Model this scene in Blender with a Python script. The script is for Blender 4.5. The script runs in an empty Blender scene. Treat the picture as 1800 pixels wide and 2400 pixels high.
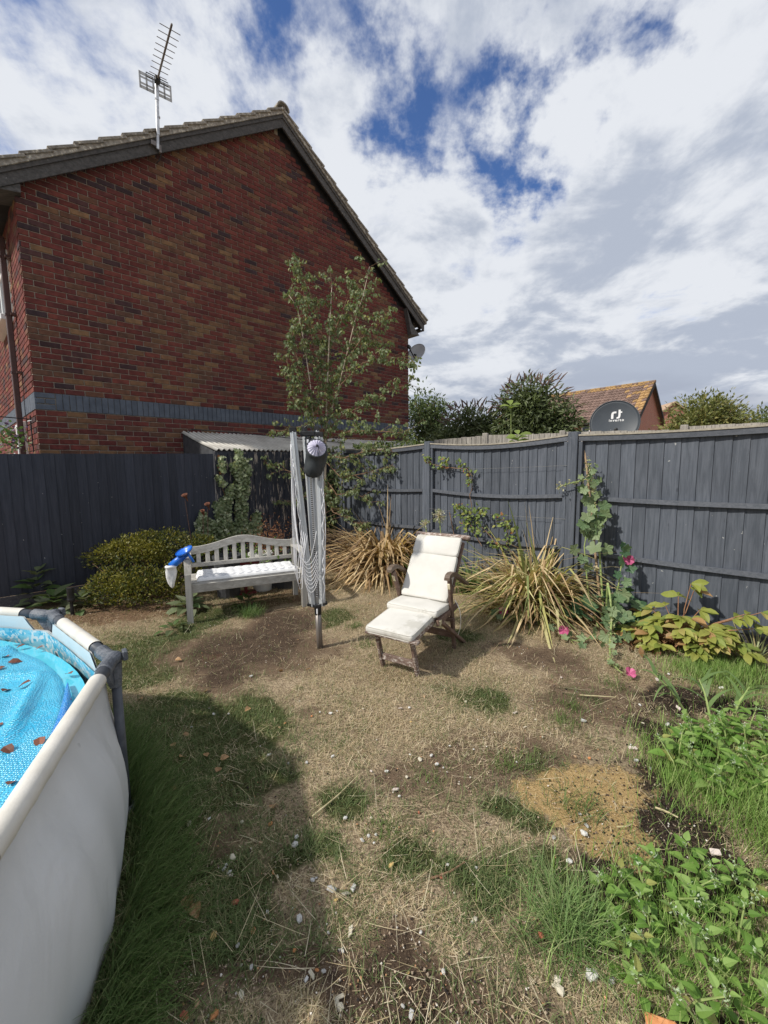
import bpy, bmesh, math, random
import numpy as np
from mathutils import Vector, Matrix

random.seed(7)
rng = np.random.default_rng(11)
SC = bpy.context.scene
COL = SC.collection

# ------------------------------------------------------------------ camera
cam_data = bpy.data.cameras.new('camera')
cam_data.sensor_fit = 'HORIZONTAL'
cam_data.sensor_width = 36.0
cam_data.lens = 36.0 * 975.0 / 1800.0
cam_data.clip_start = 0.05
cam_data.clip_end = 2000.0
cam = bpy.data.objects.new('camera', cam_data)
COL.objects.link(cam)
_p, _r = math.radians(6.2), math.radians(0.6)
_B = Matrix(((1, 0, 0), (0, -math.sin(_p), math.cos(_p)), (0, -math.cos(_p), -math.sin(_p))))
_R = _B @ Matrix(((math.cos(_r), -math.sin(_r), 0), (math.sin(_r), math.cos(_r), 0), (0, 0, 1)))
cam.matrix_world = Matrix(((_R[0][0], -_R[0][1], -_R[0][2], 0.0),
                           (_R[1][0], -_R[1][1], -_R[1][2], 0.0),
                           (_R[2][0], -_R[2][1], -_R[2][2], 1.55),
                           (0, 0, 0, 1)))
SC.camera = cam

# ------------------------------------------------------------------ sun and exposure
SUN_AZ, SUN_EL = math.radians(245.0), math.radians(44.0)
sun_data = bpy.data.lights.new('sun', 'SUN')
sun_data.energy = 3.7
sun_data.angle = math.radians(2.2)
sun_data.color = (1.0, 0.95, 0.86)
sun = bpy.data.objects.new('sun', sun_data)
COL.objects.link(sun)
_l = Vector((-math.sin(SUN_AZ) * math.cos(SUN_EL), -math.cos(SUN_AZ) * math.cos(SUN_EL), -math.sin(SUN_EL)))
sun.rotation_euler = _l.to_track_quat('-Z', 'Y').to_euler()
sun.location = (-20, -10, 20)
SC.view_settings.view_transform = 'Standard'
SC.view_settings.look = 'None'
SC.view_settings.exposure = 0.2
SC.view_settings.gamma = 1.0
SC.view_settings.use_curve_mapping = False
SC.render.engine = 'CYCLES'
SC.cycles.max_bounces = 6
SC.cycles.diffuse_bounces = 3
SC.cycles.glossy_bounces = 3
SC.cycles.transmission_bounces = 4
SC.cycles.transparent_max_bounces = 6

# ------------------------------------------------------------------ node helpers
def nd(nt, typ, ins=None, **props):
    n = nt.nodes.new(typ)
    for k, v in props.items():
        setattr(n, k, v)
    if ins:
        for k, v in ins.items():
            s = n.inputs[k]
            if isinstance(v, bpy.types.NodeSocket):
                nt.links.new(v, s)
            else:
                s.default_value = v
    return n

def math_n(nt, op, a, b=0.0, clamp=False):
    n = nd(nt, 'ShaderNodeMath', {0: a, 1: b}, operation=op, use_clamp=clamp)
    return n.outputs[0]

def vmath(nt, op, a, b=None):
    ins = {0: a}
    if b is not None:
        ins[1] = b
    n = nd(nt, 'ShaderNodeVectorMath', ins, operation=op)
    return n.outputs[1] if op in ('DISTANCE', 'DOT_PRODUCT', 'LENGTH') else n.outputs[0]

def ramp(nt, fac, lo, hi, smooth=True):
    n = nd(nt, 'ShaderNodeMapRange', {'Value': fac, 'From Min': lo, 'From Max': hi, 'To Min': 0.0, 'To Max': 1.0},
           interpolation_type='SMOOTHSTEP' if smooth else 'LINEAR', clamp=True)
    return n.outputs[0]

def mixc(nt, fac, a, b, blend='MIX'):
    n = nt.nodes.new('ShaderNodeMix')
    n.data_type = 'RGBA'
    n.blend_type = blend
    for idx, v in ((0, fac), (6, a), (7, b)):
        if isinstance(v, bpy.types.NodeSocket):
            nt.links.new(v, n.inputs[idx])
        else:
            if idx and len(v) == 3:
                v = (*v, 1.0)
            n.inputs[idx].default_value = v
    return n.outputs[2]

# ------------------------------------------------------------------ world: sky with broken cloud
world = bpy.data.worlds.new('World')
SC.world = world
world.use_nodes = True
wt = world.node_tree
wt.nodes.clear()
w_out = nd(wt, 'ShaderNodeOutputWorld')
w_bg = nd(wt, 'ShaderNodeBackground')
w_bg.inputs['Strength'].default_value = 0.10
wt.links.new(w_bg.outputs[0], w_out.inputs[0])
w_sky = nd(wt, 'ShaderNodeTexSky', sky_type='NISHITA')
w_sky.sun_disc = False
w_sky.sun_elevation = SUN_EL
w_sky.sun_rotation = SUN_AZ
w_sky.air_density = 1.0
w_sky.dust_density = 0.3
w_sky.ozone_density = 2.5
w_tc = nd(wt, 'ShaderNodeTexCoord')
w_dir = w_tc.outputs['Generated']
w_sep = nd(wt, 'ShaderNodeSeparateXYZ', {0: w_dir})
w_h = math_n(wt, 'MAXIMUM', w_sep.outputs[2], 0.0)
w_den = math_n(wt, 'ADD', w_h, 0.22)
w_px = math_n(wt, 'DIVIDE', w_sep.outputs[0], w_den)
w_py = math_n(wt, 'DIVIDE', w_sep.outputs[1], w_den)
w_pl = nd(wt, 'ShaderNodeCombineXYZ', {0: w_px, 1: w_py, 2: 0.0}).outputs[0]
# high wispy layer, drawn out along one wind direction
w_rot = nd(wt, 'ShaderNodeMapping', {'Vector': w_pl, 'Rotation': (0, 0, math.radians(-38)), 'Scale': (1.0, 0.6, 1.0)}).outputs[0]
w_wisp = nd(wt, 'ShaderNodeTexNoise', {'Vector': w_rot, 'Scale': 2.4, 'Detail': 9.0, 'Roughness': 0.62, 'Distortion': 0.5}).outputs[0]
# cumulus layer
w_cum = nd(wt, 'ShaderNodeTexNoise', {'Vector': w_pl, 'Scale': 2.2, 'Detail': 11.0, 'Roughness': 0.61, 'Distortion': 0.2}).outputs[0]
w_shade = nd(wt, 'ShaderNodeTexNoise', {'Vector': vmath(wt, 'ADD', w_pl, (0.12, -0.10, 3.3)), 'Scale': 3.2, 'Detail': 8.0, 'Roughness': 0.58, 'Distortion': 0.3}).outputs[0]
# openings in the cloud
HOLES = [(-0.113, 0.703, 0.702, 0.2, 0.19), (0.008, 0.728, 0.685, 0.15, 0.11), (0.036, 0.771, 0.636, 0.12, 0.075), (0.104, 0.797, 0.595, 0.13, 0.09), (0.233, 0.799, 0.555, 0.16, 0.21), (0.222, 0.769, 0.6, 0.12, 0.03), (0.13, 0.741, 0.659, 0.12, 0.06), (-0.174, 0.753, 0.635, 0.16, 0.03), (-0.345, 0.676, 0.651, 0.3, 0.05), (-0.5, 0.666, 0.554, 0.3, 0.065), (-0.288, 0.753, 0.592, 0.2, 0.03), (0.382, 0.742, 0.552, 0.09, 0.12), (0.308, 0.814, 0.493, 0.09, 0.1), (0.364, 0.812, 0.456, 0.08, 0.06)]
w_warp = nd(wt, 'ShaderNodeTexNoise', {'Vector': w_dir, 'Scale': 5.5, 'Detail': 6.0, 'Roughness': 0.62}).outputs[1]
w_wdir = vmath(wt, 'ADD', vmath(wt, 'NORMALIZE', w_dir), vmath(wt, 'MULTIPLY', vmath(wt, 'SUBTRACT', w_warp, (0.5, 0.5, 0.5)), (0.42, 0.42, 0.42)))
hole = None
for (dx, dy, dz, rad, amt) in HOLES:
    dist = vmath(wt, 'DISTANCE', w_wdir, (dx, dy, dz))
    f = math_n(wt, 'MULTIPLY', math_n(wt, 'SUBTRACT', 1.0, ramp(wt, dist, 0.0, rad)), amt)
    hole = f if hole is None else math_n(wt, 'ADD', hole, f)
w_c1 = math_n(wt, 'ADD', math_n(wt, 'MULTIPLY', w_cum, 0.85), math_n(wt, 'MULTIPLY', w_wisp, 0.45))
w_c2 = math_n(wt, 'SUBTRACT', w_c1, hole)
# more closed towards the horizon
w_c3 = math_n(wt, 'ADD', w_c2, math_n(wt, 'MULTIPLY', math_n(wt, 'SUBTRACT', 1.0, ramp(wt, w_h, 0.0, 0.45)), 0.16))
w_cover = ramp(wt, w_c3, 0.42, 0.60)
# cloud brightness: white tops, blue grey undersides
w_b0 = math_n(wt, 'SUBTRACT', math_n(wt, 'ADD', w_shade, 0.12), math_n(wt, 'MULTIPLY', math_n(wt, 'SUBTRACT', w_c3, 0.60), 0.75))
w_b1 = ramp(wt, w_b0, 0.43, 0.66)
w_low = math_n(wt, 'SUBTRACT', 1.0, ramp(wt, w_h, 0.03, 0.26))
w_ccol = mixc(wt, w_b1, (4.0, 4.45, 5.35), (6.9, 7.15, 7.6))
w_band = nd(wt, 'ShaderNodeTexNoise', {'Vector': nd(wt, 'ShaderNodeMapping', {'Vector': w_dir, 'Scale': (1.6, 1.6, 5.0)}).outputs[0], 'Scale': 2.4, 'Detail': 5.0, 'Roughness': 0.5, 'Distortion': 0.2}).outputs[0]
w_bandf = math_n(wt, 'MULTIPLY', ramp(wt, w_band, 0.40, 0.60), w_low)
w_ccol = mixc(wt, w_bandf, w_ccol, (3.1, 3.45, 4.3))
w_blue = mixc(wt, 1.0, w_sky.outputs[0], (0.70, 0.87, 1.18, 1.0), 'MULTIPLY')
w_col = mixc(wt, w_cover, w_blue, w_ccol)
wt.links.new(w_col, w_bg.inputs['Color'])
# ------------------------------------------------------------------ mesh helpers
ROOT = {}

def np_mesh(name, V, F, C=None, mi=None, smooth=False):
    """V (n,3), F list of (m,k) index arrays, C (n,3) colours per vertex."""
    V = np.asarray(V, dtype=np.float32).reshape(-1, 3)
    me = bpy.data.meshes.new(name)
    if not isinstance(F, (list, tuple)):
        F = [F]
    F = [np.asarray(f, dtype=np.int32) for f in F if len(f)]
    me.vertices.add(len(V))
    me.vertices.foreach_set('co', V.ravel())
    nl = sum(f.size for f in F)
    npoly = sum(len(f) for f in F)
    me.loops.add(nl)
    me.polygons.add(npoly)
    me.loops.foreach_set('vertex_index', np.concatenate([f.ravel() for f in F]))
    starts, o = [], 0
    for f in F:
        k = f.shape[1]
        starts.append(np.arange(len(f)) * k + o)
        o += f.size
    me.polygons.foreach_set('loop_start', np.concatenate(starts).astype(np.int32))
    if mi is not None:
        me.polygons.foreach_set('material_index', np.asarray(mi, dtype=np.int32))
    me.update(calc_edges=True)
    me.polygons.foreach_set('use_smooth', np.full(npoly, bool(smooth), dtype=bool))
    if C is not None:
        C = np.asarray(C, dtype=np.float32)
        if C.ndim == 1:
            C = np.tile(C, (len(V), 1))
        a = me.attributes.new('Col', 'FLOAT_COLOR', 'POINT')
        a.data.foreach_set('color', np.hstack([C[:, :3], np.ones((len(C), 1), dtype=np.float32)]).ravel())
    return me

class MB:
    """collects boxes, tubes and prisms in world or local space; obj() links them as ONE mesh object"""
    def __init__(self):
        self.V, self.F, self.C, self.S = [], {}, [], []
        self.n = 0
    def add(self, V, F, c=(1, 1, 1)):
        V = np.asarray(V, dtype=float).reshape(-1, 3)
        for f in F:
            self.F.setdefault(len(f), []).append([i + self.n for i in f])
        self.V.append(V)
        c = np.asarray(c, dtype=float)
        self.C.append(np.tile(c, (len(V), 1)) if c.ndim == 1 else c)
        self.n += len(V)
        return self
    def box(self, c, ax, ay, az, s=(1, 1, 1)):
        """box centred on c with half-axis vectors ax, ay, az"""
        c, ax, ay, az = (np.asarray(q, dtype=float) for q in (c, ax, ay, az))
        V = [c + i * ax + j * ay + k * az for k in (-1, 1) for j in (-1, 1) for i in (-1, 1)]
        F = [(0, 2, 3, 1), (4, 5, 7, 6), (0, 1, 5, 4), (2, 6, 7, 3), (0, 4, 6, 2), (1, 3, 7, 5)]
        return self.add(V, F, s)
    def cbox(self, c, ax, ay, az, ch=0.15, s=(1, 1, 1)):
        """box with chamfered edges (ch in metres)"""
        c = np.asarray(c, float)
        L = [np.linalg.norm(q) for q in (ax, ay, az)]
        U = [np.asarray(q, float) / l for q, l in zip((ax, ay, az), L)]
        V, idx = [], {}
        def vid(sx, sy, sz, d):
            k = (sx, sy, sz, d)
            if k not in idx:
                q = [L[0] - (0 if d == 0 else ch), L[1] - (0 if d == 1 else ch), L[2] - (0 if d == 2 else ch)]
                idx[k] = len(V)
                V.append(c + sx * q[0] * U[0] + sy * q[1] * U[1] + sz * q[2] * U[2])
            return idx[k]
        F = []
        for d in range(3):
            for s_ in (-1, 1):
                o = [(-1, -1), (1, -1), (1, 1), (-1, 1)]
                f = []
                for a, b in o:
                    t = [a, b]
                    t.insert(d, s_)
                    f.append(vid(*t, d))
                F.append(f)
        for d in range(3):       # edges along axis d
            e1, e2 = [q for q in range(3) if q != d]
            for a in (-1, 1):
                for b in (-1, 1):
                    f = []
                    for (w, dd) in ((-1, e1), (-1, e2), (1, e2), (1, e1)):
                        t = [0, 0, 0]
                        t[d], t[e1], t[e2] = w, a, b
                        f.append(vid(*t, dd))
                    F.append(f)
        for sx in (-1, 1):
            for sy in (-1, 1):
                for sz in (-1, 1):
                    F.append([vid(sx, sy, sz, 0), vid(sx, sy, sz, 1), vid(sx, sy, sz, 2)])
        return self.add(V, F, s)
    def beam(self, p, q, w, h, up=(0, 0, 1), ch=0.004, s=(1, 1, 1)):
        p, q = np.asarray(p, float), np.asarray(q, float)
        d = q - p
        L = np.linalg.norm(d)
        d = d / L
        side = np.cross(d, up)
        side = side / np.linalg.norm(side)
        u = np.cross(side, d)
        return self.cbox((p + q) / 2, d * L / 2, side * w / 2, u * h / 2, min(ch, w * .3, h * .3), s)
    def tube(self, pts, r, n=8, cap=True, s=(1, 1, 1)):
        pts = [np.asarray(q, float) for q in pts]
        if not hasattr(r, '__len__'):
            r = [r] * len(pts)
        V, F = [], []
        prev = None
        for i, q in enumerate(pts):
            a = pts[max(i - 1, 0)]
            b = pts[min(i + 1, len(pts) - 1)]
            d = b - a
            d = d / (np.linalg.norm(d) + 1e-12)
            if prev is None:
                x = np.cross(d, (0.31, 0.17, 0.93))
            else:
                x = prev - d * np.dot(prev, d)
            x = x / (np.linalg.norm(x) + 1e-12)
            prev = x
            y = np.cross(d, x)
            for k in range(n):
                t = 2 * math.pi * k / n
                V.append(q + r[i] * (math.cos(t) * x + math.sin(t) * y))
        for i in range(len(pts) - 1):
            for k in range(n):
                k2 = (k + 1) % n
                F.append((i * n + k, i * n + k2, (i + 1) * n + k2, (i + 1) * n + k))
        if cap:
            F.append(tuple(reversed(range(n))))
            F.append(tuple((len(pts) - 1) * n + k for k in range(n)))
        return self.add(V, F, s)
    def prism(self, poly, ex, ey, ez, o, h0, h1, s=(1, 1, 1)):
        """polygon (x,y) in the frame ex,ey at o, extruded along ez from h0 to h1"""
        o, ex, ey, ez = (np.asarray(q, float) for q in (o, ex, ey, ez))
        n = len(poly)
        V = [o + x * ex + y * ey + h0 * ez for x, y in poly] + [o + x * ex + y * ey + h1 * ez for x, y in poly]
        F = [tuple(reversed(range(n))), tuple(range(n, 2 * n))]
        F += [(i, (i + 1) % n, n + (i + 1) % n, n + i) for i in range(n)]
        return self.add(V, F, s)
    def lathe(self, prof, c, ax=(0, 0, 1), n=20, s=(1, 1, 1), cap=False):
        """profile [(r,h)] turned round ax through c"""
        ax = np.asarray(ax, float)
        ax = ax / np.linalg.norm(ax)
        x = np.cross(ax, (0.2, 0.9, 0.11))
        x /= np.linalg.norm(x)
        y = np.cross(ax, x)
        V, F = [], []
        for r, h in prof:
            for k in range(n):
                t = 2 * math.pi * k / n
                V.append(np.asarray(c) + ax * h + r * (math.cos(t) * x + math.sin(t) * y))
        for i in range(len(prof) - 1):
            for k in range(n):
                F.append((i * n + k, i * n + (k + 1) % n, (i + 1) * n + (k + 1) % n, (i + 1) * n + k))
        if cap:
            F.append(tuple(reversed(range(n))))
            F.append(tuple((len(prof) - 1) * n + k for k in range(n)))
        return self.add(V, F, s)
    def grid(self, P, s=(1, 1, 1), closed=False):
        """P (a,b,3) grid of points"""
        P = np.asarray(P, float)
        a, b = P.shape[:2]
        F = []
        for i in range(a - 1):
            for j in range(b if closed else b - 1):
                j2 = (j + 1) % b
                F.append((i * b + j, i * b + j2, (i + 1) * b + j2, (i + 1) * b + j))
        return self.add(P.reshape(-1, 3), F, s)
    def mesh(self, name, off=(0, 0, 0), smooth=False):
        V = np.concatenate(self.V) - np.asarray(off)
        return np_mesh(name, V, [np.array(f) for f in self.F.values()], np.concatenate(self.C), smooth=smooth)
    def obj(self, name, mat, parent=None, smooth=False, **tags):
        return put(name, np.concatenate(self.V), [np.array(f) for f in self.F.values()], np.concatenate(self.C), mat, parent, smooth, **tags)

def put(name, V, F, C, mat, parent=None, smooth=False, org=None, **tags):
    """link world-space geometry as one object; origin at its base, or at its parent's origin"""
    V = np.asarray(V, dtype=float).reshape(-1, 3)
    if parent is not None:
        off = ROOT[parent.name]
    elif org is not None:
        off = np.asarray(org, float)
    else:
        off = np.array([(V[:, 0].min() + V[:, 0].max()) / 2, (V[:, 1].min() + V[:, 1].max()) / 2, V[:, 2].min()])
    me = np_mesh(name, V - off, F, C, smooth=smooth)
    return link(name, me, mat, parent, None if parent is not None else off, **tags)

def link(name, me, mat=None, parent=None, loc=None, **tags):
    o = bpy.data.objects.new(name, me)
    COL.objects.link(o)
    if mat is not None and me is not None and len(me.materials) == 0:
        for m in (mat if isinstance(mat, (list, tuple)) else [mat]):
            me.materials.append(m)
    if parent is not None:
        o.parent = parent
        ROOT[o.name] = ROOT[parent.name]
    else:
        o.location = loc if loc is not None else (0, 0, 0)
        ROOT[o.name] = np.asarray(o.location, float)
    for k, v in tags.items():
        if v is not None:
            o[k] = v
    return o

def thing(name, label, cat, loc, group=None, rotz=0.0):
    o = bpy.data.objects.new(name, None)
    o.empty_display_size = 0.1
    COL.objects.link(o)
    o.location = loc
    o.rotation_euler = (0, 0, rotz)
    ROOT[o.name] = np.asarray(loc, float)
    o['label'] = label
    o['category'] = cat
    if group:
        o['group'] = group
    return o

def child(name, me, parent, M):
    """shared mesh under a parent at a local matrix"""
    o = bpy.data.objects.new(name, me)
    COL.objects.link(o)
    o.parent = parent
    o.matrix_basis = M
    return o

# ------------------------------------------------------------------ foliage helpers
def leaf_tpl(rows, fold=0.12, curl=0.25):
    """rows [(y, halfwidth)] from base to tip along +Y, unit length"""
    V, F = [], []
    for y, w in rows:
        z = -curl * y * y
        if w <= 0:
            V.append((0, y, z))
        else:
            V += [(-w, y, z + fold * w), (0, y, z), (w, y, z + fold * w)]
    idx, i = [], 0
    for y, w in rows:
        if w <= 0:
            idx.append((i, i, i)); i += 1
        else:
            idx.append((i, i + 1, i + 2)); i += 3
    for a, b in zip(idx[:-1], idx[1:]):
        for s in (0, 1):
            q = [a[s], a[s + 1], b[s + 1], b[s]]
            u = []
            for t in q:
                if t not in u:
                    u.append(t)
            F.append(u)
    tris = []
    for f in F:
        tris += [f] if len(f) == 3 else [[f[0], f[1], f[2]], [f[0], f[2], f[3]]]
    return np.array(V, float), np.array(tris)

LEAF = leaf_tpl([(0, 0), (0.28, 0.30), (0.62, 0.27), (1, 0)], 0.25, 0.22)
LEAF_S = leaf_tpl([(0, 0), (0.45, 0.27), (1, 0)], 0.3, 0.15)
LEAF_N = leaf_tpl([(0, 0.02), (0.35, 0.13), (0.7, 0.12), (1, 0)], 0.4, 0.35)
LEAF_B = leaf_tpl([(0, 0), (0.12, 0.20), (0.32, 0.37), (0.6, 0.30), (0.85, 0.12), (1, 0)], 0.25, 0.25)
LEAF_W = leaf_tpl([(0, 0.02), (0.16, 0.27), (0.30, 0.32), (0.42, 0.29), (0.55, 0.25), (0.78, 0.13), (1, 0)], 0.3, 0.3)
LEAF_P = leaf_tpl([(0, 0.01), (0.25, 0.15), (0.55, 0.22), (0.8, 0.15), (1, 0)], 0.35, 0.35)

def lobed_tpl(nl=5, depth=0.20, cup=0.18, n=20, notch=True):
    V = [(0, 0.12, 0)]
    for k in range(n):
        t = 2 * math.pi * k / n
        r = 0.5 * (1 + depth * math.cos(nl * t))
        if notch and abs(t - math.pi) < 0.25:
            r *= 0.45
        V.append((r * math.sin(t), 0.12 + r * math.cos(t) + 0.38, cup * r * r * 2 * (1 if k % 2 else 0.55)))
    V[0] = (0, 0.42, 0)
    F = [(0, 1 + (k + 1) % n, 1 + k) for k in range(n)]
    return np.array(V, float), np.array(F)

LOBED = lobed_tpl()
IVYLEAF = lobed_tpl(5, 0.26, 0.15, 10, True)

def frames(d, nrm):
    """rotation matrices (N,3,3) with columns x,y=d,z~nrm"""
    d = d / (np.linalg.norm(d, axis=1, keepdims=True) + 1e-9)
    z = nrm - d * np.sum(nrm * d, axis=1, keepdims=True)
    z = z / (np.linalg.norm(z, axis=1, keepdims=True) + 1e-9)
    x = np.cross(d, z)
    return np.stack([x, d, z], axis=2)

def instances(tpl, pos, d, nrm, length, width=None, col=None):
    """copies of a leaf template as one big vertex/face array"""
    V0, F0 = tpl
    N = len(pos)
    length = np.broadcast_to(length, (N,))
    width = length if width is None else np.broadcast_to(width, (N,))
    R = frames(np.asarray(d, float), np.asarray(nrm, float))
    S = np.stack([width, length, length], axis=1)
    L = V0[None, :, :] * S[:, None, :]
    V = np.einsum('nij,nkj->nki', R, L) + np.asarray(pos)[:, None, :]
    F = F0[None, :, :] + (np.arange(N) * len(V0))[:, None, None]
    C = None
    if col is not None:
        C = np.repeat(np.asarray(col, float), len(V0), axis=0)
    return V.reshape(-1, 3), F.reshape(-1, 3), C

def blades(base, az, tilt, bend, length, width, col, seg=3, tipw=0.1, twist=None, col2=None, kink=None):
    """grass or strap leaves: strips that start at `tilt` from vertical and bend over by `bend` radians"""
    N = len(base)
    base = np.asarray(base, float)
    az, tilt, bend, length, width = (np.broadcast_to(np.asarray(q, float), (N,)) for q in (az, tilt, bend, length, width))
    hd = np.stack([np.sin(az), np.cos(az), np.zeros(N)], 1)
    sd = np.stack([np.cos(az), -np.sin(az), np.zeros(N)], 1)
    P = base.copy()
    rows = []
    for i in range(seg + 1):
        f = i / seg
        w = width * ((1 - f) ** 0.7 * (1 - tipw) + tipw) * 0.5
        if i == 0:
            w = w * 0.7
        rows.append((P - sd * w[:, None], P + sd * w[:, None]))
        a = tilt + bend * (f + 0.5 / seg)
        if kink is not None:
            a = a + np.where(f >= kink[0], kink[1], 0.0)
        step = (hd * np.sin(a)[:, None] + np.array([0, 0, 1.0]) * np.cos(a)[:, None]) * (length / seg)[:, None]
        P = P + step
        P[:, 2] = np.maximum(P[:, 2], 0.004)
    V = np.stack([q for r in rows for q in r], axis=1)       # N, 2(seg+1), 3
    k = 2 * (seg + 1)
    tpl = np.array([(2 * i, 2 * i + 1, 2 * i + 3, 2 * i + 2) for i in range(seg)])
    F = tpl[None] + (np.arange(N) * k)[:, None, None]
    C = np.repeat(np.asarray(col, float)[:, None, :], k, axis=1)
    if col2 is not None:
        f = np.repeat(np.arange(seg + 1) / seg, 2)[None, :, None]
        C = C * (1 - f) + np.asarray(col2, float)[:, None, :] * f
    return V.reshape(-1, 3), F.reshape(-1, 4), C.reshape(-1, 3)

def pip(x, y, poly):
    """points in polygon"""
    inside = np.zeros(len(x), bool)
    n = len(poly)
    j = n - 1
    for i in range(n):
        xi, yi = poly[i]
        xj, yj = poly[j]
        c = ((yi > y) != (yj > y)) & (x < (xj - xi) * (y - yi) / (yj - yi + 1e-12) + xi)
        inside ^= c
        j = i
    return inside

def in_poly(poly, n):
    P = np.array(poly)
    lo, hi = P.min(0), P.max(0)
    out = np.zeros((0, 2))
    while len(out) < n:
        q = lo + rng.random((n * 3, 2)) * (hi - lo)
        out = np.vstack([out, q[pip(q[:, 0], q[:, 1], poly)]])
    return out[:n]

def poly_area(poly):
    P = np.array(poly)
    x, y = P[:, 0], P[:, 1]
    return 0.5 * abs(np.dot(x, np.roll(y, 1)) - np.dot(y, np.roll(x, 1)))

def vnoise(x, y, s=1.0, seed=0):
    """cheap smooth value noise in numpy, 0..1"""
    x = np.asarray(x, float) * s + seed * 17.31
    y = np.asarray(y, float) * s + seed * 9.77
    xi, yi = np.floor(x).astype(int), np.floor(y).astype(int)
    fx, fy = x - xi, y - yi
    fx, fy = fx * fx * (3 - 2 * fx), fy * fy * (3 - 2 * fy)
    def h(a, b):
        t = np.sin(a * 127.1 + b * 311.7 + seed * 74.7) * 43758.5453
        return t - np.floor(t)
    return (h(xi, yi) * (1 - fx) + h(xi + 1, yi) * fx) * (1 - fy) + (h(xi, yi + 1) * (1 - fx) + h(xi + 1, yi + 1) * fx) * fy

def rbox(sx, sy, sz, r, n=6, fn=None):
    """rounded box grid (half sizes); fn(V) may displace"""
    V, F = [], []
    faces = [(0, 1, 2, 1), (0, 1, 2, -1), (1, 2, 0, 1), (1, 2, 0, -1), (2, 0, 1, 1), (2, 0, 1, -1)]
    h = (sx, sy, sz)
    g = np.array([-1, -0.93, -0.8] + list(np.linspace(-0.6, 0.6, n)) + [0.8, 0.93, 1])
    m = len(g)
    base = 0
    for a, b, c, s in faces:
        P = np.zeros((m, m, 3))
        ga = np.sign(g) * np.where(np.abs(g) > 0.79, 1, 0)
        def spread(H):
            q = []
            for t in g:
                if abs(t) <= 0.61:
                    q.append(t / 0.6 * (H - r))
                elif abs(t) < 0.85:
                    q.append(np.sign(t) * (H - r * 0.55))
                elif abs(t) < 0.95:
                    q.append(np.sign(t) * (H - r * 0.2))
                else:
                    q.append(np.sign(t) * H)
            return np.array(q)
        P[:, :, a] = spread(h[a])[:, None]
        P[:, :, b] = spread(h[b])[None, :]
        P[:, :, c] = s * h[c]
        inner = np.stack([np.clip(P[:, :, k], -(h[k] - r), h[k] - r) for k in range(3)], 2)
        d = P - inner
        L = np.linalg.norm(d, axis=2, keepdims=True)
        P = inner + d / np.maximum(L, 1e-9) * r
        V.append(P.reshape(-1, 3))
        for i in range(m - 1):
            for j in range(m - 1):
                q = (base + i * m + j, base + (i + 1) * m + j, base + (i + 1) * m + j + 1, base + i * m + j + 1)
                F.append(q if s > 0 else q[::-1])
        base += m * m
    V = np.concatenate(V)
    key = np.round(V / 1e-5).astype(np.int64)
    _, first, inv = np.unique(key, axis=0, return_index=True, return_inverse=True)
    inv = np.asarray(inv).ravel()
    V = V[first]
    F = [tuple(int(inv[i]) for i in f) for f in F]
    F = [f for f in F if len(set(f)) == 4]
    if fn is not None:
        V = fn(V)
    return V, F

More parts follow.
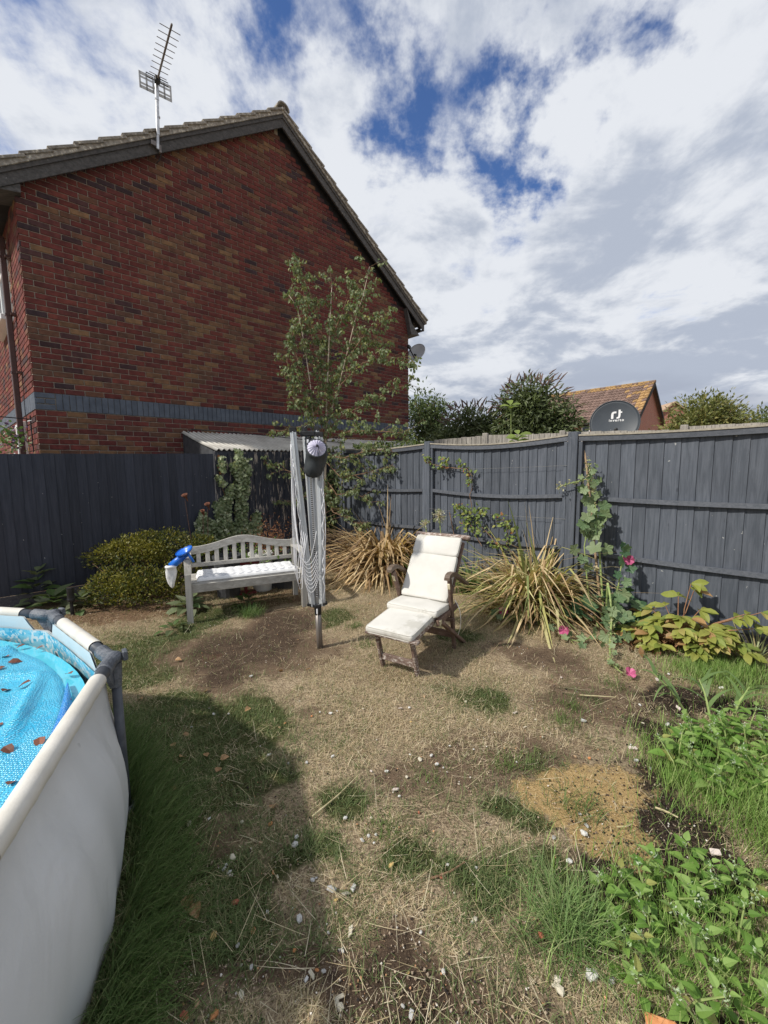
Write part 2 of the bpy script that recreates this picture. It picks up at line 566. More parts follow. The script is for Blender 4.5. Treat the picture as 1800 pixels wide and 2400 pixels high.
# measured positions (metres)
STONES=[[-1.006,2.955,0.0322,'w'],[-1.092,2.483,0.0288,'w'],[-0.997,2.481,0.0254,'w'],[-1.174,2.354,0.0219,'w'],[-0.636,2.09,0.0275,'w'],[-0.515,2.027,0.024,'g'],[-0.42,2.035,0.0292,'w'],[-0.289,2.078,0.0321,'w'],[-0.35,2.474,0.0271,'w'],[-0.42,2.489,0.0182,'w'],[-0.312,2.497,0.0182,'w'],[-0.147,2.517,0.0243,'b'],[0.094,2.522,0.0334,'p'],[0.149,2.526,0.0274,'w'],[0.15,2.374,0.0233,'y'],[-0.464,2.445,0.0241,'o'],[-0.615,2.374,0.0238,'o'],[-0.638,2.333,0.0265,'t'],[0.126,2.085,0.0213,'w'],[0.24,2.077,0.0294,'w'],[0.176,2.048,0.037,'b'],[0.261,2.009,0.0366,'w'],[0.292,1.987,0.0182,'w'],[0.351,2.154,0.0192,'w'],[-0.001,1.961,0.0231,'w'],[-0.079,1.96,0.0154,'p'],[0.041,1.838,0.0296,'p'],[0.058,1.799,0.0219,'w'],[0.099,1.922,0.0253,'b'],[-0.185,1.676,0.0282,'w'],[-0.071,1.675,0.0211,'b'],[-0.079,1.586,0.0273,'w'],[-0.104,1.565,0.0226,'w'],[-0.048,1.59,0.0205,'w'],[-0.055,1.552,0.018,'w'],[0.142,1.702,0.0189,'r'],[0.525,2.582,0.0282,'b'],[0.26,2.648,0.0347,'t'],[-0.638,1.669,0.0291,'b'],[-0.509,1.656,0.0286,'o'],[-0.525,1.566,0.0232,'t'],[-0.382,1.59,0.0277,'w'],[-0.381,1.552,0.0457,'w'],[-0.865,1.66,0.0349,'b'],[-0.789,1.688,0.0174,'w'],[-0.581,1.22,0.038,'y'],[-0.546,1.325,0.039,'r'],[-0.635,1.455,0.025,'w'],[-0.61,1.441,0.0226,'w'],[-0.632,1.472,0.0183,'w'],[-0.6,1.428,0.0202,'p'],[-0.619,1.502,0.0415,'b'],[-0.451,1.231,0.0292,'o'],[-0.282,1.4,0.0303,'w'],[-0.27,1.408,0.0173,'g'],[-0.205,1.361,0.0553,'g'],[-0.126,1.367,0.0319,'w'],[-0.152,1.344,0.0338,'b'],[-0.185,1.324,0.0231,'y'],[0.005,1.312,0.0208,'t'],[0.014,1.453,0.0327,'y'],[0.199,1.408,0.0194,'r'],[0.232,1.456,0.0219,'w'],[-0.304,1.265,0.0394,'w'],[-0.421,1.292,0.0169,'w'],[-0.125,1.222,0.0325,'b'],[-0.199,1.219,0.0183,'w'],[0.107,1.217,0.0182,'w'],[-0.147,1.166,0.02,'w'],[-0.234,1.104,0.0295,'b'],[-0.22,1.115,0.0177,'o'],[-0.199,1.112,0.0236,'g'],[-0.249,1.092,0.0196,'w'],[-0.488,1.189,0.0269,'g'],[-0.425,1.128,0.0222,'g'],[0.166,1.108,0.0235,'w'],[0.059,1.105,0.0156,'y'],[-0.145,1.048,0.0308,'b'],[-0.14,1.026,0.0382,'b'],[-0.15,1.039,0.023,'b'],[0.061,1.008,0.0266,'w'],[-0.494,1.015,0.0393,'o'],[-0.58,1.015,0.0398,'r'],[0.039,1.028,0.0191,'g'],[-0.432,1.06,0.0277,'b'],[-0.556,1.045,0.028,'t'],[0.503,1.085,0.0402,'b'],[0.501,1.06,0.0438,'b'],[0.493,1.073,0.028,'b'],[0.612,1.094,0.0532,'w'],[0.665,1.082,0.037,'g'],[0.709,1.466,0.0369,'w'],[0.501,1.203,0.0374,'r'],[0.829,1.592,0.0413,'w'],[0.826,1.608,0.0244,'w'],[0.693,1.575,0.0333,'g'],[1.312,1.508,0.0467,'p'],[0.341,1.446,0.0198,'w'],[0.295,1.257,0.0372,'b'],[0.285,1.25,0.0206,'w'],[1.199,2.372,0.041,'w'],[1.355,2.134,0.0395,'p'],[1.36,2.159,0.0245,'w'],[1.684,2.335,0.0436,'w'],[1.76,2.334,0.0238,'w'],[1.686,2.247,0.0461,'w'],[1.532,2.104,0.0435,'w'],[1.87,2.509,0.0394,'p'],[1.075,2.051,0.0286,'o'],[1.005,2.062,0.0256,'t'],[0.865,1.819,0.0235,'t'],[1.545,2.35,0.0263,'b'],[1.316,2.038,0.0295,'w'],[0.808,2.454,0.0278,'p'],[1.354,1.978,0.0234,'g'],[0.858,1.695,0.0226,'g'],[0.859,1.635,0.0297,'g'],[1.961,2.856,0.035,'p'],[2.093,2.928,0.0322,'w'],[1.648,2.547,0.028,'w'],[2.328,2.738,0.0361,'w'],[0.82,2.308,0.0208,'b'],[0.892,2.218,0.0234,'b'],[0.91,2.382,0.0214,'b'],[-0.301,1.169,0.0181,'o'],[-0.419,1.419,0.0198,'b'],[-0.44,1.436,0.0177,'o'],[0.476,2.12,0.0164,'w'],[0.351,1.877,0.0177,'b'],[0.678,2.019,0.0162,'w'],[0.631,2.264,0.0173,'b'],[0.352,2.391,0.0177,'p'],[1.281,2.888,0.0253,'p']]
LEAVES=[[-1.636,2.648],[-1.442,2.346],[-1.494,2.283],[-1.106,2.068],[-1.175,2.156],[-1.184,2.263],[-1.208,1.985],[-1.009,1.844],[-0.864,1.953],[-0.883,2.051],[-1.016,1.773],[-0.96,2.072],[-1.712,2.467],[-0.721,1.347],[-0.876,2.526],[-1.244,2.741],[-1.708,3.231],[-0.81,3.022],[-0.575,3.037],[-0.691,1.293],[-0.155,4.528],[-0.516,5.474],[-0.687,1.314],[-0.516,1.724]]
M_SOIL=[[-1.156,3.449,0.648,0.597],[-1.247,3.018,0.278,0.281],[-0.993,3.926,0.377,0.444],[1.295,3.12,0.299,0.321,0.8],[1.15,3.394,0.216,0.208,0.7],[0.117,1.966,0.239,0.135,0.6],[-0.052,1.059,0.287,0.099,0.95],[-0.611,1.605,0.109,0.103,0.55],[0.629,2.084,0.592,0.269,0.62],[1.431,2.556,0.466,0.295,0.65],[-0.268,1.071,0.48,0.111,0.65],[0.235,1.057,0.212,0.089,0.7],[0.321,3.106,0.2,0.211,0.4],[-0.552,1.862,0.187,0.108,0.45],[-0.316,1.311,0.106,0.057,0.5],[-0.411,1.387,0.079,0.079,0.5],[-3.0,4.341,0.328,0.294],[-2.789,4.611,0.297,0.18],[-0.4,2.541,0.166,0.096,0.55],[0.232,2.025,0.134,0.095,0.55]]
M_GREEN=[[-2.19,3.391,0.331,0.377],[-1.84,3.645,0.275,0.287],[-1.919,4.183,0.269,0.248],[-1.582,4.647,0.297,0.274],[-1.364,2.378,0.444,0.345],[-1.026,2.253,0.421,0.435],[-0.716,1.919,0.256,0.26,0.9],[-0.618,1.389,0.286,0.227,0.9],[-0.41,1.17,0.205,0.142,0.7],[-1.945,3.156,0.377,0.291],[-1.199,1.871,0.272,0.335],[-0.934,1.441,0.247,0.261],[-0.795,1.106,0.196,0.162],[-0.79,2.368,0.156,0.169],[-0.518,1.285,0.223,0.125],[-0.358,1.124,0.106,0.066],[-0.812,1.788,0.18,0.151],[-0.258,1.541,0.105,0.077],[0.613,2.621,0.198,0.153],[1.261,2.609,0.14,0.126],[0.641,1.721,0.115,0.117],[0.539,1.77,0.098,0.099],[0.631,1.376,0.078,0.094],[2.573,2.924,0.371,0.188],[0.986,1.649,0.055,0.087],[0.372,1.348,0.139,0.091],[-0.177,1.83,0.102,0.105],[0.881,2.08,0.08,0.083],[-0.495,4.142,0.264,0.183],[0.165,1.429,0.114,0.101],[0.733,3.675,0.195,0.194]]
M_SAND=[[0.949,1.841,0.224,0.186],[1.017,1.67,0.112,0.133],[0.776,1.871,0.124,0.082],[0.923,1.566,0.105,0.059]]
M_DARK=[[1.587,2.21,0.216,0.224],[2.071,2.593,0.36,0.15],[1.235,1.487,0.251,0.144],[0.948,1.404,0.191,0.114],[1.207,1.646,0.202,0.196],[1.278,1.979,0.13,0.121],[0.712,1.287,0.074,0.069],[2.617,3.056,0.258,0.102],[0.849,1.042,0.184,0.058]]
M_MULCH=[[-3.094,4.344,0.561,0.335],[-4.095,4.967,0.483,0.347],[-2.561,4.462,0.383,0.211],[-1.348,4.875,0.466,0.334],[-1.149,5.416,0.458,0.307]]
IVY=[[[1.682,1.847],[1.625,1.848],[1.607,1.692],[1.515,1.712],[1.489,1.565],[1.511,1.373],[1.554,1.15],[1.58,0.894],[1.562,0.697],[1.502,0.559],[1.766,0.524],[1.739,0.81],[1.747,1.16],[1.713,1.348],[1.751,1.474],[1.793,1.63],[1.71,1.661]],[[1.974,1.079],[1.869,1.229],[1.788,1.35],[1.769,1.224],[1.799,1.006],[1.838,0.851],[1.825,0.627],[2.011,0.616],[2.022,0.866],[2.051,0.992],[2.057,1.103]],[[2.291,0.859],[2.214,1.003],[2.161,0.908],[2.032,0.774],[1.425,0.75],[1.385,0.58],[1.438,0.472],[1.703,0.504],[2.084,0.375],[2.319,0.346],[2.323,0.59]],[[1.49,0.821],[1.417,0.934],[1.366,0.844],[1.366,0.544],[1.503,0.526]],[[2.007,1.479],[1.954,1.466],[1.85,1.364],[1.902,1.292],[1.982,1.393]],[[1.939,1.751],[1.892,1.734],[1.853,1.538],[1.905,1.477],[1.948,1.569]]]
CLIMB=[[[2.212,1.711],[2.286,1.68],[2.331,1.589],[2.272,1.578]],[[2.395,1.678],[2.605,1.683],[2.64,1.519],[2.418,1.52]],[[2.706,1.616],[2.803,1.641],[2.9,1.55],[2.976,1.455],[2.979,1.272],[2.903,1.286],[2.889,1.429],[2.772,1.519]],[[2.725,1.073],[2.81,1.089],[2.938,1.058],[3.031,1.09],[3.123,0.991],[3.095,0.884],[3.216,0.765],[3.128,0.703],[2.975,0.713],[2.814,0.751],[2.78,0.885],[2.679,0.988]],[[3.123,1.017],[3.239,1.076],[3.212,0.972],[3.142,0.951]],[[3.271,0.925],[3.409,1.012],[3.494,0.894],[3.574,0.852],[3.563,0.702],[3.473,0.616],[3.389,0.697],[3.43,0.838],[3.284,0.86]],[[3.189,0.631],[3.305,0.672],[3.475,0.566],[3.307,0.543]]]
CLIMB_STEM=[[[2.241,1.653],[2.308,1.578],[2.495,1.542],[2.732,1.519],[2.862,1.518],[2.932,1.429],[2.935,1.254],[2.911,1.19],[2.938,1.058],[2.902,0.867],[2.968,0.738],[3.094,0.565]],[[3.028,0.851],[3.211,0.711],[3.358,0.548]],[[3.439,0.661],[3.447,0.813],[3.378,0.918],[3.277,0.889]]]
BIRCH=[[[-0.991,6.75,0.19],[-0.952,6.75,1.175],[-0.926,6.75,1.927],[-0.887,6.75,2.662],[-0.85,6.8,3.328],[-0.809,6.8,3.907],[-0.77,6.8,4.382]],[[-0.982,6.75,0.546],[-1.032,6.7,1.521],[-1.08,6.65,2.189],[-1.119,6.6,2.833],[-1.198,6.6,3.468],[-1.27,6.55,3.948],[-1.387,6.5,4.113]],[[-0.912,6.75,2.197],[-0.718,6.7,2.717],[-0.588,6.7,3.17],[-0.393,6.65,3.851],[-0.275,6.6,4.141],[-0.179,6.6,4.536]],[[-0.854,6.8,3.132],[-0.986,6.9,3.814],[-1.141,6.9,4.331],[-1.33,6.9,4.715]],[[-0.898,6.75,2.463],[-0.638,6.6,2.828],[-0.299,6.5,3.119],[0.056,6.4,3.153],[0.414,6.35,3.167]],[[-0.914,6.75,2.13],[-0.581,6.6,2.375],[-0.178,6.5,2.55],[0.275,6.4,2.749],[0.435,6.4,2.778]],[[-0.924,6.75,1.995],[-0.512,6.5,2.104],[-0.116,6.4,2.092],[0.267,6.3,2.048],[0.426,6.3,2.109]],[[-0.936,6.75,1.792],[-0.643,6.4,1.68],[-0.311,6.3,1.77],[0.01,6.2,1.795],[0.228,6.15,1.759]],[[-0.939,6.75,1.656],[-0.649,6.4,1.388],[-0.316,6.3,1.451],[-0.057,6.25,1.513],[0.165,6.2,1.555]],[[-0.953,6.75,1.382],[-0.72,6.4,1.127],[-0.482,6.3,1.163],[-0.319,6.25,1.101],[-0.203,6.2,1.02]],[[-0.966,6.75,1.175],[-0.792,6.4,0.863],[-0.554,6.3,0.773],[-0.355,6.2,0.654]],[[-1.08,6.65,2.189],[-1.287,6.5,2.498],[-1.405,6.5,2.88],[-1.445,6.5,3.193]],[[-1.119,6.6,2.833],[-1.267,6.5,3.129],[-1.353,6.5,3.441],[-1.313,6.5,3.686]],[[-0.831,6.8,3.522],[-0.635,6.8,3.906],[-0.494,6.8,4.285],[-0.525,6.8,4.411]],[[-0.588,6.7,3.17],[-0.298,6.6,3.522],[-0.101,6.6,3.645],[0.109,6.6,3.891]],[[-0.393,6.65,3.851],[-0.295,6.7,3.993],[-0.239,6.7,4.242]],[[-1.091,6.65,2.255],[-1.246,6.4,2.167],[-1.514,6.3,2.098],[-1.578,6.3,2.086]],[[-1.035,6.7,1.384],[-1.321,6.5,1.459],[-1.584,6.5,1.528],[-1.845,6.5,1.629]],[[-1.027,6.7,1.179],[-1.334,6.5,1.06],[-1.47,6.5,0.994]],[[-0.887,6.75,2.662],[-1.007,6.7,3.175],[-1.152,6.7,3.876],[-1.221,6.65,4.477]],[[-0.887,6.75,2.662],[-0.657,6.85,3.141],[-0.313,6.9,3.48],[0.028,6.8,3.513]],[[-0.926,6.75,1.927],[-1.011,6.6,2.444],[-1.239,6.45,2.68],[-1.317,6.4,2.92]]]
MISC={'agap1':[[0.706,5.3,0.917],[0.757,5.3,0.41]],'agap2':[[0.535,5.35,0.807],[0.597,5.35,0.401]],'cane':[[2.042,4.29,1.793],[2.307,4.36,0.291],[2.37,4.38,-0.034]],'ring':[[-2.029,4.25,0.754],[-2.061,4.2,0.697],[-2.132,4.15,0.572],[-2.149,4.15,0.576],[-2.143,4.15,0.331]],'dish':[[0.86,10.6,4.319]],'bdish':[[4.81,8.8,2.462]],'stakes':[[-2.395,5.0,1.233],[-2.317,5.0,0.025],[-2.214,5.2,1.105],[-2.279,5.2,-0.038],[-2.256,5.15,1.025],[-2.306,5.15,-0.022]],'solar':[[-3.408,4.4,0.246],[-3.432,4.4,-0.017]],'basket':[[-4.345,4.9,1.887],[-4.66,5.2,2.037],[-4.44,5.3,1.938]],'lump':[[2.241,7.0,2.188]]}
GP={'shrubL':[-3.04,4.547],'shrubR':[-2.556,4.678],'dry':[-0.71,6.079],'phL':[0.022,5.924],'phR':[1.675,4.4],'strap':[1.052,4.794],'strap2':[0.398,5.165],'holly':[2.319,4.312],'peony':[2.415,3.282],'peonyL':[2.258,3.541],'peonyR':[2.962,3.523],'lily':[2.92,3.156],'rosette':[-2.294,4.595],'bigleaf':[-3.889,4.646],'bigleaf2':[-3.576,4.493],'solar':[-3.395,4.353],'weed1':[1.642,2.102],'weed2':[1.96,2.031],'weed3':[1.463,1.643],'weed4':[1.497,1.834],'wb1':[0.771,1.286],'wb2':[1.042,1.312],'wb3':[1.311,1.309],'wb4':[0.738,1.063],'wb5':[1.036,1.003],'maize':[1.86,2.365],'maize2':[1.974,2.363],'maize3':[2.017,2.321],'tuft':[0.595,1.221],'hstem':[1.734,3.075],'hfl1':[1.734,2.891],'hfl2':[1.205,4.093],'hfl3':[1.576,3.559],'pots':[-1.923,5.883],'pots2':[-1.3,5.858],'ivybase':[-2.189,5.455],'cornr':[1.052,0.994],'cornb':[-0.015,1.003],'tl':[-1.929,4.309],'tuft2':[-1.422,4.294],'tuft3':[-1.07,4.158]}

# ------------------------------------------------------------------ materials
def base_mat(name):
    m = bpy.data.materials.new(name)
    m.use_nodes = True
    nt = m.node_tree
    nt.nodes.clear()
    out = nd(nt, 'ShaderNodeOutputMaterial')
    bs = nd(nt, 'ShaderNodeBsdfPrincipled')
    nt.links.new(bs.outputs[0], out.inputs[0])
    return m, nt, bs, out

def ocoord(nt, stretch=(1, 1, 1), rand=True):
    tc = nd(nt, 'ShaderNodeTexCoord').outputs['Object']
    v = nd(nt, 'ShaderNodeMapping', {'Vector': tc, 'Scale': stretch}).outputs[0]
    if rand:
        oi = nd(nt, 'ShaderNodeObjectInfo').outputs['Random']
        off = nd(nt, 'ShaderNodeCombineXYZ', {0: math_n(nt, 'MULTIPLY', oi, 31.7), 1: math_n(nt, 'MULTIPLY', oi, 17.3), 2: math_n(nt, 'MULTIPLY', oi, 43.1)}).outputs[0]
        v = vmath(nt, 'ADD', v, off)
    return v

def noise_n(nt, v, scale, detail=5.0, rough=0.55, dist=0.0):
    return nd(nt, 'ShaderNodeTexNoise', {'Vector': v, 'Scale': scale, 'Detail': detail, 'Roughness': rough, 'Distortion': dist}).outputs[0]

def bump_n(nt, bs, h, strength=0.3, dist=0.01):
    b = nd(nt, 'ShaderNodeBump', {'Height': h, 'Strength': strength, 'Distance': dist})
    nt.links.new(b.outputs[0], bs.inputs['Normal'])

def attr_col(nt):
    return nd(nt, 'ShaderNodeAttribute', attribute_name='Col').outputs['Color']

def objrand(nt, lo, hi):
    r = nd(nt, 'ShaderNodeObjectInfo').outputs['Random']
    return math_n(nt, 'ADD', math_n(nt, 'MULTIPLY', r, hi - lo), lo)

def pmat(name, c1, c2, scale=6.0, stretch=(1, 1, 1), rough=0.7, bump=0.2, bscale=None, dist=0.004, spec=0.3, lo=0.35, hi=0.65,
         attr=False, vary=0.0, metal=0.0, c3=None, c3scale=2.0, c3lo=0.55, c3hi=0.65, c3stretch=None, coat=0.0):
    m, nt, bs, out = base_mat(name)
    v = ocoord(nt, stretch)
    f = noise_n(nt, v, scale)
    col = mixc(nt, ramp(nt, f, lo, hi), c1, c2)
    if c3 is not None:
        v3 = ocoord(nt, c3stretch or (1, 1, 1))
        col = mixc(nt, ramp(nt, noise_n(nt, v3, c3scale, 8.0, 0.65), c3lo, c3hi), col, c3)
    if attr:
        col = mixc(nt, 1.0, col, attr_col(nt), 'MULTIPLY')
    if vary:
        g = objrand(nt, 1 - vary, 1 + vary)
        cc = nd(nt, 'ShaderNodeCombineColor', {0: g, 1: g, 2: g}).outputs[0]
        col = mixc(nt, 1.0, col, cc, 'MULTIPLY')
    nt.links.new(col, bs.inputs['Base Color'])
    bs.inputs['Roughness'].default_value = rough
    bs.inputs['Specular IOR Level'].default_value = spec
    bs.inputs['Metallic'].default_value = metal
    if coat:
        bs.inputs['Coat Weight'].default_value = coat
    if bump:
        bump_n(nt, bs, noise_n(nt, v, bscale or scale * 2, 6.0, 0.6), bump, dist)
    return m

def leaf_mat(name, transl=0.3, rough=0.5, vary=0.12, const=None, nscale=60.0, spec=0.35):
    m, nt, bs, out = base_mat(name)
    col = attr_col(nt) if const is None else mixc(nt, ramp(nt, noise_n(nt, ocoord(nt), nscale * .2, 3.0), .35, .65), const[0], const[1])
    f = ramp(nt, noise_n(nt, ocoord(nt), nscale, 3.0, 0.6), 0.3, 0.7)
    col = mixc(nt, math_n(nt, 'MULTIPLY', f, 0.28), col, mixc(nt, 1.0, col, (0.45, 0.5, 0.4, 1), 'MULTIPLY'))
    if vary:
        g = objrand(nt, 1 - vary, 1 + vary)
        cc = nd(nt, 'ShaderNodeCombineColor', {0: g, 1: g, 2: g}).outputs[0]
        col = mixc(nt, 1.0, col, cc, 'MULTIPLY')
    nt.links.new(col, bs.inputs['Base Color'])
    bs.inputs['Roughness'].default_value = rough
    bs.inputs['Specular IOR Level'].default_value = spec
    tr = nd(nt, 'ShaderNodeBsdfTranslucent')
    nt.links.new(mixc(nt, 1.0, col, (1.0, 1.05, 0.6, 1), 'MULTIPLY'), tr.inputs[0])
    mx = nd(nt, 'ShaderNodeMixShader', {0: transl})
    nt.links.new(bs.outputs[0], mx.inputs[1])
    nt.links.new(tr.outputs[0], mx.inputs[2])
    nt.links.new(mx.outputs[0], out.inputs[0])
    return m

def wood_mat(name, c1, c2, rough=0.75, scale=9.0, grain=14.0, axis=2, spec=0.25, bump=0.35, worn=None, wlo=0.58, whi=0.68, vary=0.12, knots=False, wscale=5.0):
    m, nt, bs, out = base_mat(name)
    st = [grain, grain, grain]
    st[axis] = 1.0
    v = ocoord(nt, st)
    f = noise_n(nt, v, scale * 0.35, 7.0, 0.62, 0.6)
    col = mixc(nt, ramp(nt, f, 0.3, 0.7), c1, c2)
    big = ramp(nt, noise_n(nt, ocoord(nt, (1, 1, 0.5)), 2.6, 5.0, 0.55), 0.3, 0.7)
    col = mixc(nt, math_n(nt, 'MULTIPLY', big, 0.35), col, mixc(nt, 1.0, col, (0.66, 0.66, 0.68, 1), 'MULTIPLY'))
    h = f
    if knots:
        kv = ocoord(nt, (1.0, 1.0, 0.62))
        kv = vmath(nt, 'ADD', kv, vmath(nt, 'SCALE', nd(nt, 'ShaderNodeTexNoise', {'Vector': kv, 'Scale': 9.0}).outputs[1]))
        vo = nd(nt, 'ShaderNodeTexVoronoi', {'Vector': ocoord(nt, (1.0, 1.0, 0.62)), 'Scale': 5.2, 'Randomness': 1.0})
        kd = math_n(nt, 'ADD', vo.outputs['Distance'], math_n(nt, 'MULTIPLY', noise_n(nt, ocoord(nt), 24.0, 3.0), 0.06))
        k = math_n(nt, 'SUBTRACT', 1.0, ramp(nt, kd, 0.065, 0.115))
        ring = math_n(nt, 'MULTIPLY', k, ramp(nt, math_n(nt, 'SINE', math_n(nt, 'MULTIPLY', kd, 210.0)), -0.4, 0.6))
        col = mixc(nt, math_n(nt, 'MULTIPLY', k, 0.7), col, mixc(nt, 1.0, col, (0.42, 0.43, 0.46, 1), 'MULTIPLY'))
        h = math_n(nt, 'ADD', f, math_n(nt, 'MULTIPLY', ring, 0.55))
    if worn is not None:
        wv = ocoord(nt, (7.0, 7.0, 1.0) if axis == 2 else (1, 7, 7))
        wn = noise_n(nt, wv, wscale, 9.0, 0.72)
        wf = ramp(nt, wn, wlo, whi)
        col = mixc(nt, wf, col, worn)
    # bird spots and splashes
    sp = ramp(nt, noise_n(nt, ocoord(nt), 31.0, 2.0, 0.4), 0.765, 0.78)
    col = mixc(nt, math_n(nt, 'MULTIPLY', sp, 0.5), col, (0.5, 0.5, 0.48))
    if vary:
        g = objrand(nt, 1 - vary, 1 + vary)
        col = mixc(nt, 1.0, col, nd(nt, 'ShaderNodeCombineColor', {0: g, 1: g, 2: g}).outputs[0], 'MULTIPLY')
    nt.links.new(col, bs.inputs['Base Color'])
    bs.inputs['Roughness'].default_value = rough
    bs.inputs['Specular IOR Level'].default_value = spec
    bump_n(nt, bs, h, bump, 0.003)
    return m

M = {}
M['mortar'] = pmat('mortar', (.30, .255, .205), (.39, .34, .28), 20, bump=.4, bscale=90, rough=.95)
M['brick'] = pmat('brick_clay', (.54, .55, .56), (.86, .85, .82), 14, bump=.5, bscale=70, rough=.9, attr=True, lo=.3, hi=.7,
                  c3=(1.5, 1.4, 1.3), c3scale=30, c3lo=.70, c3hi=.78)
M['slate_paint'] = pmat('slate_grey_masonry_paint', (.078, .092, .118), (.105, .122, .152), 10, bump=.4, bscale=60, rough=.7, attr=True)
M['barge'] = wood_mat('stained_bargeboard', (.055, .052, .050), (.115, .108, .104), axis=0, grain=10, rough=.65)
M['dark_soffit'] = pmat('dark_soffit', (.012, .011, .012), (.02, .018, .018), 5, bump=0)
M['roof_tile'] = pmat('lichened_concrete_tile', (.20, .18, .155), (.34, .315, .275), 22, bump=.8, bscale=60, dist=.01, rough=.95, vary=.15, c3=(.62, .58, .48), c3scale=22, c3lo=.57, c3hi=.66)
M['brown_plastic'] = pmat('brown_plastic', (.075, .038, .032), (.09, .046, .038), 3, bump=0, rough=.4, spec=.5)
M['white_upvc'] = pmat('white_upvc', (.78, .79, .8), (.82, .82, .82), 3, bump=0, rough=.35, spec=.5)
M['glass'] = pmat('window_glass', (.02, .025, .035), (.05, .06, .075), 1.5, bump=0, rough=.05, spec=.9)
M['alu'] = pmat('weathered_aluminium', (.42, .42, .43), (.6, .6, .6), 20, bump=0, rough=.38, metal=.85)
M['alu_dark'] = pmat('aerial_metal', (.16, .14, .13), (.22, .20, .19), 20, bump=0, rough=.5, metal=.4)
M['airer_alu'] = pmat('airer_aluminium', (.50, .52, .54), (.62, .64, .65), 30, stretch=(1, 1, .06), bump=0, rough=.5, metal=.15)
M['black_plastic'] = pmat('black_plastic', (.012, .012, .013), (.025, .025, .027), 20, bump=.1, rough=.45, spec=.4)
M['white_line'] = pmat('white_line', (.75, .75, .78), (.82, .82, .84), 50, bump=0, rough=.6)
M['dish_grey'] = pmat('dish_grey', (.42, .43, .44), (.50, .51, .52), 4, bump=0, rough=.5)
M['dish_black'] = pmat('dish_dark_grey', (.058, .068, .08), (.07, .08, .092), 3, bump=0, rough=.45, spec=.4)
M['white_print'] = pmat('white_print', (.8, .8, .8), (.85, .85, .85), 3, bump=0)
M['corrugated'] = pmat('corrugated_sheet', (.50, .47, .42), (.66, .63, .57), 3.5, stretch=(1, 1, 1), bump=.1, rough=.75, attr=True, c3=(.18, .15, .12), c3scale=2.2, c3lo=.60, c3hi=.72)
M['fence_left'] = wood_mat('dark_navy_fence_paint', (.029, .033, .046), (.046, .050, .067), axis=2, knots=False, rough=.6, worn=(.40, .38, .36), wlo=.705, whi=.72, bump=.35, vary=.2)
M['fence_peel'] = wood_mat('peeling_navy_fence_paint', (.030, .034, .047), (.048, .052, .068), axis=2, rough=.6, worn=(.36, .31, .27), wlo=.555, whi=.60, bump=.4)
M['fence_right'] = wood_mat('slate_grey_fence_paint', (.070, .081, .100), (.118, .131, .157), axis=2, knots=True, rough=.62, worn=(.05, .056, .068), wlo=.57, whi=.74, bump=.4, vary=.15)
M['fence_rail'] = wood_mat('slate_grey_rail_paint', (.082, .091, .108), (.122, .131, .152), axis=0, rough=.65, worn=(.28, .25, .21), wlo=.66, whi=.74, bump=.4)
M['cap_wood'] = wood_mat('bare_weathered_capping', (.30, .27, .22), (.46, .42, .34), axis=0, rough=.85)
M['gravel_board'] = wood_mat('scuffed_gravel_board', (.06, .058, .066), (.10, .095, .10), axis=0, rough=.8, worn=(.24, .20, .18), wlo=.58, whi=.68, bump=.5)
M['old_fence'] = wood_mat('silvered_fence_wood', (.26, .24, .21), (.46, .43, .385), axis=2, rough=.85, worn=(.13, .12, .105), wlo=.56, whi=.64)
M['bench_wood'] = wood_mat('greyed_hardwood', (.37, .35, .31), (.54, .52, .475), axis=0, grain=12, rough=.75, vary=.07)
M['bench_wood_z'] = wood_mat('greyed_hardwood_upright', (.37, .35, .31), (.54, .52, .475), axis=2, grain=12, rough=.75, vary=.07)
M['teak'] = wood_mat('weathered_teak', (.13, .082, .062), (.23, .155, .12), axis=0, grain=9, rough=.7, worn=(.56, .50, .45), wlo=.60, whi=.72, wscale=8)
M['teak_worn'] = wood_mat('flaking_teak', (.15, .098, .078), (.25, .18, .15), axis=0, grain=9, rough=.8, worn=(.58, .53, .48), wlo=.50, whi=.62, wscale=9)
M['teak_dark'] = wood_mat('brown_armrest_wood', (.115, .082, .060), (.20, .150, .112), axis=0, grain=9, rough=.55)
M['brass'] = pmat('brass', (.62, .55, .36), (.8, .74, .55), 20, bump=0, rough=.4, metal=.6)
M['cushion'] = pmat('cream_canvas', (.585, .57, .53), (.645, .63, .59), 5, bump=.25, bscale=260, dist=.001, rough=.9, spec=.15, c3=(.49, .475, .43), c3scale=3.0, c3lo=.54, c3hi=.62)
M['piping'] = pmat('cushion_piping', (.50, .49, .44), (.58, .56, .52), 20, bump=0, rough=.9)
M['ribbon'] = pmat('cream_ribbon', (.7, .69, .64), (.78, .76, .72), 20, bump=0, rough=.9)
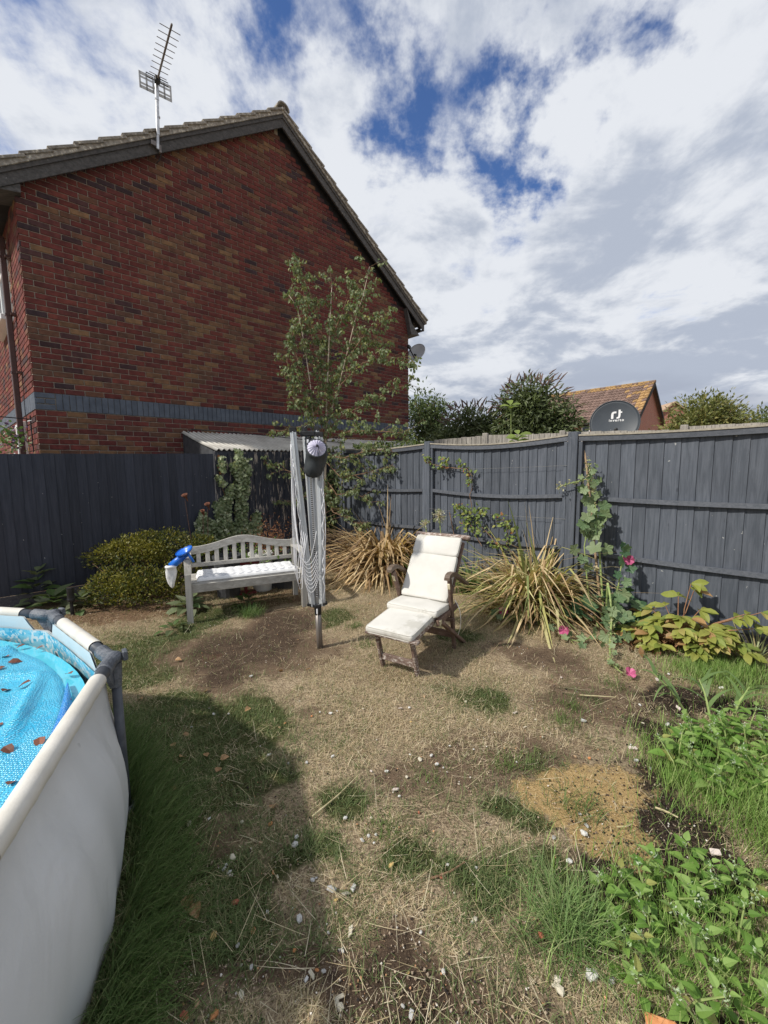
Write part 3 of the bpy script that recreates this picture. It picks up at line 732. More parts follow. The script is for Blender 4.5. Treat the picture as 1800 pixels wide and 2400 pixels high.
def pool_wall_mat():
    m, nt, bs, out = base_mat('pool_vinyl')
    v = ocoord(nt, (1, 1, 1), False)
    col = mixc(nt, ramp(nt, noise_n(nt, v, 1.6), .35, .65), (.57, .585, .60), (.64, .65, .66))
    sm = noise_n(nt, ocoord(nt, (1, 1, .5), False), 5.0, 7.0, .7)
    col = mixc(nt, math_n(nt, 'MULTIPLY', ramp(nt, sm, .58, .78), .55), col, (.40, .40, .395))
    sc_ = noise_n(nt, ocoord(nt, (9, 9, 2.2), False), 2.2, 3.0, .45, .8)
    line = math_n(nt, 'MULTIPLY', ramp(nt, sc_, .700, .715), ramp(nt, noise_n(nt, v, 3.0, 2.0), .5, .6))
    col = mixc(nt, math_n(nt, 'MULTIPLY', line, .6), col, (.16, .16, .17))
    z = nd(nt, 'ShaderNodeSeparateXYZ', {0: nd(nt, 'ShaderNodeTexCoord').outputs['Object']}).outputs[2]
    low = math_n(nt, 'MULTIPLY', math_n(nt, 'SUBTRACT', 1.0, ramp(nt, math_n(nt, 'ADD', z, math_n(nt, 'MULTIPLY', sm, .12)), .06, .16)), .55)
    col = mixc(nt, low, col, (.30, .29, .24))
    nt.links.new(col, bs.inputs['Base Color'])
    bs.inputs['Roughness'].default_value = .5
    bs.inputs['Specular IOR Level'].default_value = .3
    h = math_n(nt, 'ADD', noise_n(nt, ocoord(nt, (1, 1, .35), False), 3.2, 3.0, .5, 1.2), math_n(nt, 'MULTIPLY', noise_n(nt, v, 160.0, 2.0), .03))
    bump_n(nt, bs, h, .35, .05)
    return m
M['pool_wall'] = pool_wall_mat()
M['pool_sleeve'] = pmat('pool_sleeve_vinyl', (.58, .555, .50), (.655, .63, .58), 8, bump=.35, bscale=130, dist=.002, rough=.6)
M['pool_grey'] = pmat('dark_grey_pool_tube', (.062, .070, .086), (.09, .10, .118), 20, bump=0, rough=.42, spec=.5)
M['pool_joint'] = pmat('textured_grey_joint', (.085, .096, .116), (.14, .152, .175), 24, bump=.9, bscale=45, dist=.012, rough=.42, spec=.5)
M['blue_plastic'] = pmat('bright_blue_plastic', (.012, .13, .58), (.02, .17, .66), 10, bump=0, rough=.35, spec=.5)
M['white_mesh'] = pmat('white_filter_cloth', (.74, .75, .76), (.8, .8, .8), 30, bump=.3, bscale=120, rough=.9)
M['bag'] = pmat('charcoal_bag_cloth', (.028, .032, .036), (.055, .06, .064), 8, bump=.5, bscale=14, dist=.01, rough=.6, spec=.3)
M['bag_top'] = pmat('lilac_lining', (.45, .43, .55), (.62, .60, .70), 10, bump=.2, rough=.8)
M['rust'] = pmat('rusty_steel', (.085, .034, .022), (.19, .075, .042), 40, bump=.4, rough=.9)
M['rust_dark'] = pmat('dark_rusty_rod', (.06, .035, .028), (.10, .055, .04), 40, bump=.2, rough=.9)
M['cane'] = pmat('bamboo', (.30, .20, .12), (.42, .30, .19), 6, stretch=(8, 8, 1), bump=.1, rough=.6)
M['bark'] = pmat('pale_birch_bark', (.46, .37, .28), (.62, .54, .44), 30, stretch=(1, 1, .4), bump=.4, rough=.85, c3=(.14, .10, .08), c3scale=14, c3lo=.62, c3hi=.68)
M['twig'] = pmat('brown_twig', (.17, .10, .06), (.26, .16, .10), 30, bump=.2, rough=.8)
M['stem_green'] = pmat('green_stem', (.22, .30, .10), (.32, .38, .14), 20, bump=0, rough=.6)
M['stem_dry'] = pmat('dry_stem', (.42, .36, .20), (.55, .48, .30), 20, bump=0, rough=.7)
M['dark_pot'] = pmat('charcoal_pot', (.05, .052, .058), (.075, .078, .085), 10, bump=.2, rough=.6)
M['white_pot'] = pmat('white_glazed_pot', (.74, .73, .70), (.80, .79, .76), 3, bump=.1, rough=.4, c3=(.3, .29, .27), c3scale=5, c3lo=.63, c3hi=.70)
M['red_pot'] = pmat('dark_red_trough', (.14, .02, .022), (.19, .03, .03), 3, bump=0, rough=.5)
for _n, _a, _b in (('w', (.52, .51, .48), (.66, .65, .62)), ('b', (.52, .47, .36), (.66, .61, .49)), ('o', (.46, .19, .075), (.58, .27, .12)),
                   ('p', (.56, .47, .42), (.66, .58, .53)), ('t', (.40, .26, .15), (.52, .36, .22)), ('y', (.56, .37, .14), (.68, .49, .22)),
                   ('g', (.36, .35, .33), (.48, .47, .45)), ('r', (.32, .10, .06), (.44, .17, .10))):
    M['stone_' + _n] = pmat('stone_' + {'w': 'white', 'b': 'beige', 'o': 'orange', 'p': 'pink', 't': 'tan', 'y': 'yellow', 'g': 'grey', 'r': 'red'}[_n], _a, _b, 40, bump=.4, rough=.9, vary=.08)
M['foliage'] = leaf_mat('foliage')
M['grass'] = leaf_mat('grass_blades', transl=.22, vary=0, nscale=8.0, spec=.2)
M['foliage_thin'] = leaf_mat('thin_foliage', transl=.42)
M['petal'] = leaf_mat('pink_petals', transl=.35, const=((.62, .10, .27), (.72, .20, .38)))
M['dry_leaf'] = leaf_mat('dry_leaves', transl=.15, const=((.40, .21, .10), (.56, .36, .19)), vary=.25)

# liner pattern band
def liner_mat():
    m, nt, bs, out = base_mat('mosaic_pool_liner')
    v = nd(nt, 'ShaderNodeTexCoord').outputs['Object']
    vo = nd(nt, 'ShaderNodeTexVoronoi', {'Vector': v, 'Scale': 34.0}, distance='CHEBYCHEV')
    vo2 = nd(nt, 'ShaderNodeTexVoronoi', {'Vector': v, 'Scale': 60.0}, distance='CHEBYCHEV')
    f = ramp(nt, nd(nt, 'ShaderNodeSeparateColor', {0: vo.outputs['Color']}).outputs[0], .25, .75)
    f2 = ramp(nt, nd(nt, 'ShaderNodeSeparateColor', {0: vo2.outputs['Color']}).outputs[1], .72, .74)
    col = mixc(nt, f, (.07, .44, .66), (.25, .62, .78))
    col = mixc(nt, f2, col, (.66, .78, .82))
    nt.links.new(col, bs.inputs['Base Color'])
    bs.inputs['Roughness'].default_value = .35
    return m
M['liner'] = liner_mat()
M['liner_plain'] = pmat('pale_liner', (.60, .68, .71), (.66, .735, .76), 3, bump=.1, rough=.4)

def bubble_mat(name, c1, c2):
    m, nt, bs, out = base_mat(name)
    v = nd(nt, 'ShaderNodeTexCoord').outputs['Object']
    v = vmath(nt, 'ADD', v, vmath(nt, 'SCALE', nd(nt, 'ShaderNodeTexNoise', {'Vector': v, 'Scale': 3.0}).outputs[1]))
    vo = nd(nt, 'ShaderNodeTexVoronoi', {'Vector': nd(nt, 'ShaderNodeTexCoord').outputs['Object'], 'Scale': 112.0, 'Randomness': 0.45})
    dome = math_n(nt, 'SUBTRACT', 1.0, ramp(nt, vo.outputs['Distance'], 0.15, 0.62))
    nz = noise_n(nt, nd(nt, 'ShaderNodeTexCoord').outputs['Object'], 9.0, 4.0)
    col = mixc(nt, ramp(nt, nz, .3, .7), c1, c2)
    col = mixc(nt, math_n(nt, 'MULTIPLY', dome, .35), col, (.30, .68, .86))
    nt.links.new(col, bs.inputs['Base Color'])
    bs.inputs['Roughness'].default_value = .22
    bs.inputs['Specular IOR Level'].default_value = .55
    bump_n(nt, bs, math_n(nt, 'ADD', dome, math_n(nt, 'MULTIPLY', nz, .6)), .6, .006)
    return m
M['bubble'] = bubble_mat('blue_bubble_cover', (.035, .40, .66), (.075, .50, .74))
M['bubble_dark'] = bubble_mat('blue_bubble_cover_edge', (.012, .15, .55), (.02, .22, .62))
def water_mat():
    m, nt, bs, out = base_mat('pool_water')
    bs.inputs['Base Color'].default_value = (.10, .50, .64, 1)
    bs.inputs['Roughness'].default_value = .06
    bs.inputs['Specular IOR Level'].default_value = .5
    bump_n(nt, bs, noise_n(nt, ocoord(nt, rand=False), 12.0, 3.0), .15, .01)
    return m
M['water'] = water_mat()

def stripe_mat():
    m, nt, bs, out = base_mat('striped_cotton')
    v = nd(nt, 'ShaderNodeAttribute', attribute_name='Col').outputs['Vector']
    s = nd(nt, 'ShaderNodeSeparateXYZ', {0: v})
    t = math_n(nt, 'FRACT', math_n(nt, 'MULTIPLY', s.outputs[1], 9.0))
    a = math_n(nt, 'MULTIPLY', math_n(nt, 'GREATER_THAN', t, .40), math_n(nt, 'LESS_THAN', t, .52))
    b = math_n(nt, 'MULTIPLY', math_n(nt, 'GREATER_THAN', t, .60), math_n(nt, 'LESS_THAN', t, .66))
    f = math_n(nt, 'MAXIMUM', a, b)
    col = mixc(nt, math_n(nt, 'MULTIPLY', f, .85), (.80, .80, .80), (.13, .155, .22))
    nt.links.new(col, bs.inputs['Base Color'])
    bs.inputs['Roughness'].default_value = .9
    bs.inputs['Specular IOR Level'].default_value = .1
    bump_n(nt, bs, noise_n(nt, ocoord(nt), 300.0, 2.0), .15, .001)
    return m
M['stripe'] = stripe_mat()

def strap_mat():
    m, nt, bs, out = base_mat('perforated_strap')
    v = nd(nt, 'ShaderNodeTexCoord').outputs['Object']
    s = nd(nt, 'ShaderNodeSeparateXYZ', {0: v})
    t = math_n(nt, 'FRACT', math_n(nt, 'MULTIPLY', s.outputs[2], 62.0))
    f = math_n(nt, 'GREATER_THAN', t, .62)
    nt.links.new(mixc(nt, f, (.012, .012, .014), (.5, .5, .5)), bs.inputs['Base Color'])
    bs.inputs['Roughness'].default_value = .5
    return m
M['strap'] = strap_mat()

# ------------------------------------------------------------------ the ground: dried lawn, bare soil, sand, compost
def blob(x, y, L, soft=1.0):
    r = np.zeros_like(x)
    wx = x + .26 * (vnoise(x, y, 2.3, 51) - .5) + .14 * (vnoise(x, y, 6.1, 52) - .5)
    wy = y + .26 * (vnoise(x, y, 2.3, 53) - .5) + .14 * (vnoise(x, y, 6.1, 54) - .5)
    for b in L:
        cx, cy, rx, ry = b[:4]
        k = b[4] if len(b) > 4 else 1.0
        d = ((wx - cx) / rx) ** 2 + ((wy - cy) / ry) ** 2
        r = np.maximum(r, k * np.clip(1.25 * np.exp(-d * .75 * soft), 0, 1))
    return r

def ground_z(x, y):
    z = 0.022 * (vnoise(x, y, 1.3, 1) - .5) + 0.010 * (vnoise(x, y, 4.0, 2) - .5)
    near = np.exp(-((x - 0.1) ** 2 + (y - 3.2) ** 2) / 0.35)       # level under the chair
    return z * (1 - near) - 0.002

gx = np.concatenate([[-900, -250, -80, -30, -12], np.arange(-6, 6.01, .06), [12, 30, 80, 250, 900]])
gy = np.concatenate([[-900, -250, -80, -30, -8, -3], np.arange(-1, 8.01, .06), [9, 12, 20, 40, 100, 300, 900]])
GX, GY = np.meshgrid(gx, gy, indexing='ij')
GZ = ground_z(GX, GY)
far = (np.abs(GX) > 6.5) | (GY > 8.2) | (GY < -1.5)
GZ[far] = -0.01
P = np.stack([GX, GY, GZ], 2)
nx, ny = GX.shape
I = np.arange(nx * ny).reshape(nx, ny)
gF = np.stack([I[:-1, :-1], I[1:, :-1], I[1:, 1:], I[:-1, 1:]], -1).reshape(-1, 4)
xs, ys = GX.ravel(), GY.ravel()
GM = np.stack([np.maximum(blob(xs, ys, M_SOIL), 0.85 * blob(xs, ys, M_MULCH)), blob(xs, ys, M_GREEN), np.zeros_like(xs)], 1)
GM2 = np.stack([blob(xs, ys, M_SAND), blob(xs, ys, M_DARK), blob(xs, ys, M_MULCH)], 1)
ground_me = np_mesh('ground', P.reshape(-1, 3), gF, GM, smooth=True)
_a = ground_me.attributes.new('Mask', 'FLOAT_COLOR', 'POINT')
_a.data.foreach_set('color', np.hstack([GM2, np.ones((len(GM2), 1))]).astype(np.float32).ravel())

def ground_mat():
    m, nt, bs, out = base_mat('dry_lawn_ground')
    v = nd(nt, 'ShaderNodeTexCoord').outputs['Object']
    s1 = nd(nt, 'ShaderNodeSeparateColor', {0: nd(nt, 'ShaderNodeAttribute', attribute_name='Col').outputs['Color']})
    s2 = nd(nt, 'ShaderNodeSeparateColor', {0: nd(nt, 'ShaderNodeAttribute', attribute_name='Mask').outputs['Color']})
    big = noise_n(nt, v, 1.6, 6.0, .6)
    med = noise_n(nt, v, 9.0, 8.0, .68)
    fine = noise_n(nt, v, 95.0, 6.0, .7)
    grain = noise_n(nt, v, 260.0, 3.0, .7)
    def edge(mask, w=.55):
        e = math_n(nt, 'ADD', mask, math_n(nt, 'MULTIPLY', math_n(nt, 'SUBTRACT', med, .5), w * 1.9))
        e = math_n(nt, 'ADD', e, math_n(nt, 'MULTIPLY', math_n(nt, 'SUBTRACT', fine, .5), w * .8))
        return ramp(nt, e, .36, .66)
    straw = mixc(nt, ramp(nt, fine, .34, .66), (.18, .130, .083), (.64, .51, .345))
    straw = mixc(nt, ramp(nt, big, .35, .68), straw, mixc(nt, ramp(nt, fine, .35, .65), (.14, .097, .062), (.48, .37, .235)))
    soil = mixc(nt, ramp(nt, med, .3, .7), (.105, .070, .047), (.20, .138, .092))
    soil = mixc(nt, ramp(nt, fine, .45, .70), soil, (.29, .215, .145))
    soil = mixc(nt, ramp(nt, grain, .60, .70), soil, (.42, .34, .25))
    soil = mixc(nt, math_n(nt, 'MULTIPLY', math_n(nt, 'SUBTRACT', 1.0, ramp(nt, grain, .28, .40)), .7), soil, (.05, .035, .026))
    soild = mixc(nt, ramp(nt, med, .3, .7), (.062, .042, .030), (.118, .082, .057))
    soild = mixc(nt, ramp(nt, grain, .58, .68), soild, (.34, .26, .18))
    soil = mixc(nt, ramp(nt, s1.outputs[0], .70, .95), soil, soild)
    sand = mixc(nt, ramp(nt, fine, .3, .7), (.40, .265, .115), (.60, .43, .21))
    sand = mixc(nt, ramp(nt, grain, .63, .70), sand, (.10, .07, .04))
    dark = mixc(nt, ramp(nt, fine, .38, .62), (.018, .014, .012), (.085, .060, .042))
    dark = mixc(nt, ramp(nt, grain, .62, .72), dark, (.24, .18, .12))
    green = mixc(nt, ramp(nt, fine, .35, .65), (.035, .045, .016), (.12, .125, .05))
    mulch = mixc(nt, ramp(nt, fine, .35, .65), (.09, .055, .035), (.32, .21, .125))
    brick = (.20, .085, .055)
    col = mixc(nt, edge(s1.outputs[1]), straw, green)
    col = mixc(nt, edge(s1.outputs[0]), col, soil)
    red = ramp(nt, noise_n(nt, v, 1.1, 3.0, .5), .66, .72)
    col = mixc(nt, math_n(nt, 'MULTIPLY', red, .3), col, brick)
    col = mixc(nt, edge(s2.outputs[2]), col, mulch)
    col = mixc(nt, edge(s2.outputs[1]), col, dark)
    col = mixc(nt, edge(s2.outputs[0], .95), col, sand)
    nt.links.new(col, bs.inputs['Base Color'])
    bs.inputs['Roughness'].default_value = .95
    bs.inputs['Specular IOR Level'].default_value = .1
    hgt = math_n(nt, 'ADD', math_n(nt, 'MULTIPLY', fine, .6), math_n(nt, 'ADD', math_n(nt, 'MULTIPLY', med, 1.0), math_n(nt, 'MULTIPLY', grain, .25)))
    bump_n(nt, bs, hgt, .9, .03)
    return m
M['ground'] = ground_mat()
link('ground', ground_me, M['ground'], kind='structure')

# ------------------------------------------------------------------ neighbour's brick house
def dirv(az):
    a = math.radians(az)
    return np.array([math.sin(a), math.cos(a), 0.0])
Z = np.array([0, 0, 1.0])
HC = np.array([-4.578, 5.6, 0.0])
HG = dirv(46.3)                                 # along the gable wall, to the right
HN = np.array([HG[1], -HG[0], 0.0])             # out of the gable wall, towards the garden
HF = dirv(-46.5)                                # along the front wall, away from the garden
HFN = np.array([-HF[1], HF[0], 0.0])            # out of the front wall
HW = 7.22
APT, APZ, SL = 3.80, 7.80, 0.690
def gp(t, off, z):
    return HC + HG * t + HN * off + Z * z
def fp(s, off, z):
    return HC + HF * s + HFN * off + Z * z
house = thing('brick_house', 'red brick house with a windowless gable wall behind the left fence', 'house', tuple(HC))
wall = MB()
def under(t):
    return APZ - .06 - (.672 if t < APT else .700) * abs(t - APT)
wall.prism([(0.012, -0.2), (HW - .012, -0.2), (HW - .012, under(HW)), (APT, under(APT)), (0.012, under(0))], HG, Z, HN, HC, -7.5, -0.012)
wall.prism([(.012, -.2), (8, -.2), (8, 4.98), (.012, 4.98)], HF, Z, HFN, HC, -.22, -.012)
wall_o = wall.obj('wall', M['mortar'], house)
mb = MB()  # added dark strip: soffit and shadow of the bargeboard gap put into its colour
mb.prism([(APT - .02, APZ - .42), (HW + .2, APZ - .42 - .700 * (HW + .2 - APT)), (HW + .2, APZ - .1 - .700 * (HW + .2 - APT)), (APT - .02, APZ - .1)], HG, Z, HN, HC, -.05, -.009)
mb.obj('verge_shadow_strip', M['dark_soffit'], house)

RED = [(.190, .050, .041), (.170, .045, .039), (.205, .058, .045), (.158, .047, .042)]
DRK = [(.085, .042, .044), (.068, .040, .045), (.105, .047, .046)]
BRN = [(.190, .088, .056), (.165, .080, .054)]
TAN = [(.265, .148, .078), (.235, .122, .068)]
def brick_tone(t, z):
    n = vnoise(np.array([t * .55 + z * .18]), np.array([z * .9 - t * .25]), 1.0, 3)[0]
    r = random.random()
    if n > .68 and r < .45:
        c = random.choice(TAN if random.random() < .45 else BRN)
    elif r < .055:
        c = random.choice(TAN)
    elif r < .20:
        c = random.choice(BRN)
    elif r < .36:
        c = random.choice(DRK)
    else:
        c = random.choice(RED)
    k = random.uniform(.86, 1.12)
    return tuple(q * k for q in c)

def brick_geo(mb, t0, t1, z0, z1, fr, c, proud=0.0):
    """front face with chamfered arrises, sides run back into the mortar"""
    ch = .004
    o = proud + random.uniform(-.0012, .0012)
    R = [(t0, z0), (t1, z0), (t1, z1), (t0, z1)]
    I_ = [(t0 + ch, z0 + ch), (t1 - ch, z0 + ch), (t1 - ch, z1 - ch), (t0 + ch, z1 - ch)]
    V = [fr(a, -.02, b) for a, b in R] + [fr(a, o - ch, b) for a, b in R] + [fr(a, o, b) for a, b in I_]
    F = [(8, 9, 10, 11)]
    for i in range(4):
        j = (i + 1) % 4
        F += [(i, j, 4 + j, 4 + i), (4 + i, 4 + j, 8 + j, 8 + i)]
    mb.add(V, F, c)

bricks = []         # (size key, t0,t1,z0,z1,frame,colour,kind)
CW, BLN = .075, .225
zb = 2.355          # underside of the painted band
row = 0
for k in range(-14, 76):
    z0 = zb + k * CW
    if k in (0, 1, 2):
        continue
    z1 = z0 + .065
    zc = z0 + .033
    sh = (k % 2) * BLN / 2
    t = 0.0
    first = True
    lim0, lim1 = 0.0, HW
    if zc > under(0):
        lim0 = APT - (APZ - .08 - zc) / .672
    if zc > under(HW):
        lim1 = APT + (APZ - .30 - zc) / .700
    if lim1 - lim0 < .1:
        continue
    edges = [0.0]
    e = BLN / 2 if k % 2 else BLN
    while e < HW - .05:
        edges.append(e)
        e += BLN
    edges.append(HW + .01)
    for a, b in zip(edges[:-1], edges[1:]):
        t0, t1 = max(a, lim0), min(b - .010, lim1)
        if t1 - t0 > .03:
            bricks.append((t0, t1, z0, z1, gp, brick_tone(t0, z0), 'brick'))
# painted soldier course
for i, (t0, t1, z0, z1) in enumerate([(0, .215, zb + .155, zb + .22), (0, .103, zb + .08, zb + .143), (.113, .215, zb + .08, zb + .143), (0, .215, zb, zb + .07)]):
    bricks.append((t0, t1, z0, z1, gp, (1, 1, 1), 'slate'))
t = .225
while t < HW - .03:
    k = random.uniform(.9, 1.1)
    bricks.append((t, min(t + .070, HW), zb, zb + .22, gp, (k, k, k), 'slate'))
    t += .075
def cam_d(b):
    c = b[4]((b[0] + b[1]) / 2, 0, (b[2] + b[3]) / 2)
    return np.linalg.norm(c - np.array([0, 0, 1.55]))
vis = [b for b in bricks if b[2] > 1.78 or cam_d(b) > 9.0]
near_b = sorted(vis, key=lambda b: (b[1] - b[0] < .09, cam_d(b)))[:300]
near_ids = set(id(b) for b in near_b)
for b in near_b:
    mb = MB()
    brick_geo(mb, *b[:5], b[5], .004 if b[6] == 'slate' else 0)
    mb.obj('brick', M['slate_paint'] if b[6] == 'slate' else M['brick'], wall_o)
rest, rest_s = MB(), MB()
for b in bricks:
    if id(b) not in near_ids:
        brick_geo(rest_s if b[6] == 'slate' else rest, *b[:5], b[5], .004 if b[6] == 'slate' else 0)
# front wall bricks (seen almost edge on)
for k in range(-14, 37):
    z0 = zb + k * CW
    e = 0.0 if k % 2 else BLN / 2
    s = e + .0
    while s < 6.5:
        s1 = s + .215
        zc = z0 + .03
        inwin = (1.22 < s + .1 < 2.70 and 3.80 < zc < 4.92) or (1.02 < s + .1 < 1.85 and zc < 2.30)
        if k in (0, 1, 2):
            pass
        elif not inwin:
            brick_geo(rest, s, s1, z0, z0 + .065, fp, tuple(q * 1.15 for q in brick_tone(s * 1.3 + 4, z0)))
        s += BLN
s = 0.0
while s < 6.5:
    brick_geo(rest_s, s, s + .068, zb, zb + .22, fp, (1.1, 1.1, 1.1), .004)
    s += .075
rest.obj('brickwork', M['brick'], wall_o, kind='stuff')
rest_s.obj('painted_brickwork', M['slate_paint'], wall_o, kind='stuff')

# bargeboards, soffit boxes, roof, tiles, ridge
TL, TR = -.42, 7.66
def slope_z(t):
    return APZ - (.672 if t < APT else .700) * abs(t - APT)
for side, (ta, tb) in enumerate(((TL, APT), (APT, TR))):
    mb = MB()
    mb.prism([(ta, slope_z(ta) - .20), (tb, slope_z(tb) - .20), (tb, slope_z(tb)), (ta, slope_z(ta))], HG, Z, HN, HC, .10, .13)
    mb.prism([(ta, slope_z(ta) - .055), (tb, slope_z(tb) - .055), (tb, slope_z(tb) + .004), (ta, slope_z(ta) + .004)], HG, Z, HN, HC, .132, .150)
    mb.obj('bargeboard', M['barge'], house)
    mb = MB()
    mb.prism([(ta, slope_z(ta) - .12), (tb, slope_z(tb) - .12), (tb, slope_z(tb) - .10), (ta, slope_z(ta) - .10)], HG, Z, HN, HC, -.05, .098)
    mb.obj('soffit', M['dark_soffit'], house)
mb = MB()
mb.prism([(-.16, slope_z(-.16) - .202), (.058, slope_z(.058) - .31), (.058, slope_z(.058) - .205)], HG, Z, HN, HC, -.3, .112)
mb.obj('eaves_box', M['barge'], house)
mb = MB()
mb.prism([(7.22, slope_z(TR) - .10), (7.50, slope_z(TR) - .33), (7.20, slope_z(TR) - .36), (7.05, slope_z(7.05) - .205)], HG, Z, HN, HC, -.3, .112)
mb.obj('eaves_box', M['barge'], house)
mb = MB()
for (ta, tb) in ((TL - .05, APT), (APT, TR + .05)):
    mb.prism([(ta, slope_z(ta) + .005), (tb, slope_z(tb) + .005), (tb, slope_z(tb) + .075), (ta, slope_z(ta) + .075)], HG, Z, HN, HC, -7.7, .172)
roof_o = mb.obj('roof', M['roof_tile'], house)
LS = math.hypot(1, SL)
for side in (-1, 1):
    span = (APT - TL + .05) if side < 0 else (TR + .05 - APT)
    n = int(span * LS / .335)
    gauge = span / n
    for i in range(n):
        tc = APT + side * (i + .5) * gauge
        dx = np.array([1, -side * SL * 1.0]) / LS
        e = HG * dx[0] + Z * dx[1]                                # down/right along the slope
        e = e * side                                              # pointing down the slope
        up = np.array(HG * (side * SL) + Z) / LS
        lift = .085
        c = gp(tc, .05, slope_z(tc) + lift * LS * .85)
        ev = e + up * .10                                         # lower edge kicks up over the next tile
        ev = ev / np.linalg.norm(ev)
        uv = np.cross(ev, HN)
        uv = uv if uv[2] > 0 else -uv
        mb = MB()
        mb.cbox(c, ev * gauge * LS * .56, HN * (.145 + random.uniform(-.006, .006)), uv * .017, .004)
        mb.obj('roof_tile', M['roof_tile'], roof_o)
for i in range(3):
    mb = MB()
    pr = []
    for k in range(9):
        a = math.pi * k / 8
        pr.append((.125 * math.cos(a), .115 * math.sin(a)))
    inn = [(x * .84, y * .80) for x, y in reversed(pr)]
    mb.prism(pr + inn, HG, Z, HN, HC + HG * APT + Z * (APZ + .07), .20 - (i + 1) * .46, .20 - i * .46 - .012)
    mb.obj('ridge_tile', M['roof_tile'], roof_o)
# gutter at the far eaves, seen end on, and its outlet
mb = MB()
pr = [(.075 * math.cos(a), .075 * math.sin(a)) for a in np.linspace(math.pi, 2 * math.pi, 9)]
inn = [(x * .85, y * .85) for x, y in reversed(pr)]
mb.prism(pr + inn, HG, Z, HN, HC + HG * 7.70 + Z * (slope_z(TR) - .10), -7, .02)
mb.tube([gp(7.28, -.12, slope_z(TR) - .36), gp(7.28, -.12, slope_z(TR) - .75), gp(7.24, -.2, slope_z(TR) - .8)], .04, 8)
mb.obj('gutter', M['black_plastic'], house)
# downpipe on the front wall
mb = MB()
pc = fp(.93, .075, 0)
mb.cbox(pc + Z * 2.42, HF * .034, HFN * .034, Z * 2.38, .008)
mb.cbox(pc + Z * 4.70, HF * .042, HFN * .042, Z * .06, .008)
pipe = mb.obj('downpipe', M['brown_plastic'], house)
for z in (2.95, 3.75, 4.52):
    mb = MB()
    mb.box(pc + Z * z, HF * .04, HFN * .04, Z * .014)
    mb.box(fp(.86, .03, z), HF * .05, HFN * .03, Z * .014)
    mb.obj('pipe_bracket', M['brown_plastic'], pipe)
mb = MB()
mb.tube([fp(-.05, .30, 4.98), fp(7, .30, 4.98)], .06, 8)
mb.tube([fp(.93, .28, 4.94), fp(.93, .10, 4.80), fp(.93, .075, 4.70)], .035, 8)
mb.obj('gutter', M['brown_plastic'], house)
mb = MB()
mb.prism([(-.05, 0.0), (.36, -.02), (.36, .05), (-.05, .1)], HFN, Z, HF, HC + Z * 5.02, .05, 7.5)
mb.obj('soffit', M['dark_soffit'], house)
# front windows
def window(s0, s1, z0, z1, lab, sash=2):
    fr_ = MB()
    w = .06
    for (a, b, c, d) in ((s0, s1, z0, z0 + w), (s0, s1, z1 - w, z1), (s0, s0 + w, z0 + w, z1 - w), (s1 - w, s1, z0 + w, z1 - w)):
        fr_.cbox(fp((a + b) / 2, .01, (c + d) / 2), HF * (b - a) / 2, HFN * .035, Z * (d - c) / 2, .006)
    mids = np.linspace(s0, s1, sash + 1)[1:-1]
    for q in mids:
        fr_.cbox(fp(q, .012, (z0 + z1) / 2), HF * .035, HFN * .035, Z * ((z1 - z0) / 2 - w), .006)
    fr_.cbox(fp((s0 + s1) / 2, .014, z1 - .36), HF * ((s1 - s0) / 2 - w), HFN * .03, Z * .025, .006)
    wo = thing_part(fr_, 'window', M['white_upvc'])
    mb = MB()
    mb.box(fp((s0 + s1) / 2, -.012, (z0 + z1) / 2), HF * (s1 - s0 - .02) / 2, HFN * .006, Z * (z1 - z0 - .02) / 2)
    mb.obj('pane', M['glass'], wo)
    mb = MB()
    mb.cbox(fp((s0 + s1) / 2, .05, z0 - .045), HF * ((s1 - s0) / 2 + .05), HFN * .09, Z * .04, .008)
    mb.obj('sill', M['white_upvc'], wo)
def thing_part(mb, name, mat):
    return mb.obj(name, mat, house)
window(1.26, 2.62, 3.84, 4.88, 'upper')
window(1.06, 1.80, 1.25, 2.28, 'lower', 1)

# ------------------------------------------------------------------ TV aerial on the bargeboard
T = thing('tv_aerial', 'stick television aerial on a pale pole clamped to the bargeboard', 'aerial', tuple(gp(1.66, .16, 6.2)))
mb = MB()
mb.tube([gp(1.665, .175, 6.20), gp(1.67, .19, 6.36), gp(1.675, .20, 6.40)], .022, 8)
mb.tube([gp(1.675, .20, 6.38), gp(1.70, .20, 7.08)], .024, 10)
for z in (6.62, 6.85):
    mb.tube([gp(1.69, .20, z), gp(1.69, .20, z + .02)], .029, 8)
mb.obj('mast', M['alu'], T)
mb = MB()
mb.box(gp(1.63, .165, 6.26), HG * .05, HN * .02, Z * .03)
mb.box(gp(1.70, .165, 6.22), HG * .015, HN * .02, Z * .05)
mb.obj('bracket', M['alu_dark'], T)
mb = MB()
mb.tube([gp(1.72, .20, 7.0), gp(1.71, .18, 6.9), gp(1.70, .16, 6.4), gp(1.71, .17, 6.15), gp(1.69, .14, 6.08), gp(1.66, .09, 6.05)], .006, 6)
mb.obj('cable', M['black_plastic'], T)
b0, b1 = np.array([-3.212, 6.629, 7.08]), np.array([-2.587, 5.830, 7.08])
bd = (b1 - b0) / np.linalg.norm(b1 - b0)
bs_ = np.array([-bd[1], bd[0], 0])
mb = MB()
mb.beam(b0 - bd * .12, b1, .022, .022)
mb.obj('boom', M['alu_dark'], T)
for i in range(9):
    f = (i + 1.2) / 10.2
    c = b0 + (b1 - b0) * f + Z * .014
    mb = MB()
    L = .105 - .004 * (8 - i) * .3
    mb.tube([c - bs_ * L * 1.15, c + bs_ * L * 1.15], .0045, 6)
    mb.obj('element', M['alu_dark'], T)
mb = MB()
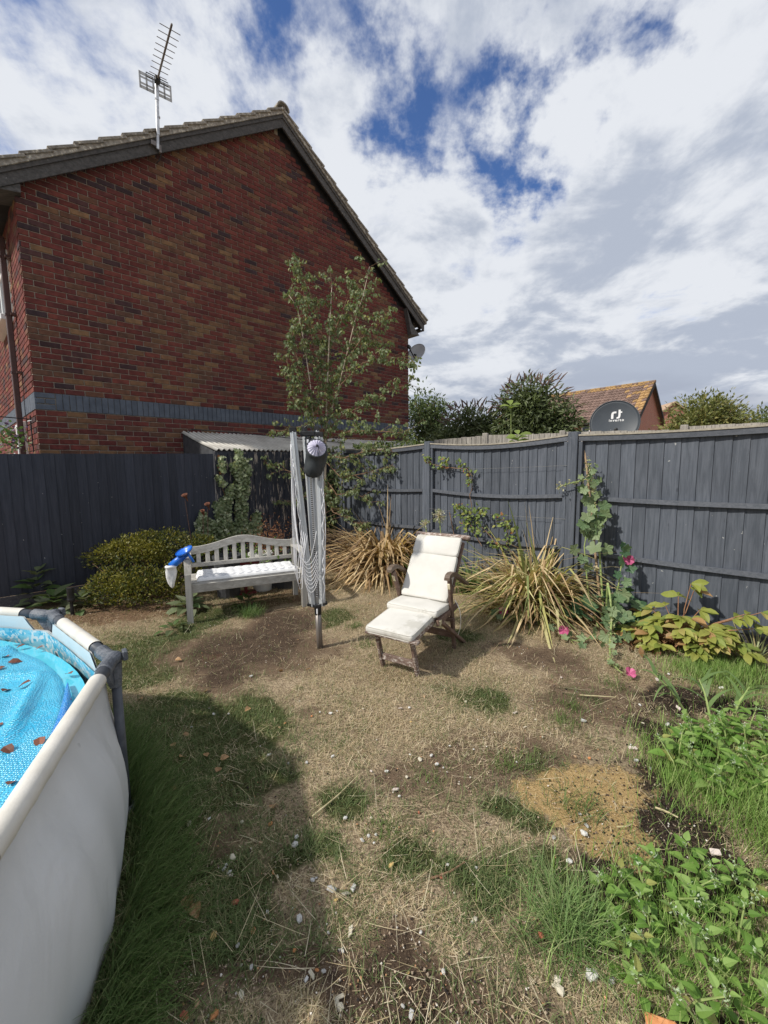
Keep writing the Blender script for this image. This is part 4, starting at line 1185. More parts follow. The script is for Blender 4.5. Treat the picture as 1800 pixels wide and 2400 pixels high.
for a in (-1, 1):
    c0 = b0 - bd * .03
    for q in (0, 1):
        o = c0 + bs_ * a * .115 + Z * (.09 if q else -.09) - bd * .04
        mb.box(o, bs_ * .085, Z * .02, bd * .003)
        mb.box(o - Z * (.05 if q else -.05), bs_ * .085, Z * .012, bd * .003)
    for x in (.03, .115, .2):
        mb.box(c0 + bs_ * a * x - bd * .04, bs_ * .012, Z * .11, bd * .003)
mb.obj('reflector', M['dish_grey'], T)
mb = MB()
mb.tube([b0 + bd * .06 - bs_ * .14 + Z * .03, b0 + bd * .06 + bs_ * .14 + Z * .03, b0 + bd * .06 + bs_ * .14 - Z * .02, b0 + bd * .06 - bs_ * .14 - Z * .02, b0 + bd * .06 - bs_ * .14 + Z * .03], .006, 6)
mb.cbox(b0 + bd * .06, bd * .04, bs_ * .035, Z * .035, .006)
mb.obj('dipole_box', M['black_plastic'], T)

# ------------------------------------------------------------------ grey satellite dish round the far corner
def make_dish(c, n, rx, ry, depth, name, label, mat, rim=.012):
    T = thing(name, label, 'satellite dish', tuple(c))
    n = np.asarray(n, float)
    n /= np.linalg.norm(n)
    x = np.cross(Z, n)
    x /= np.linalg.norm(x)
    y = np.cross(n, x)
    R_, A_ = 10, 40
    P = []
    for i in range(R_ + 1):
        f = i / R_
        P.append([c + x * rx * f * math.cos(a) + y * ry * f * math.sin(a) + n * depth * (f * f) for a in np.linspace(0, 2 * math.pi, A_, endpoint=False)])
    for i in range(R_, -1, -1):
        f = i / R_
        P.append([c + x * rx * f * math.cos(a) + y * ry * f * math.sin(a) + n * (depth * (f * f) - .010) for a in np.linspace(0, 2 * math.pi, A_, endpoint=False)])
    mb = MB()
    mb.grid(P, closed=True)
    d = mb.obj('reflector', mat, T, smooth=True)
    mb = MB()
    ring = [c + x * rx * math.cos(a) + y * ry * math.sin(a) + n * depth for a in np.linspace(0, 2 * math.pi, A_ + 1)]
    mb.tube(ring, rim, 6, cap=False)
    mb.obj('rim', mat, d, smooth=True)
    return T, d, x, y, n
dc = np.array([0.86, 10.6, 4.32])
T, d, x, y, n = make_dish(dc, (-.42, -.55, .22), .25, .215, .05, 'satellite_dish', 'small grey satellite dish on the far corner of the brick house', M['dish_grey'], .006)
mb = MB()
mb.beam(dc - y * .20, dc + n * .36 - y * .06, .02, .03)
mb.cbox(dc + n * .37 - y * .04, n * .05, x * .03, y * .035, .008)
mb.obj('feed_arm', M['black_plastic'], T)
mb = MB()
mb.tube([dc - n * .01, dc - n * .15, dc - n * .15 - HG * .22], .022, 8)
mb.box(dc - n * .04, x * .07, y * .09, n * .02)
mb.obj('wall_bracket', M['black_plastic'], T)
mb = MB()
mb.tube([dc - y * .2 + n * .1, dc - y * .32 + x * -.01, dc - y * .55 - x * .03, dc - y * .68 - x * .08], .006, 6)
mb.obj('cable', M['black_plastic'], T)

# ------------------------------------------------------------------ lean-to with a corrugated roof against the gable
T = thing('lean_to', 'low dark lean-to with a pale corrugated roof between fence and gable wall', 'lean-to', tuple(gp(4, .5, 0)))
LT0, LT1 = 1.80, 7.0
FA = np.array([-2.467, 6.134, 1.835])
def lt_front(t):
    q = gp(t, 0, 0)
    # front edge lies just behind the garden fence
    u = (t - LT0) / (LT1 - LT0)
    f = np.array([-2.467, 6.134, 0]) + dirv(50.0) * ((t - LT0) * 1.0)
    return f + Z * (1.825 + .012 * u)
sheets = np.linspace(LT0, LT1, 6)
for a, b in zip(sheets[:-1], sheets[1:]):
    nn = 124
    ts = np.linspace(a, b + .06, nn)
    ph = ts * 2 * math.pi / .076
    w = .016 * np.sin(ph)
    top = [gp(t, .01, 2.15 + ww) for t, ww in zip(ts, w)]
    fr0 = [lt_front(t) + Z * ww - HN * -.06 for t, ww in zip(ts, w)]
    mid = [(p + q) / 2 - Z * .015 for p, q in zip(top, fr0)]
    P = [top, mid, fr0]
    P2 = [[q - Z * .004 for q in r] for r in reversed(P)]
    mb = MB()
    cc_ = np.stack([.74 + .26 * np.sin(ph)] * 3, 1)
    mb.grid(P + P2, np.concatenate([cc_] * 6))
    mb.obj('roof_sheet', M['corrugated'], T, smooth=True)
mb = MB()
mb.beam(lt_front(LT0) - Z * .05, lt_front(LT1) - Z * .05, .05, .07)
mb.obj('eaves_beam', M['gravel_board'], T)
mb = MB()
pa, pb = gp(LT0 + .02, .01, 0), lt_front(LT0)
V = [pa + Z * 2.11, pa, np.array([pb[0], pb[1], 0]), pb - Z * .03]
V2 = [q + HG * .02 for q in V]
mb.add(V + V2, [(0, 1, 2, 3), (7, 6, 5, 4), (0, 3, 7, 4), (0, 4, 5, 1), (1, 5, 6, 2), (2, 6, 7, 3)])
mb.obj('side_panel', M['dark_pot'], T)
mb = MB()
mb.tube([pa + Z * 1.2 + HN * .03, pa + Z * 1.9 + HN * .03, pa + Z * 2.1 + HN * .05 + HG * .03, gp(LT0 + .15, .06, 2.19), gp(LT0 + .9, .15, 2.165), gp(LT0 + 1.6, .35, 2.11), gp(LT0 + 2.3, .55, 2.05), gp(LT0 + 2.9, .6, 2.04)], .008, 6)
mb.obj('cable', M['black_plastic'], T)

# ------------------------------------------------------------------ hanging basket on the front wall
hb = np.array([-4.47, 5.02, 1.94])
T = thing('hanging_basket', 'hanging basket of white and purple flowers on an iron bracket at the house front', 'hanging basket', tuple(hb))
mb = MB()
mb.tube([fp(.35, .02, 2.25), fp(.35, .55, 2.27), fp(.35, .66, 2.24), fp(.35, .66, 2.18)], .008, 6)
mb.tube([fp(.35, .02, 1.9), fp(.35, .3, 2.12), fp(.35, .5, 2.26)], .007, 6)
mb.tube([fp(.35, .02, 1.8), fp(.35, .02, 2.3)], .008, 6)
mb.obj('bracket', M['black_plastic'], T)
n_ = 240
pos = hb + rng.normal(0, 1, (n_, 3)) * np.array([.09, .12, .10])
V, F, C = instances(LEAF, pos, rng.normal(0, 1, (n_, 3)), rng.normal(0, 1, (n_, 3)), rng.uniform(.03, .055, n_),
                    col=np.array([(.10, .17, .05), (.13, .20, .06), (.12, .06, .14), (.66, .66, .66)])[rng.choice(4, n_, p=[.4, .3, .16, .14])])
put('flowers', V, F, C, M['foliage'], T, kind='stuff')

# ------------------------------------------------------------------ left fence: upright lapped boards
F0 = np.array([-.915, 7.306, 0.0])
LD = -dirv(50.0)                              # from the corner towards the left
LN = np.array([.643, -.766, 0.0])             # towards the garden
def lf(t, off, z):
    return F0 + LD * t + LN * off + Z * z
def lapped_board(mb, o, along, nrm, w, z0, z1, thick=(.006, .016), lean=0.0, dz=0.0):
    """feather-edge board: thin edge at 0, thick edge at w"""
    a, b = thick
    V = []
    for z, e in ((z0, 0), (z1 + dz, lean)):
        V += [o + along * (0 + e) + Z * z, o + along * (w + e) + Z * z, o + along * (w + e) + nrm * b + Z * z, o + along * (0 + e) + nrm * a + Z * z]
    mb.add(V, [(3, 2, 1, 0), (4, 5, 6, 7), (0, 1, 5, 4), (1, 2, 6, 5), (2, 3, 7, 6), (3, 0, 4, 7)])
T = thing('board_fence', 'dark navy closeboard fence with smooth upright boards behind the golden shrub', 'fence', tuple(lf(4, 0, 0)))
t = 1.995
i = 0
while t < 8.6:
    mb = MB()
    w = .100
    lapped_board(mb, lf(t + w + .012, -.004, 0), -LD, LN, w + .012, .152, 1.76 + .012 * (2.2 - t) + random.uniform(-.004, .004), (.004, .013), random.uniform(-.003, .003))
    mb.obj('board', M['fence_left'], T)
    t += w
mb = MB()
mb.beam(lf(2.0, -.03, .4), lf(8.6, -.03, .4), .04, .07)
mb.beam(lf(2.0, -.03, 1.45), lf(8.6, -.03, 1.45), .04, .07)
mb.obj('rail', M['gravel_board'], T)
for a, b in ((1.99, 3.92), (3.925, 5.85), (5.855, 7.78), (7.785, 8.65)):
    mb = MB()
    mb.beam(lf(a, .014, .075), lf(b, .014, .075), .022, .150)
    mb.obj('gravel_board', M['gravel_board'], T)
T = thing('board_fence', 'shorter run of dark fence with peeling paint behind the bench and airer', 'fence', tuple(lf(1, 0, 0)))
t = 0.0
while t < 1.97:
    mb = MB()
    w = .0985
    # boards lap the other way here and stand prouder
    lapped_board(mb, lf(t, -.008, 0), LD, LN, w + .012, .06, 1.815 - .012 * t + random.uniform(-.012, .006), (.005, .020), random.uniform(-.006, .006))
    mb.obj('board', M['fence_peel'], T)
    t += w
mb = MB()
mb.beam(lf(0, -.04, .4), lf(1.98, -.04, .4), .04, .07)
mb.beam(lf(0, -.04, 1.45), lf(1.98, -.04, 1.45), .04, .07)
mb.obj('rail', M['gravel_board'], T)

# ------------------------------------------------------------------ right fence: panels between posts
RD = dirv(136.0)                               # from the corner to the right, towards the camera
RN = np.array([RD[1], -RD[0], 0.0])            # towards the garden
if RN[1] > 0:
    RN = -RN
def rf(t, off, z):
    return F0 + RD * t + RN * off + Z * z
posts = [(.30, 1.86), (2.21, 1.885), (4.145, 1.885), (6.08, 1.885), (8.02, 1.885)]
plab = ['grey fence post in the corner beside the birch', 'slate grey fence post behind the seed heads', 'slate grey fence post behind the upright variegated blades', 'grey fence post between the right fence panel and the one nearest the camera', 'grey fence post at the near end of the right fence']
for (t, zt), lab in zip(posts, plab):
    mb = MB()
    mb.cbox(rf(t, .0, zt / 2 - .1), RD * .048, RN * .048, Z * (zt / 2 + .1), .004)
    mb.obj('fence_post', M['fence_right'], label=lab, category='fence post')
def sag(u, a):
    return -a * math.sin(math.pi * min(max(u, 0), 1))
def panel(t0, t1, ztop, amp, label, nb, rails, rail_side=True):
    T = thing('panel_fence', label, 'fence panel', tuple(rf((t0 + t1) / 2, 0, .16)))
    W = t1 - t0
    z0 = .165
    # boards
    edges = [t0 + .035]
    ws = [random.uniform(.9, 1.12) for _ in range(nb)]
    sc = (W - .07) / sum(ws)
    for w in ws:
        edges.append(edges[-1] + w * sc)
    for a, b in zip(edges[:-1], edges[1:]):
        u = ((a + b) / 2 - t0) / W
        mb = MB()
        lapped_board(mb, rf(a, -.014, 0), RD, RN, (b - a) + .006, z0, ztop - .03 + sag(u, amp), (.003, .013), random.uniform(-.003, .003))
        mb.obj('board', M['fence_right'], T)
    def strip(za, off, h, th, mat, name, ta=t0, tb=t1, am=amp, n=12):
        mb = MB()
        P = []
        for i in range(n + 1):
            u = i / n
            t_ = ta + (tb - ta) * u
            zz = za + sag((t_ - t0) / W, am)
            P.append([rf(t_, off, zz - h / 2), rf(t_, off + th, zz - h / 2), rf(t_, off + th, zz + h / 2), rf(t_, off, zz + h / 2)])
        mb.grid(P, closed=True)
        mb.add(P[0], [(0, 1, 2, 3)])
        mb.add(P[-1], [(3, 2, 1, 0)])
        return mb.obj(name, mat, T)
    strip(ztop - .028, .004, .048, .030, M['fence_rail'], 'top_rail')
    strip(ztop + .006, -.022, .016, .064, M['cap_wood'], 'capping')
    for z in rails:
        strip(z, .003, .040, .032, M['fence_rail'], 'rail', t0 + .04, t1 - .04, amp * .8)
    strip(z0 + .022, .003, .044, .030, M['fence_rail'], 'bottom_rail', t0 + .04, t1 - .04, 0)
    for t_ in (t0 + .02, t1 - .02):
        mb = MB()
        mb.cbox(rf(t_, .012, (z0 + ztop - .06) / 2), RD * .018, RN * .022, Z * ((ztop - .06 - z0) / 2), .003)
        mb.obj('stile', M['fence_right'], T)
    return T
panel(.352, 2.158, 1.845, .035, 'slate grey fence panel nearest the corner, behind the brown strappy clump', 15, (1.225, .70))
panel(2.262, 4.092, 1.848, .050, 'slate grey fence panel with wires and a climber, behind the deck chair', 16, (1.228, .68))
panel(4.200, 6.030, 1.842, .016, 'slate grey fence panel at the right, behind the cane and the yellowing peony', 15, (1.218, .665))
panel(6.137, 7.965, 1.842, .02, 'slate grey fence panel nearest the camera at the end of the right fence', 15, (1.218, .665))
# narrow infill between the corner and the first post
T = thing('panel_fence', 'narrow infill of grey boards in the corner by the ivy', 'fence panel', tuple(rf(.12, 0, 0)))
for a in (.0, .085, .17):
    mb = MB()
    lapped_board(mb, rf(a, -.01, 0), RD, RN, .088, .05, 1.80, (.012, .004))
    mb.obj('board', M['fence_right'], T)
for z in (1.24, .70):
    mb = MB()
    mb.beam(rf(.0, .018, z), rf(.25, .018, z), .03, .045)
    mb.obj('rail', M['fence_rail'], T)
for a, b, lab in ((.352, 2.158, 'low gravel board under the corner fence panel'), (2.262, 4.092, 'low gravel board under the fence panel with the climber'), (4.2, 6.03, 'scuffed timber gravel board under the right fence panel'), (6.137, 7.965, 'gravel board under the fence panel nearest the camera')):
    mb = MB()
    mb.beam(rf(a, .0, .085), rf(b, .0, .085), .035, .16)
    mb.obj('gravel_board', M['gravel_board'], label=lab, category='gravel board', group='gravel boards under the right fence')
for z, za, lab in ((1.545, 1.515, 'upper thin plant wire across the grey fence panel with the climber'), (.985, .975, 'lower thin plant wire across the grey fence panel with the climber')):
    mb = MB()
    pts = [rf(2.26 + 1.84 * u, .045, za + (z - za) * u - .012 * math.sin(math.pi * u)) for u in np.linspace(0, 1, 9)]
    mb.tube(pts, .0016, 5)
    mb.obj('plant_wire', M['alu'], label=lab, category='wire', group='plant wires on the fence')

# ------------------------------------------------------------------ round frame pool
PC = np.array([-2.693, .567, 0.0])
PN, PR, PZ = 12, 1.90, .730
A0 = math.radians(37.9)
JA = [A0, A0 + math.radians(27.2)] + [A0 + math.radians(27.2 + 29.66 * k) for k in range(1, 10)] + [A0 + math.radians(360 - 36.2)]   # joint angles
def pj(k, r=PR, z=PZ):
    a = JA[k % PN]
    return PC + np.array([r * math.cos(a), r * math.sin(a), z])
T = thing('frame_pool', 'round above ground pool with white vinyl wall and dark grey tube frame', 'pool', tuple(PC))
def seg_of(a):
    q = (a - A0) % (2 * math.pi)
    st = [t - A0 for t in JA] + [2 * math.pi]
    for k in range(PN):
        if st[k] <= q <= st[k + 1]:
            return q - (st[k] + st[k + 1]) / 2, (st[k + 1] - st[k]) / 2
    return 0.0, .26
def poly_r(a):
    """radius of the rim polygon at angle a"""
    q, h = seg_of(a)
    return PR * math.cos(h) / math.cos(q)
def joint_off(a):
    """metres along the rim from the nearest joint"""
    q, h = seg_of(a)
    return PR * math.cos(h) * (math.tan(h) - abs(math.tan(q)))
def top_z(a):
    d = joint_off(a)
    x = min(max((d - .095) / .060, 0), 1)
    s = x * x * (3 - 2 * x)
    return .652 + (.727 - .652) * s
NA = 440
def wall_pt(a, z, out):
    zt = PZ
    u = min(max((zt - z) / .32, 0), 1)
    s = u * u * (3 - 2 * u)
    rr = (poly_r(a) - .027) * (1 - s) + (1.882 + .028 * math.sin(math.pi * min(z / .5, 1)) ) * s
    rr += .004 * math.sin(a * 57) * s + .005 * math.sin(a * 23 + z * 6) * s
    return PC + np.array([math.cos(a) * (rr + out), math.sin(a) * (rr + out), z])
ang = np.linspace(0, 2 * math.pi, NA, endpoint=False)
zf = [0, .06, .14, .24, .34, .44, .52, .58, .64, .70, .97, 1.0]
def wall_grid(out, zlo=0.0):
    P = []
    for i in range(len(zf)):
        r = []
        for a in ang:
            zt = top_z(a)
            f = zf[i]
            z = zlo + (zt - zlo) * (i / (len(zf) - 1))
            r.append(wall_pt(a, z, out))
        P.append(r)
    return P
mb = MB()
mb.grid(wall_grid(0.0), closed=True)
wall_o2 = mb.obj('wall', M['pool_wall'], T, smooth=True)
mb = MB()
P = wall_grid(-.008, .60)
mb.grid([list(reversed(r)) for r in P], closed=True)
mb.obj('inner_wall', M['liner_plain'], T, smooth=True)
mb = MB()
P = []
for z in (.18, .35, .5, .58, .651):
    P.append([wall_pt(a, z, -.016 - (.004 if z < .56 else 0)) for a in reversed(ang)])
mb.grid(P, closed=True)
mb.obj('patterned_liner', M['liner'], T, smooth=True)
mb = MB()
for k in range(PN):
    pass
for k in range(PN):
    a, b = pj(k), pj(k + 1)
    d = (b - a) / np.linalg.norm(b - a)
    L = np.linalg.norm(b - a)
    mb = MB()
    mb.tube([a + d * .05, b - d * .05], .0250, 16, s=(1, 1, 1))
    rail = mb.obj('rim_tube', M['pool_grey'], T, smooth=True)
    mb = MB()
    n_ = 24
    P = []
    for f in np.linspace(.19, L - .205, 24):
        c = a + d * f
        o = np.array([c[0] - PC[0], c[1] - PC[1], 0])
        o /= np.linalg.norm(o)
        ring = []
        for t in np.linspace(0, 2 * math.pi, n_, endpoint=False):
            rr = .0305 + .0012 * math.sin(f * 60 + k) * (1 if math.sin(t) < 0 else .2)
            ring.append(c + o * rr * math.cos(t) + Z * rr * math.sin(t))
        P.append(ring)
    mb.grid(P, closed=True)
    mb.obj('sleeve', M['pool_sleeve'], T, smooth=True)
for k in range(PN):
    c = pj(k)
    d1 = pj(k + 1) - c
    d0 = pj(k - 1) - c
    d1 /= np.linalg.norm(d1)
    d0 /= np.linalg.norm(d0)
    o = np.array([c[0] - PC[0], c[1] - PC[1], 0])
    o /= np.linalg.norm(o)
    mb = MB()
    mb.tube([c + d0 * .125, c + d0 * .118, c + d0 * .03, c + o * .012, c + d1 * .03, c + d1 * .118, c + d1 * .125], [.027, .031, .0285, .033, .0285, .031, .027], 16)
    mb.tube([c + o * .006 - Z * .02, c + o * .008 - Z * .10, c + o * .008 - Z * .125], [.032, .026, .023], 14)
    for dd in (d0, d1):      # web between arm and down stub
        q = [c + dd * .10 - Z * .03, c + dd * .02 - Z * .125, c + dd * .0 - Z * .02]
        s_ = np.cross(dd, Z) * .008
        mb.add([p_ + s_ for p_ in q] + [p_ - s_ for p_ in q], [(0, 1, 2), (5, 4, 3), (0, 3, 4, 1), (1, 4, 5, 2), (2, 5, 3, 0)])
    mb.cbox(c + o * .05 + Z * .006, o * .010, np.cross(o, Z) * .022, Z * .022, .004)
    mb.obj('joint', M['pool_joint'], T, smooth=False)
    mb = MB()
    lc = c + o * .010
    mb.tube([lc - Z * .12, lc - Z * (PZ - .01)], .0195, 14)
    mb.lathe([(.0, .0), (.045, .0), (.045, .02), (.028, .035), (.024, .035)], lc - Z * PZ, n=14)
    mb.obj('leg', M['pool_grey'], T, smooth=True)
# water
mb = MB()
wr = 1.81
V = [PC + np.array([wr * math.cos(a), wr * math.sin(a), .575]) for a in np.linspace(0, 2 * math.pi, 96, endpoint=False)]
mb.add(V, [tuple(range(96))])
mb.obj('water', M['water'], kind='structure')

# bubble cover floating on it, wrinkled, with folded edge
CC = PC + np.array([-.040, -.030, 0])
CR = 1.790
def cover_h(x, y):
    h = .592 + .006 * (vnoise(x, y, 3, 5) - .5) + .005 * (vnoise(x, y, 9, 6) - .5)
    # long creases
    for (px, py, az, ln, wd, am) in ((-1.49, 1.64, 151, .26, .026, .032), (-1.72, 1.86, 90, .16, .022, .024), (-1.62, 1.58, 140, .35, .02, .012), (-2.02, 2.10, 160, .32, .022, .022), (-1.85, 1.60, 120, .3, .03, .018), (-1.33, 1.25, 160, .3, .02, .012), (-1.60, 1.25, 140, .3, .022, .014), (-2.2, 1.5, 60, .5, .03, .022), (-2.6, .9, 40, .6, .03, .02), (-1.25, .8, 170, .3, .02, .012)):
        d = np.array([math.sin(math.radians(az)), math.cos(math.radians(az))])
        u = (x - px) * d[0] + (y - py) * d[1]
        v = (x - px) * d[1] - (y - py) * d[0]
        h = h + am * np.exp(-(v / wd) ** 2) * np.exp(-(u / ln) ** 4)
    return h
rr = np.concatenate([np.linspace(0, .9, 40), np.linspace(.91, 1.0, 14)])
aa = np.linspace(0, 2 * math.pi, 220, endpoint=False)
P = []
for r in rr:
    x = CC[0] + CR * r * np.cos(aa)
    y = CC[1] + CR * r * np.sin(aa)
    h = cover_h(x, y)
    P.append(np.stack([x, y, h - (.016 * max(0, (r - .985) / .015))], 1))
mb = MB()
mb.grid(P, closed=True)
CT = mb.obj('pool_cover', M['bubble'], smooth=True, label='blue bubble cover lying wrinkled on the pool water', category='pool cover')
mb = MB()
P = []
a0_, a1_ = math.radians(4), math.radians(44)
for a in np.linspace(a0_, a1_, 70):
    u = (a - a0_) / (a1_ - a0_)
    w = .055 * math.sin(math.pi * u) ** .7 + .001
    row = []
    for v in np.linspace(0, 1, 7):
        r = CR + .012 - w * v
        z = .598 + .022 * math.sin(math.pi * min(v * 1.05, 1)) * min(1, w / .04) - (.02 if v == 0 else 0)
        row.append(CC + np.array([r * math.cos(a), r * math.sin(a), z]))
    P.append(row)
mb.grid(P)
mb.obj('folded_edge', M['bubble_dark'], CT, smooth=True)
# leaves on the cover
lp = [(-2.069,2.208,.075),(-1.944,2.055,.06),(-1.886,1.985,.07),(-1.857,1.942,.06),(-1.855,2.176,.05),(-1.475,1.86,.06),(-1.572,1.755,.065),(-1.655,1.703,.055),(-1.31,1.642,.04),(-1.243,1.396,.06),(-1.435,1.464,.045),(-1.322,1.342,.06),(-1.149,1.166,.045),(-1.50,1.30,.05),(-1.70,1.50,.05),(-1.98,2.20,.05)]
LEAF_D = np_mesh('dry_leaf', LEAF[0] * np.array([1.1, 1, 1.6]), LEAF[1], (1, 1, 1))
LEAF_D.materials.append(pmat('wet_brown_leaf', (.13, .045, .03), (.25, .10, .06), 60, bump=.2, rough=.5, vary=.3))
for i, (x, y, s) in enumerate(lp):
    z = float(cover_h(np.array([x]), np.array([y]))[0]) + .009
    o = bpy.data.objects.new('fallen_leaf', LEAF_D)
    COL.objects.link(o)
    o.location = (x, y, z)
    o.rotation_euler = (random.uniform(-.15, .15), random.uniform(-.15, .25), random.uniform(0, 6.3))
    s *= .85
    o.scale = (s, s, s * .8)
    o['label'] = 'dead brown leaf lying on the blue pool cover'
    o['category'] = 'leaf'
    o['group'] = 'dead leaves on the pool cover'

# ------------------------------------------------------------------ wooden bench
BO = np.array([-1.967, 4.065, 0.0])
BX = np.array([.912, .410, 0.0])
BY = np.array([-.410, .912, 0.0])
def bp(x, y, z):
    return BO + BX * x + BY * y + Z * z
T = thing('garden_bench', 'greyed wooden bench with an arched back in front of the ivy', 'bench', tuple(bp(.58, .25, 0)))
BW, BD = 1.165, .47
for x, y, top in ((0, 0, .56), (BW, 0, .56)):
    mb = MB()
    # curved front leg sweeping back up to the arm
    pr = [(-.03, 0), (.03, 0), (.035, .38), (.03, .50), (.06, .585), (.09, .640), (.035, .640), (.0, .585), (-.032, .50), (-.035, .36)]
    mb.prism([(-a_ if False else a_, b_) for a_, b_ in pr], BY, Z, BX, bp(x, y, 0), -.029, .029)
    mb.obj('leg', M['bench_wood_z'], T)
for x in (0, BW):
    mb = MB()
    pr = [(BD - .03, 0), (BD + .03, 0), (BD + .03, .40), (BD + .075, .68), (BD + .03, .70), (BD - .022, .40)]
    mb.prism(pr, BY, Z, BX, bp(x, 0, 0), -.028, .028)
    mb.obj('leg', M['bench_wood_z'], T)
    mb = MB()
    pr = [(.03, .628), (.10, .645), (.25, .652), (.40, .64), (BD + .03, .625), (BD + .03, .600), (.40, .612), (.25, .622), (.10, .615), (.03, .598)]
    mb.prism(pr, BY, Z, BX, bp(x, 0, 0), -.034, .034)
    mb.obj('armrest', M['bench_wood'], T)
    mb = MB()
    mb.beam(bp(x, .03, .35), bp(x, BD - .03, .35), .03, .07)
    mb.obj('side_rail', M['bench_wood'], T)
mb = MB()
mb.beam(bp(.029, -.004, .352), bp(BW - .029, -.004, .352), .026, .088)
mb.obj('front_rail', M['bench_wood'], T)
mb = MB()
mb.beam(bp(.028, BD, .35), bp(BW - .028, BD, .35), .026, .07)
mb.obj('back_rail', M['bench_wood'], T)
for i in range(5):
    y = .06 + i * .086
    mb = MB()
    mb.beam(bp(.0, y, .395), bp(BW, y, .395), .066, .017)
    mb.obj('seat_slat', M['bench_wood'], T)
mb = MB()
mb.beam(bp(.028, BD + .018, .487), bp(BW - .028, BD + .018, .487), .024, .046)
mb.obj('lower_back_rail', M['bench_wood'], T)
def arch(x):
    u = x / BW
    return .690 + .100 * math.exp(-((u - .5) / .26) ** 2) * (1 - .0) - .01
xs_ = np.linspace(-.03, BW + .03, 36)
mb = MB()
P = []
for x in xs_:
    zt = arch(x)
    zb_ = zt - .080
    P.append([bp(x, BD + .035, zb_), bp(x, BD + .066, zb_ + .004), bp(x, BD + .07, zt), bp(x, BD + .038, zt)])
mb.grid(P, closed=True)
mb.add(P[0], [(0, 1, 2, 3)])
mb.add(P[-1], [(3, 2, 1, 0)])
mb.obj('top_rail', M['bench_wood'], T)
for i in range(11):
    x = .105 + i * (BW - .21) / 10
    mb = MB()
    a, b = bp(x, BD + .022, .505), bp(x, BD + .05, arch(x) - .066)
    mb.beam(a, b, .046, .014, up=BY)
    mb.obj('slat', M['bench_wood_z'], T)

# striped tufted seat pad
def pad():
    nx_, ny_ = 89, 33
    U = np.linspace(0, 1, nx_)
    W = np.linspace(0, 1, ny_)
    L, D = 1.035, .395
    UU, WW = np.meshgrid(U, W, indexing='ij')
    edge = np.minimum(np.minimum(UU, 1 - UU) * L, np.minimum(WW, 1 - WW) * D)
    rise = np.clip(edge / .03, 0, 1) ** .5
    tuft = np.zeros_like(UU)
    for i in range(12):
        for j in range(4):
            dx = (UU - (i + .5) / 12) * L
            dy = (WW - (j + .5) / 4) * D
            tuft += np.exp(-(dx * dx + dy * dy) / .00045)
            tuft += .30 * np.exp(-(dx / .008) ** 2) * np.exp(-(dy / .05) ** 2)
    h = .010 + rise * .036 - tuft * .010
    bow = -.030 * np.sin(UU * 12 * math.pi) ** 2 * rise
    top = np.stack([.075 + UU * L + .006 * np.sin(WW * 9), .028 + WW * D, .405 + h], 2)
    cc = np.stack([UU, WW + bow * .9 + .0 * UU, 0 * UU], 2)
    Pw = BO + top[..., :1] * BX + top[..., 1:2] * BY + top[..., 2:] * Z
    Pb = Pw.copy()
    Pb[..., 2] = .407
    V = np.concatenate([Pw.reshape(-1, 3), Pb.reshape(-1, 3)])
    C = np.concatenate([cc.reshape(-1, 3), cc.reshape(-1, 3)])
    n = nx_ * ny_
    I = np.arange(n).reshape(nx_, ny_)
    F = np.stack([I[:-1, :-1], I[1:, :-1], I[1:, 1:], I[:-1, 1:]], -1).reshape(-1, 4)
    F2 = F[:, ::-1] + n
    ring = list(I[:, 0]) + list(I[-1, 1:]) + list(I[-2::-1, -1]) + list(I[0, -2:0:-1])
    S = [(ring[k], ring[k] + n, ring[(k + 1) % len(ring)] + n, ring[(k + 1) % len(ring)]) for k in range(len(ring))]
    put('bench_cushion', V, [np.concatenate([F, F2, np.array(S)])], C, M['stripe'], smooth=True,
        label='white seat cushion with thin navy stripes, tufted, on the bench', category='cushion')
pad()

# ------------------------------------------------------------------ blue pool vacuum head with its bag, hung over the bench arm
T = thing('pool_vacuum', 'bright blue pool vacuum head with white filter bag hung on the bench arm', 'pool vacuum', (-2.03, 4.13, .62))
rc = np.array([-2.005, 4.11, .722])
rn = np.array([-.30, -.35, .88])
rn /= np.linalg.norm(rn)
mb = MB()
rx_ = np.cross(Z, rn); rx_ /= np.linalg.norm(rx_)
ry_ = np.cross(rn, rx_)
R1 = .082
mb.lathe([(.030, -.050), (.034, -.03), (.060, -.012), (R1, .004), (R1 + .004, .012), (R1 - .006, .014), (.060, -.002), (.03, -.02)], rc, rn, 28)
mb.obj('suction_ring', M['blue_plastic'], T, smooth=True)
mb = MB()
for a in np.linspace(0, 2 * math.pi, 34, endpoint=False):
    if 2.2 < a < 2.9:
        continue
    q = rc + rx_ * R1 * math.cos(a) + ry_ * R1 * math.sin(a) + rn * .014
    mb.box(q, rx_ * .0035, ry_ * .0035, rn * .007)
mb.obj('brush_teeth', M['blue_plastic'], T, kind='stuff')
t0_, t1_ = rc - rn * .03, np.array([-2.135, 4.075, .585])
mb = MB()
mb.tube([t0_, t0_ + (t1_ - t0_) * .3, t0_ + (t1_ - t0_) * .34, t1_], [.030, .031, .037, .036], 16)
mb.obj('pipe', M['blue_plastic'], T, smooth=True)
mb = MB()
e0 = rc + rx_ * .05 - rn * .015
mb.tube([e0, e0 + np.array([.03, .01, -.05]), e0 + np.array([.05, .01, -.09])], [.014, .013, .012], 10)
mb.obj('spout', M['blue_plastic'], T, smooth=True)
mb = MB()
bx0 = t1_ + np.array([.0, 0, .0])
prof = [(.036, .012), (.052, .006), (.056, -.010), (.046, -.018), (.047, -.05), (.043, -.11), (.030, -.17), (.018, -.205), (.004, -.222)]
base_n = mb.n
mb.lathe(prof, bx0, (-.02, 0.03, 1), 18)
Vb = mb.V[-1]
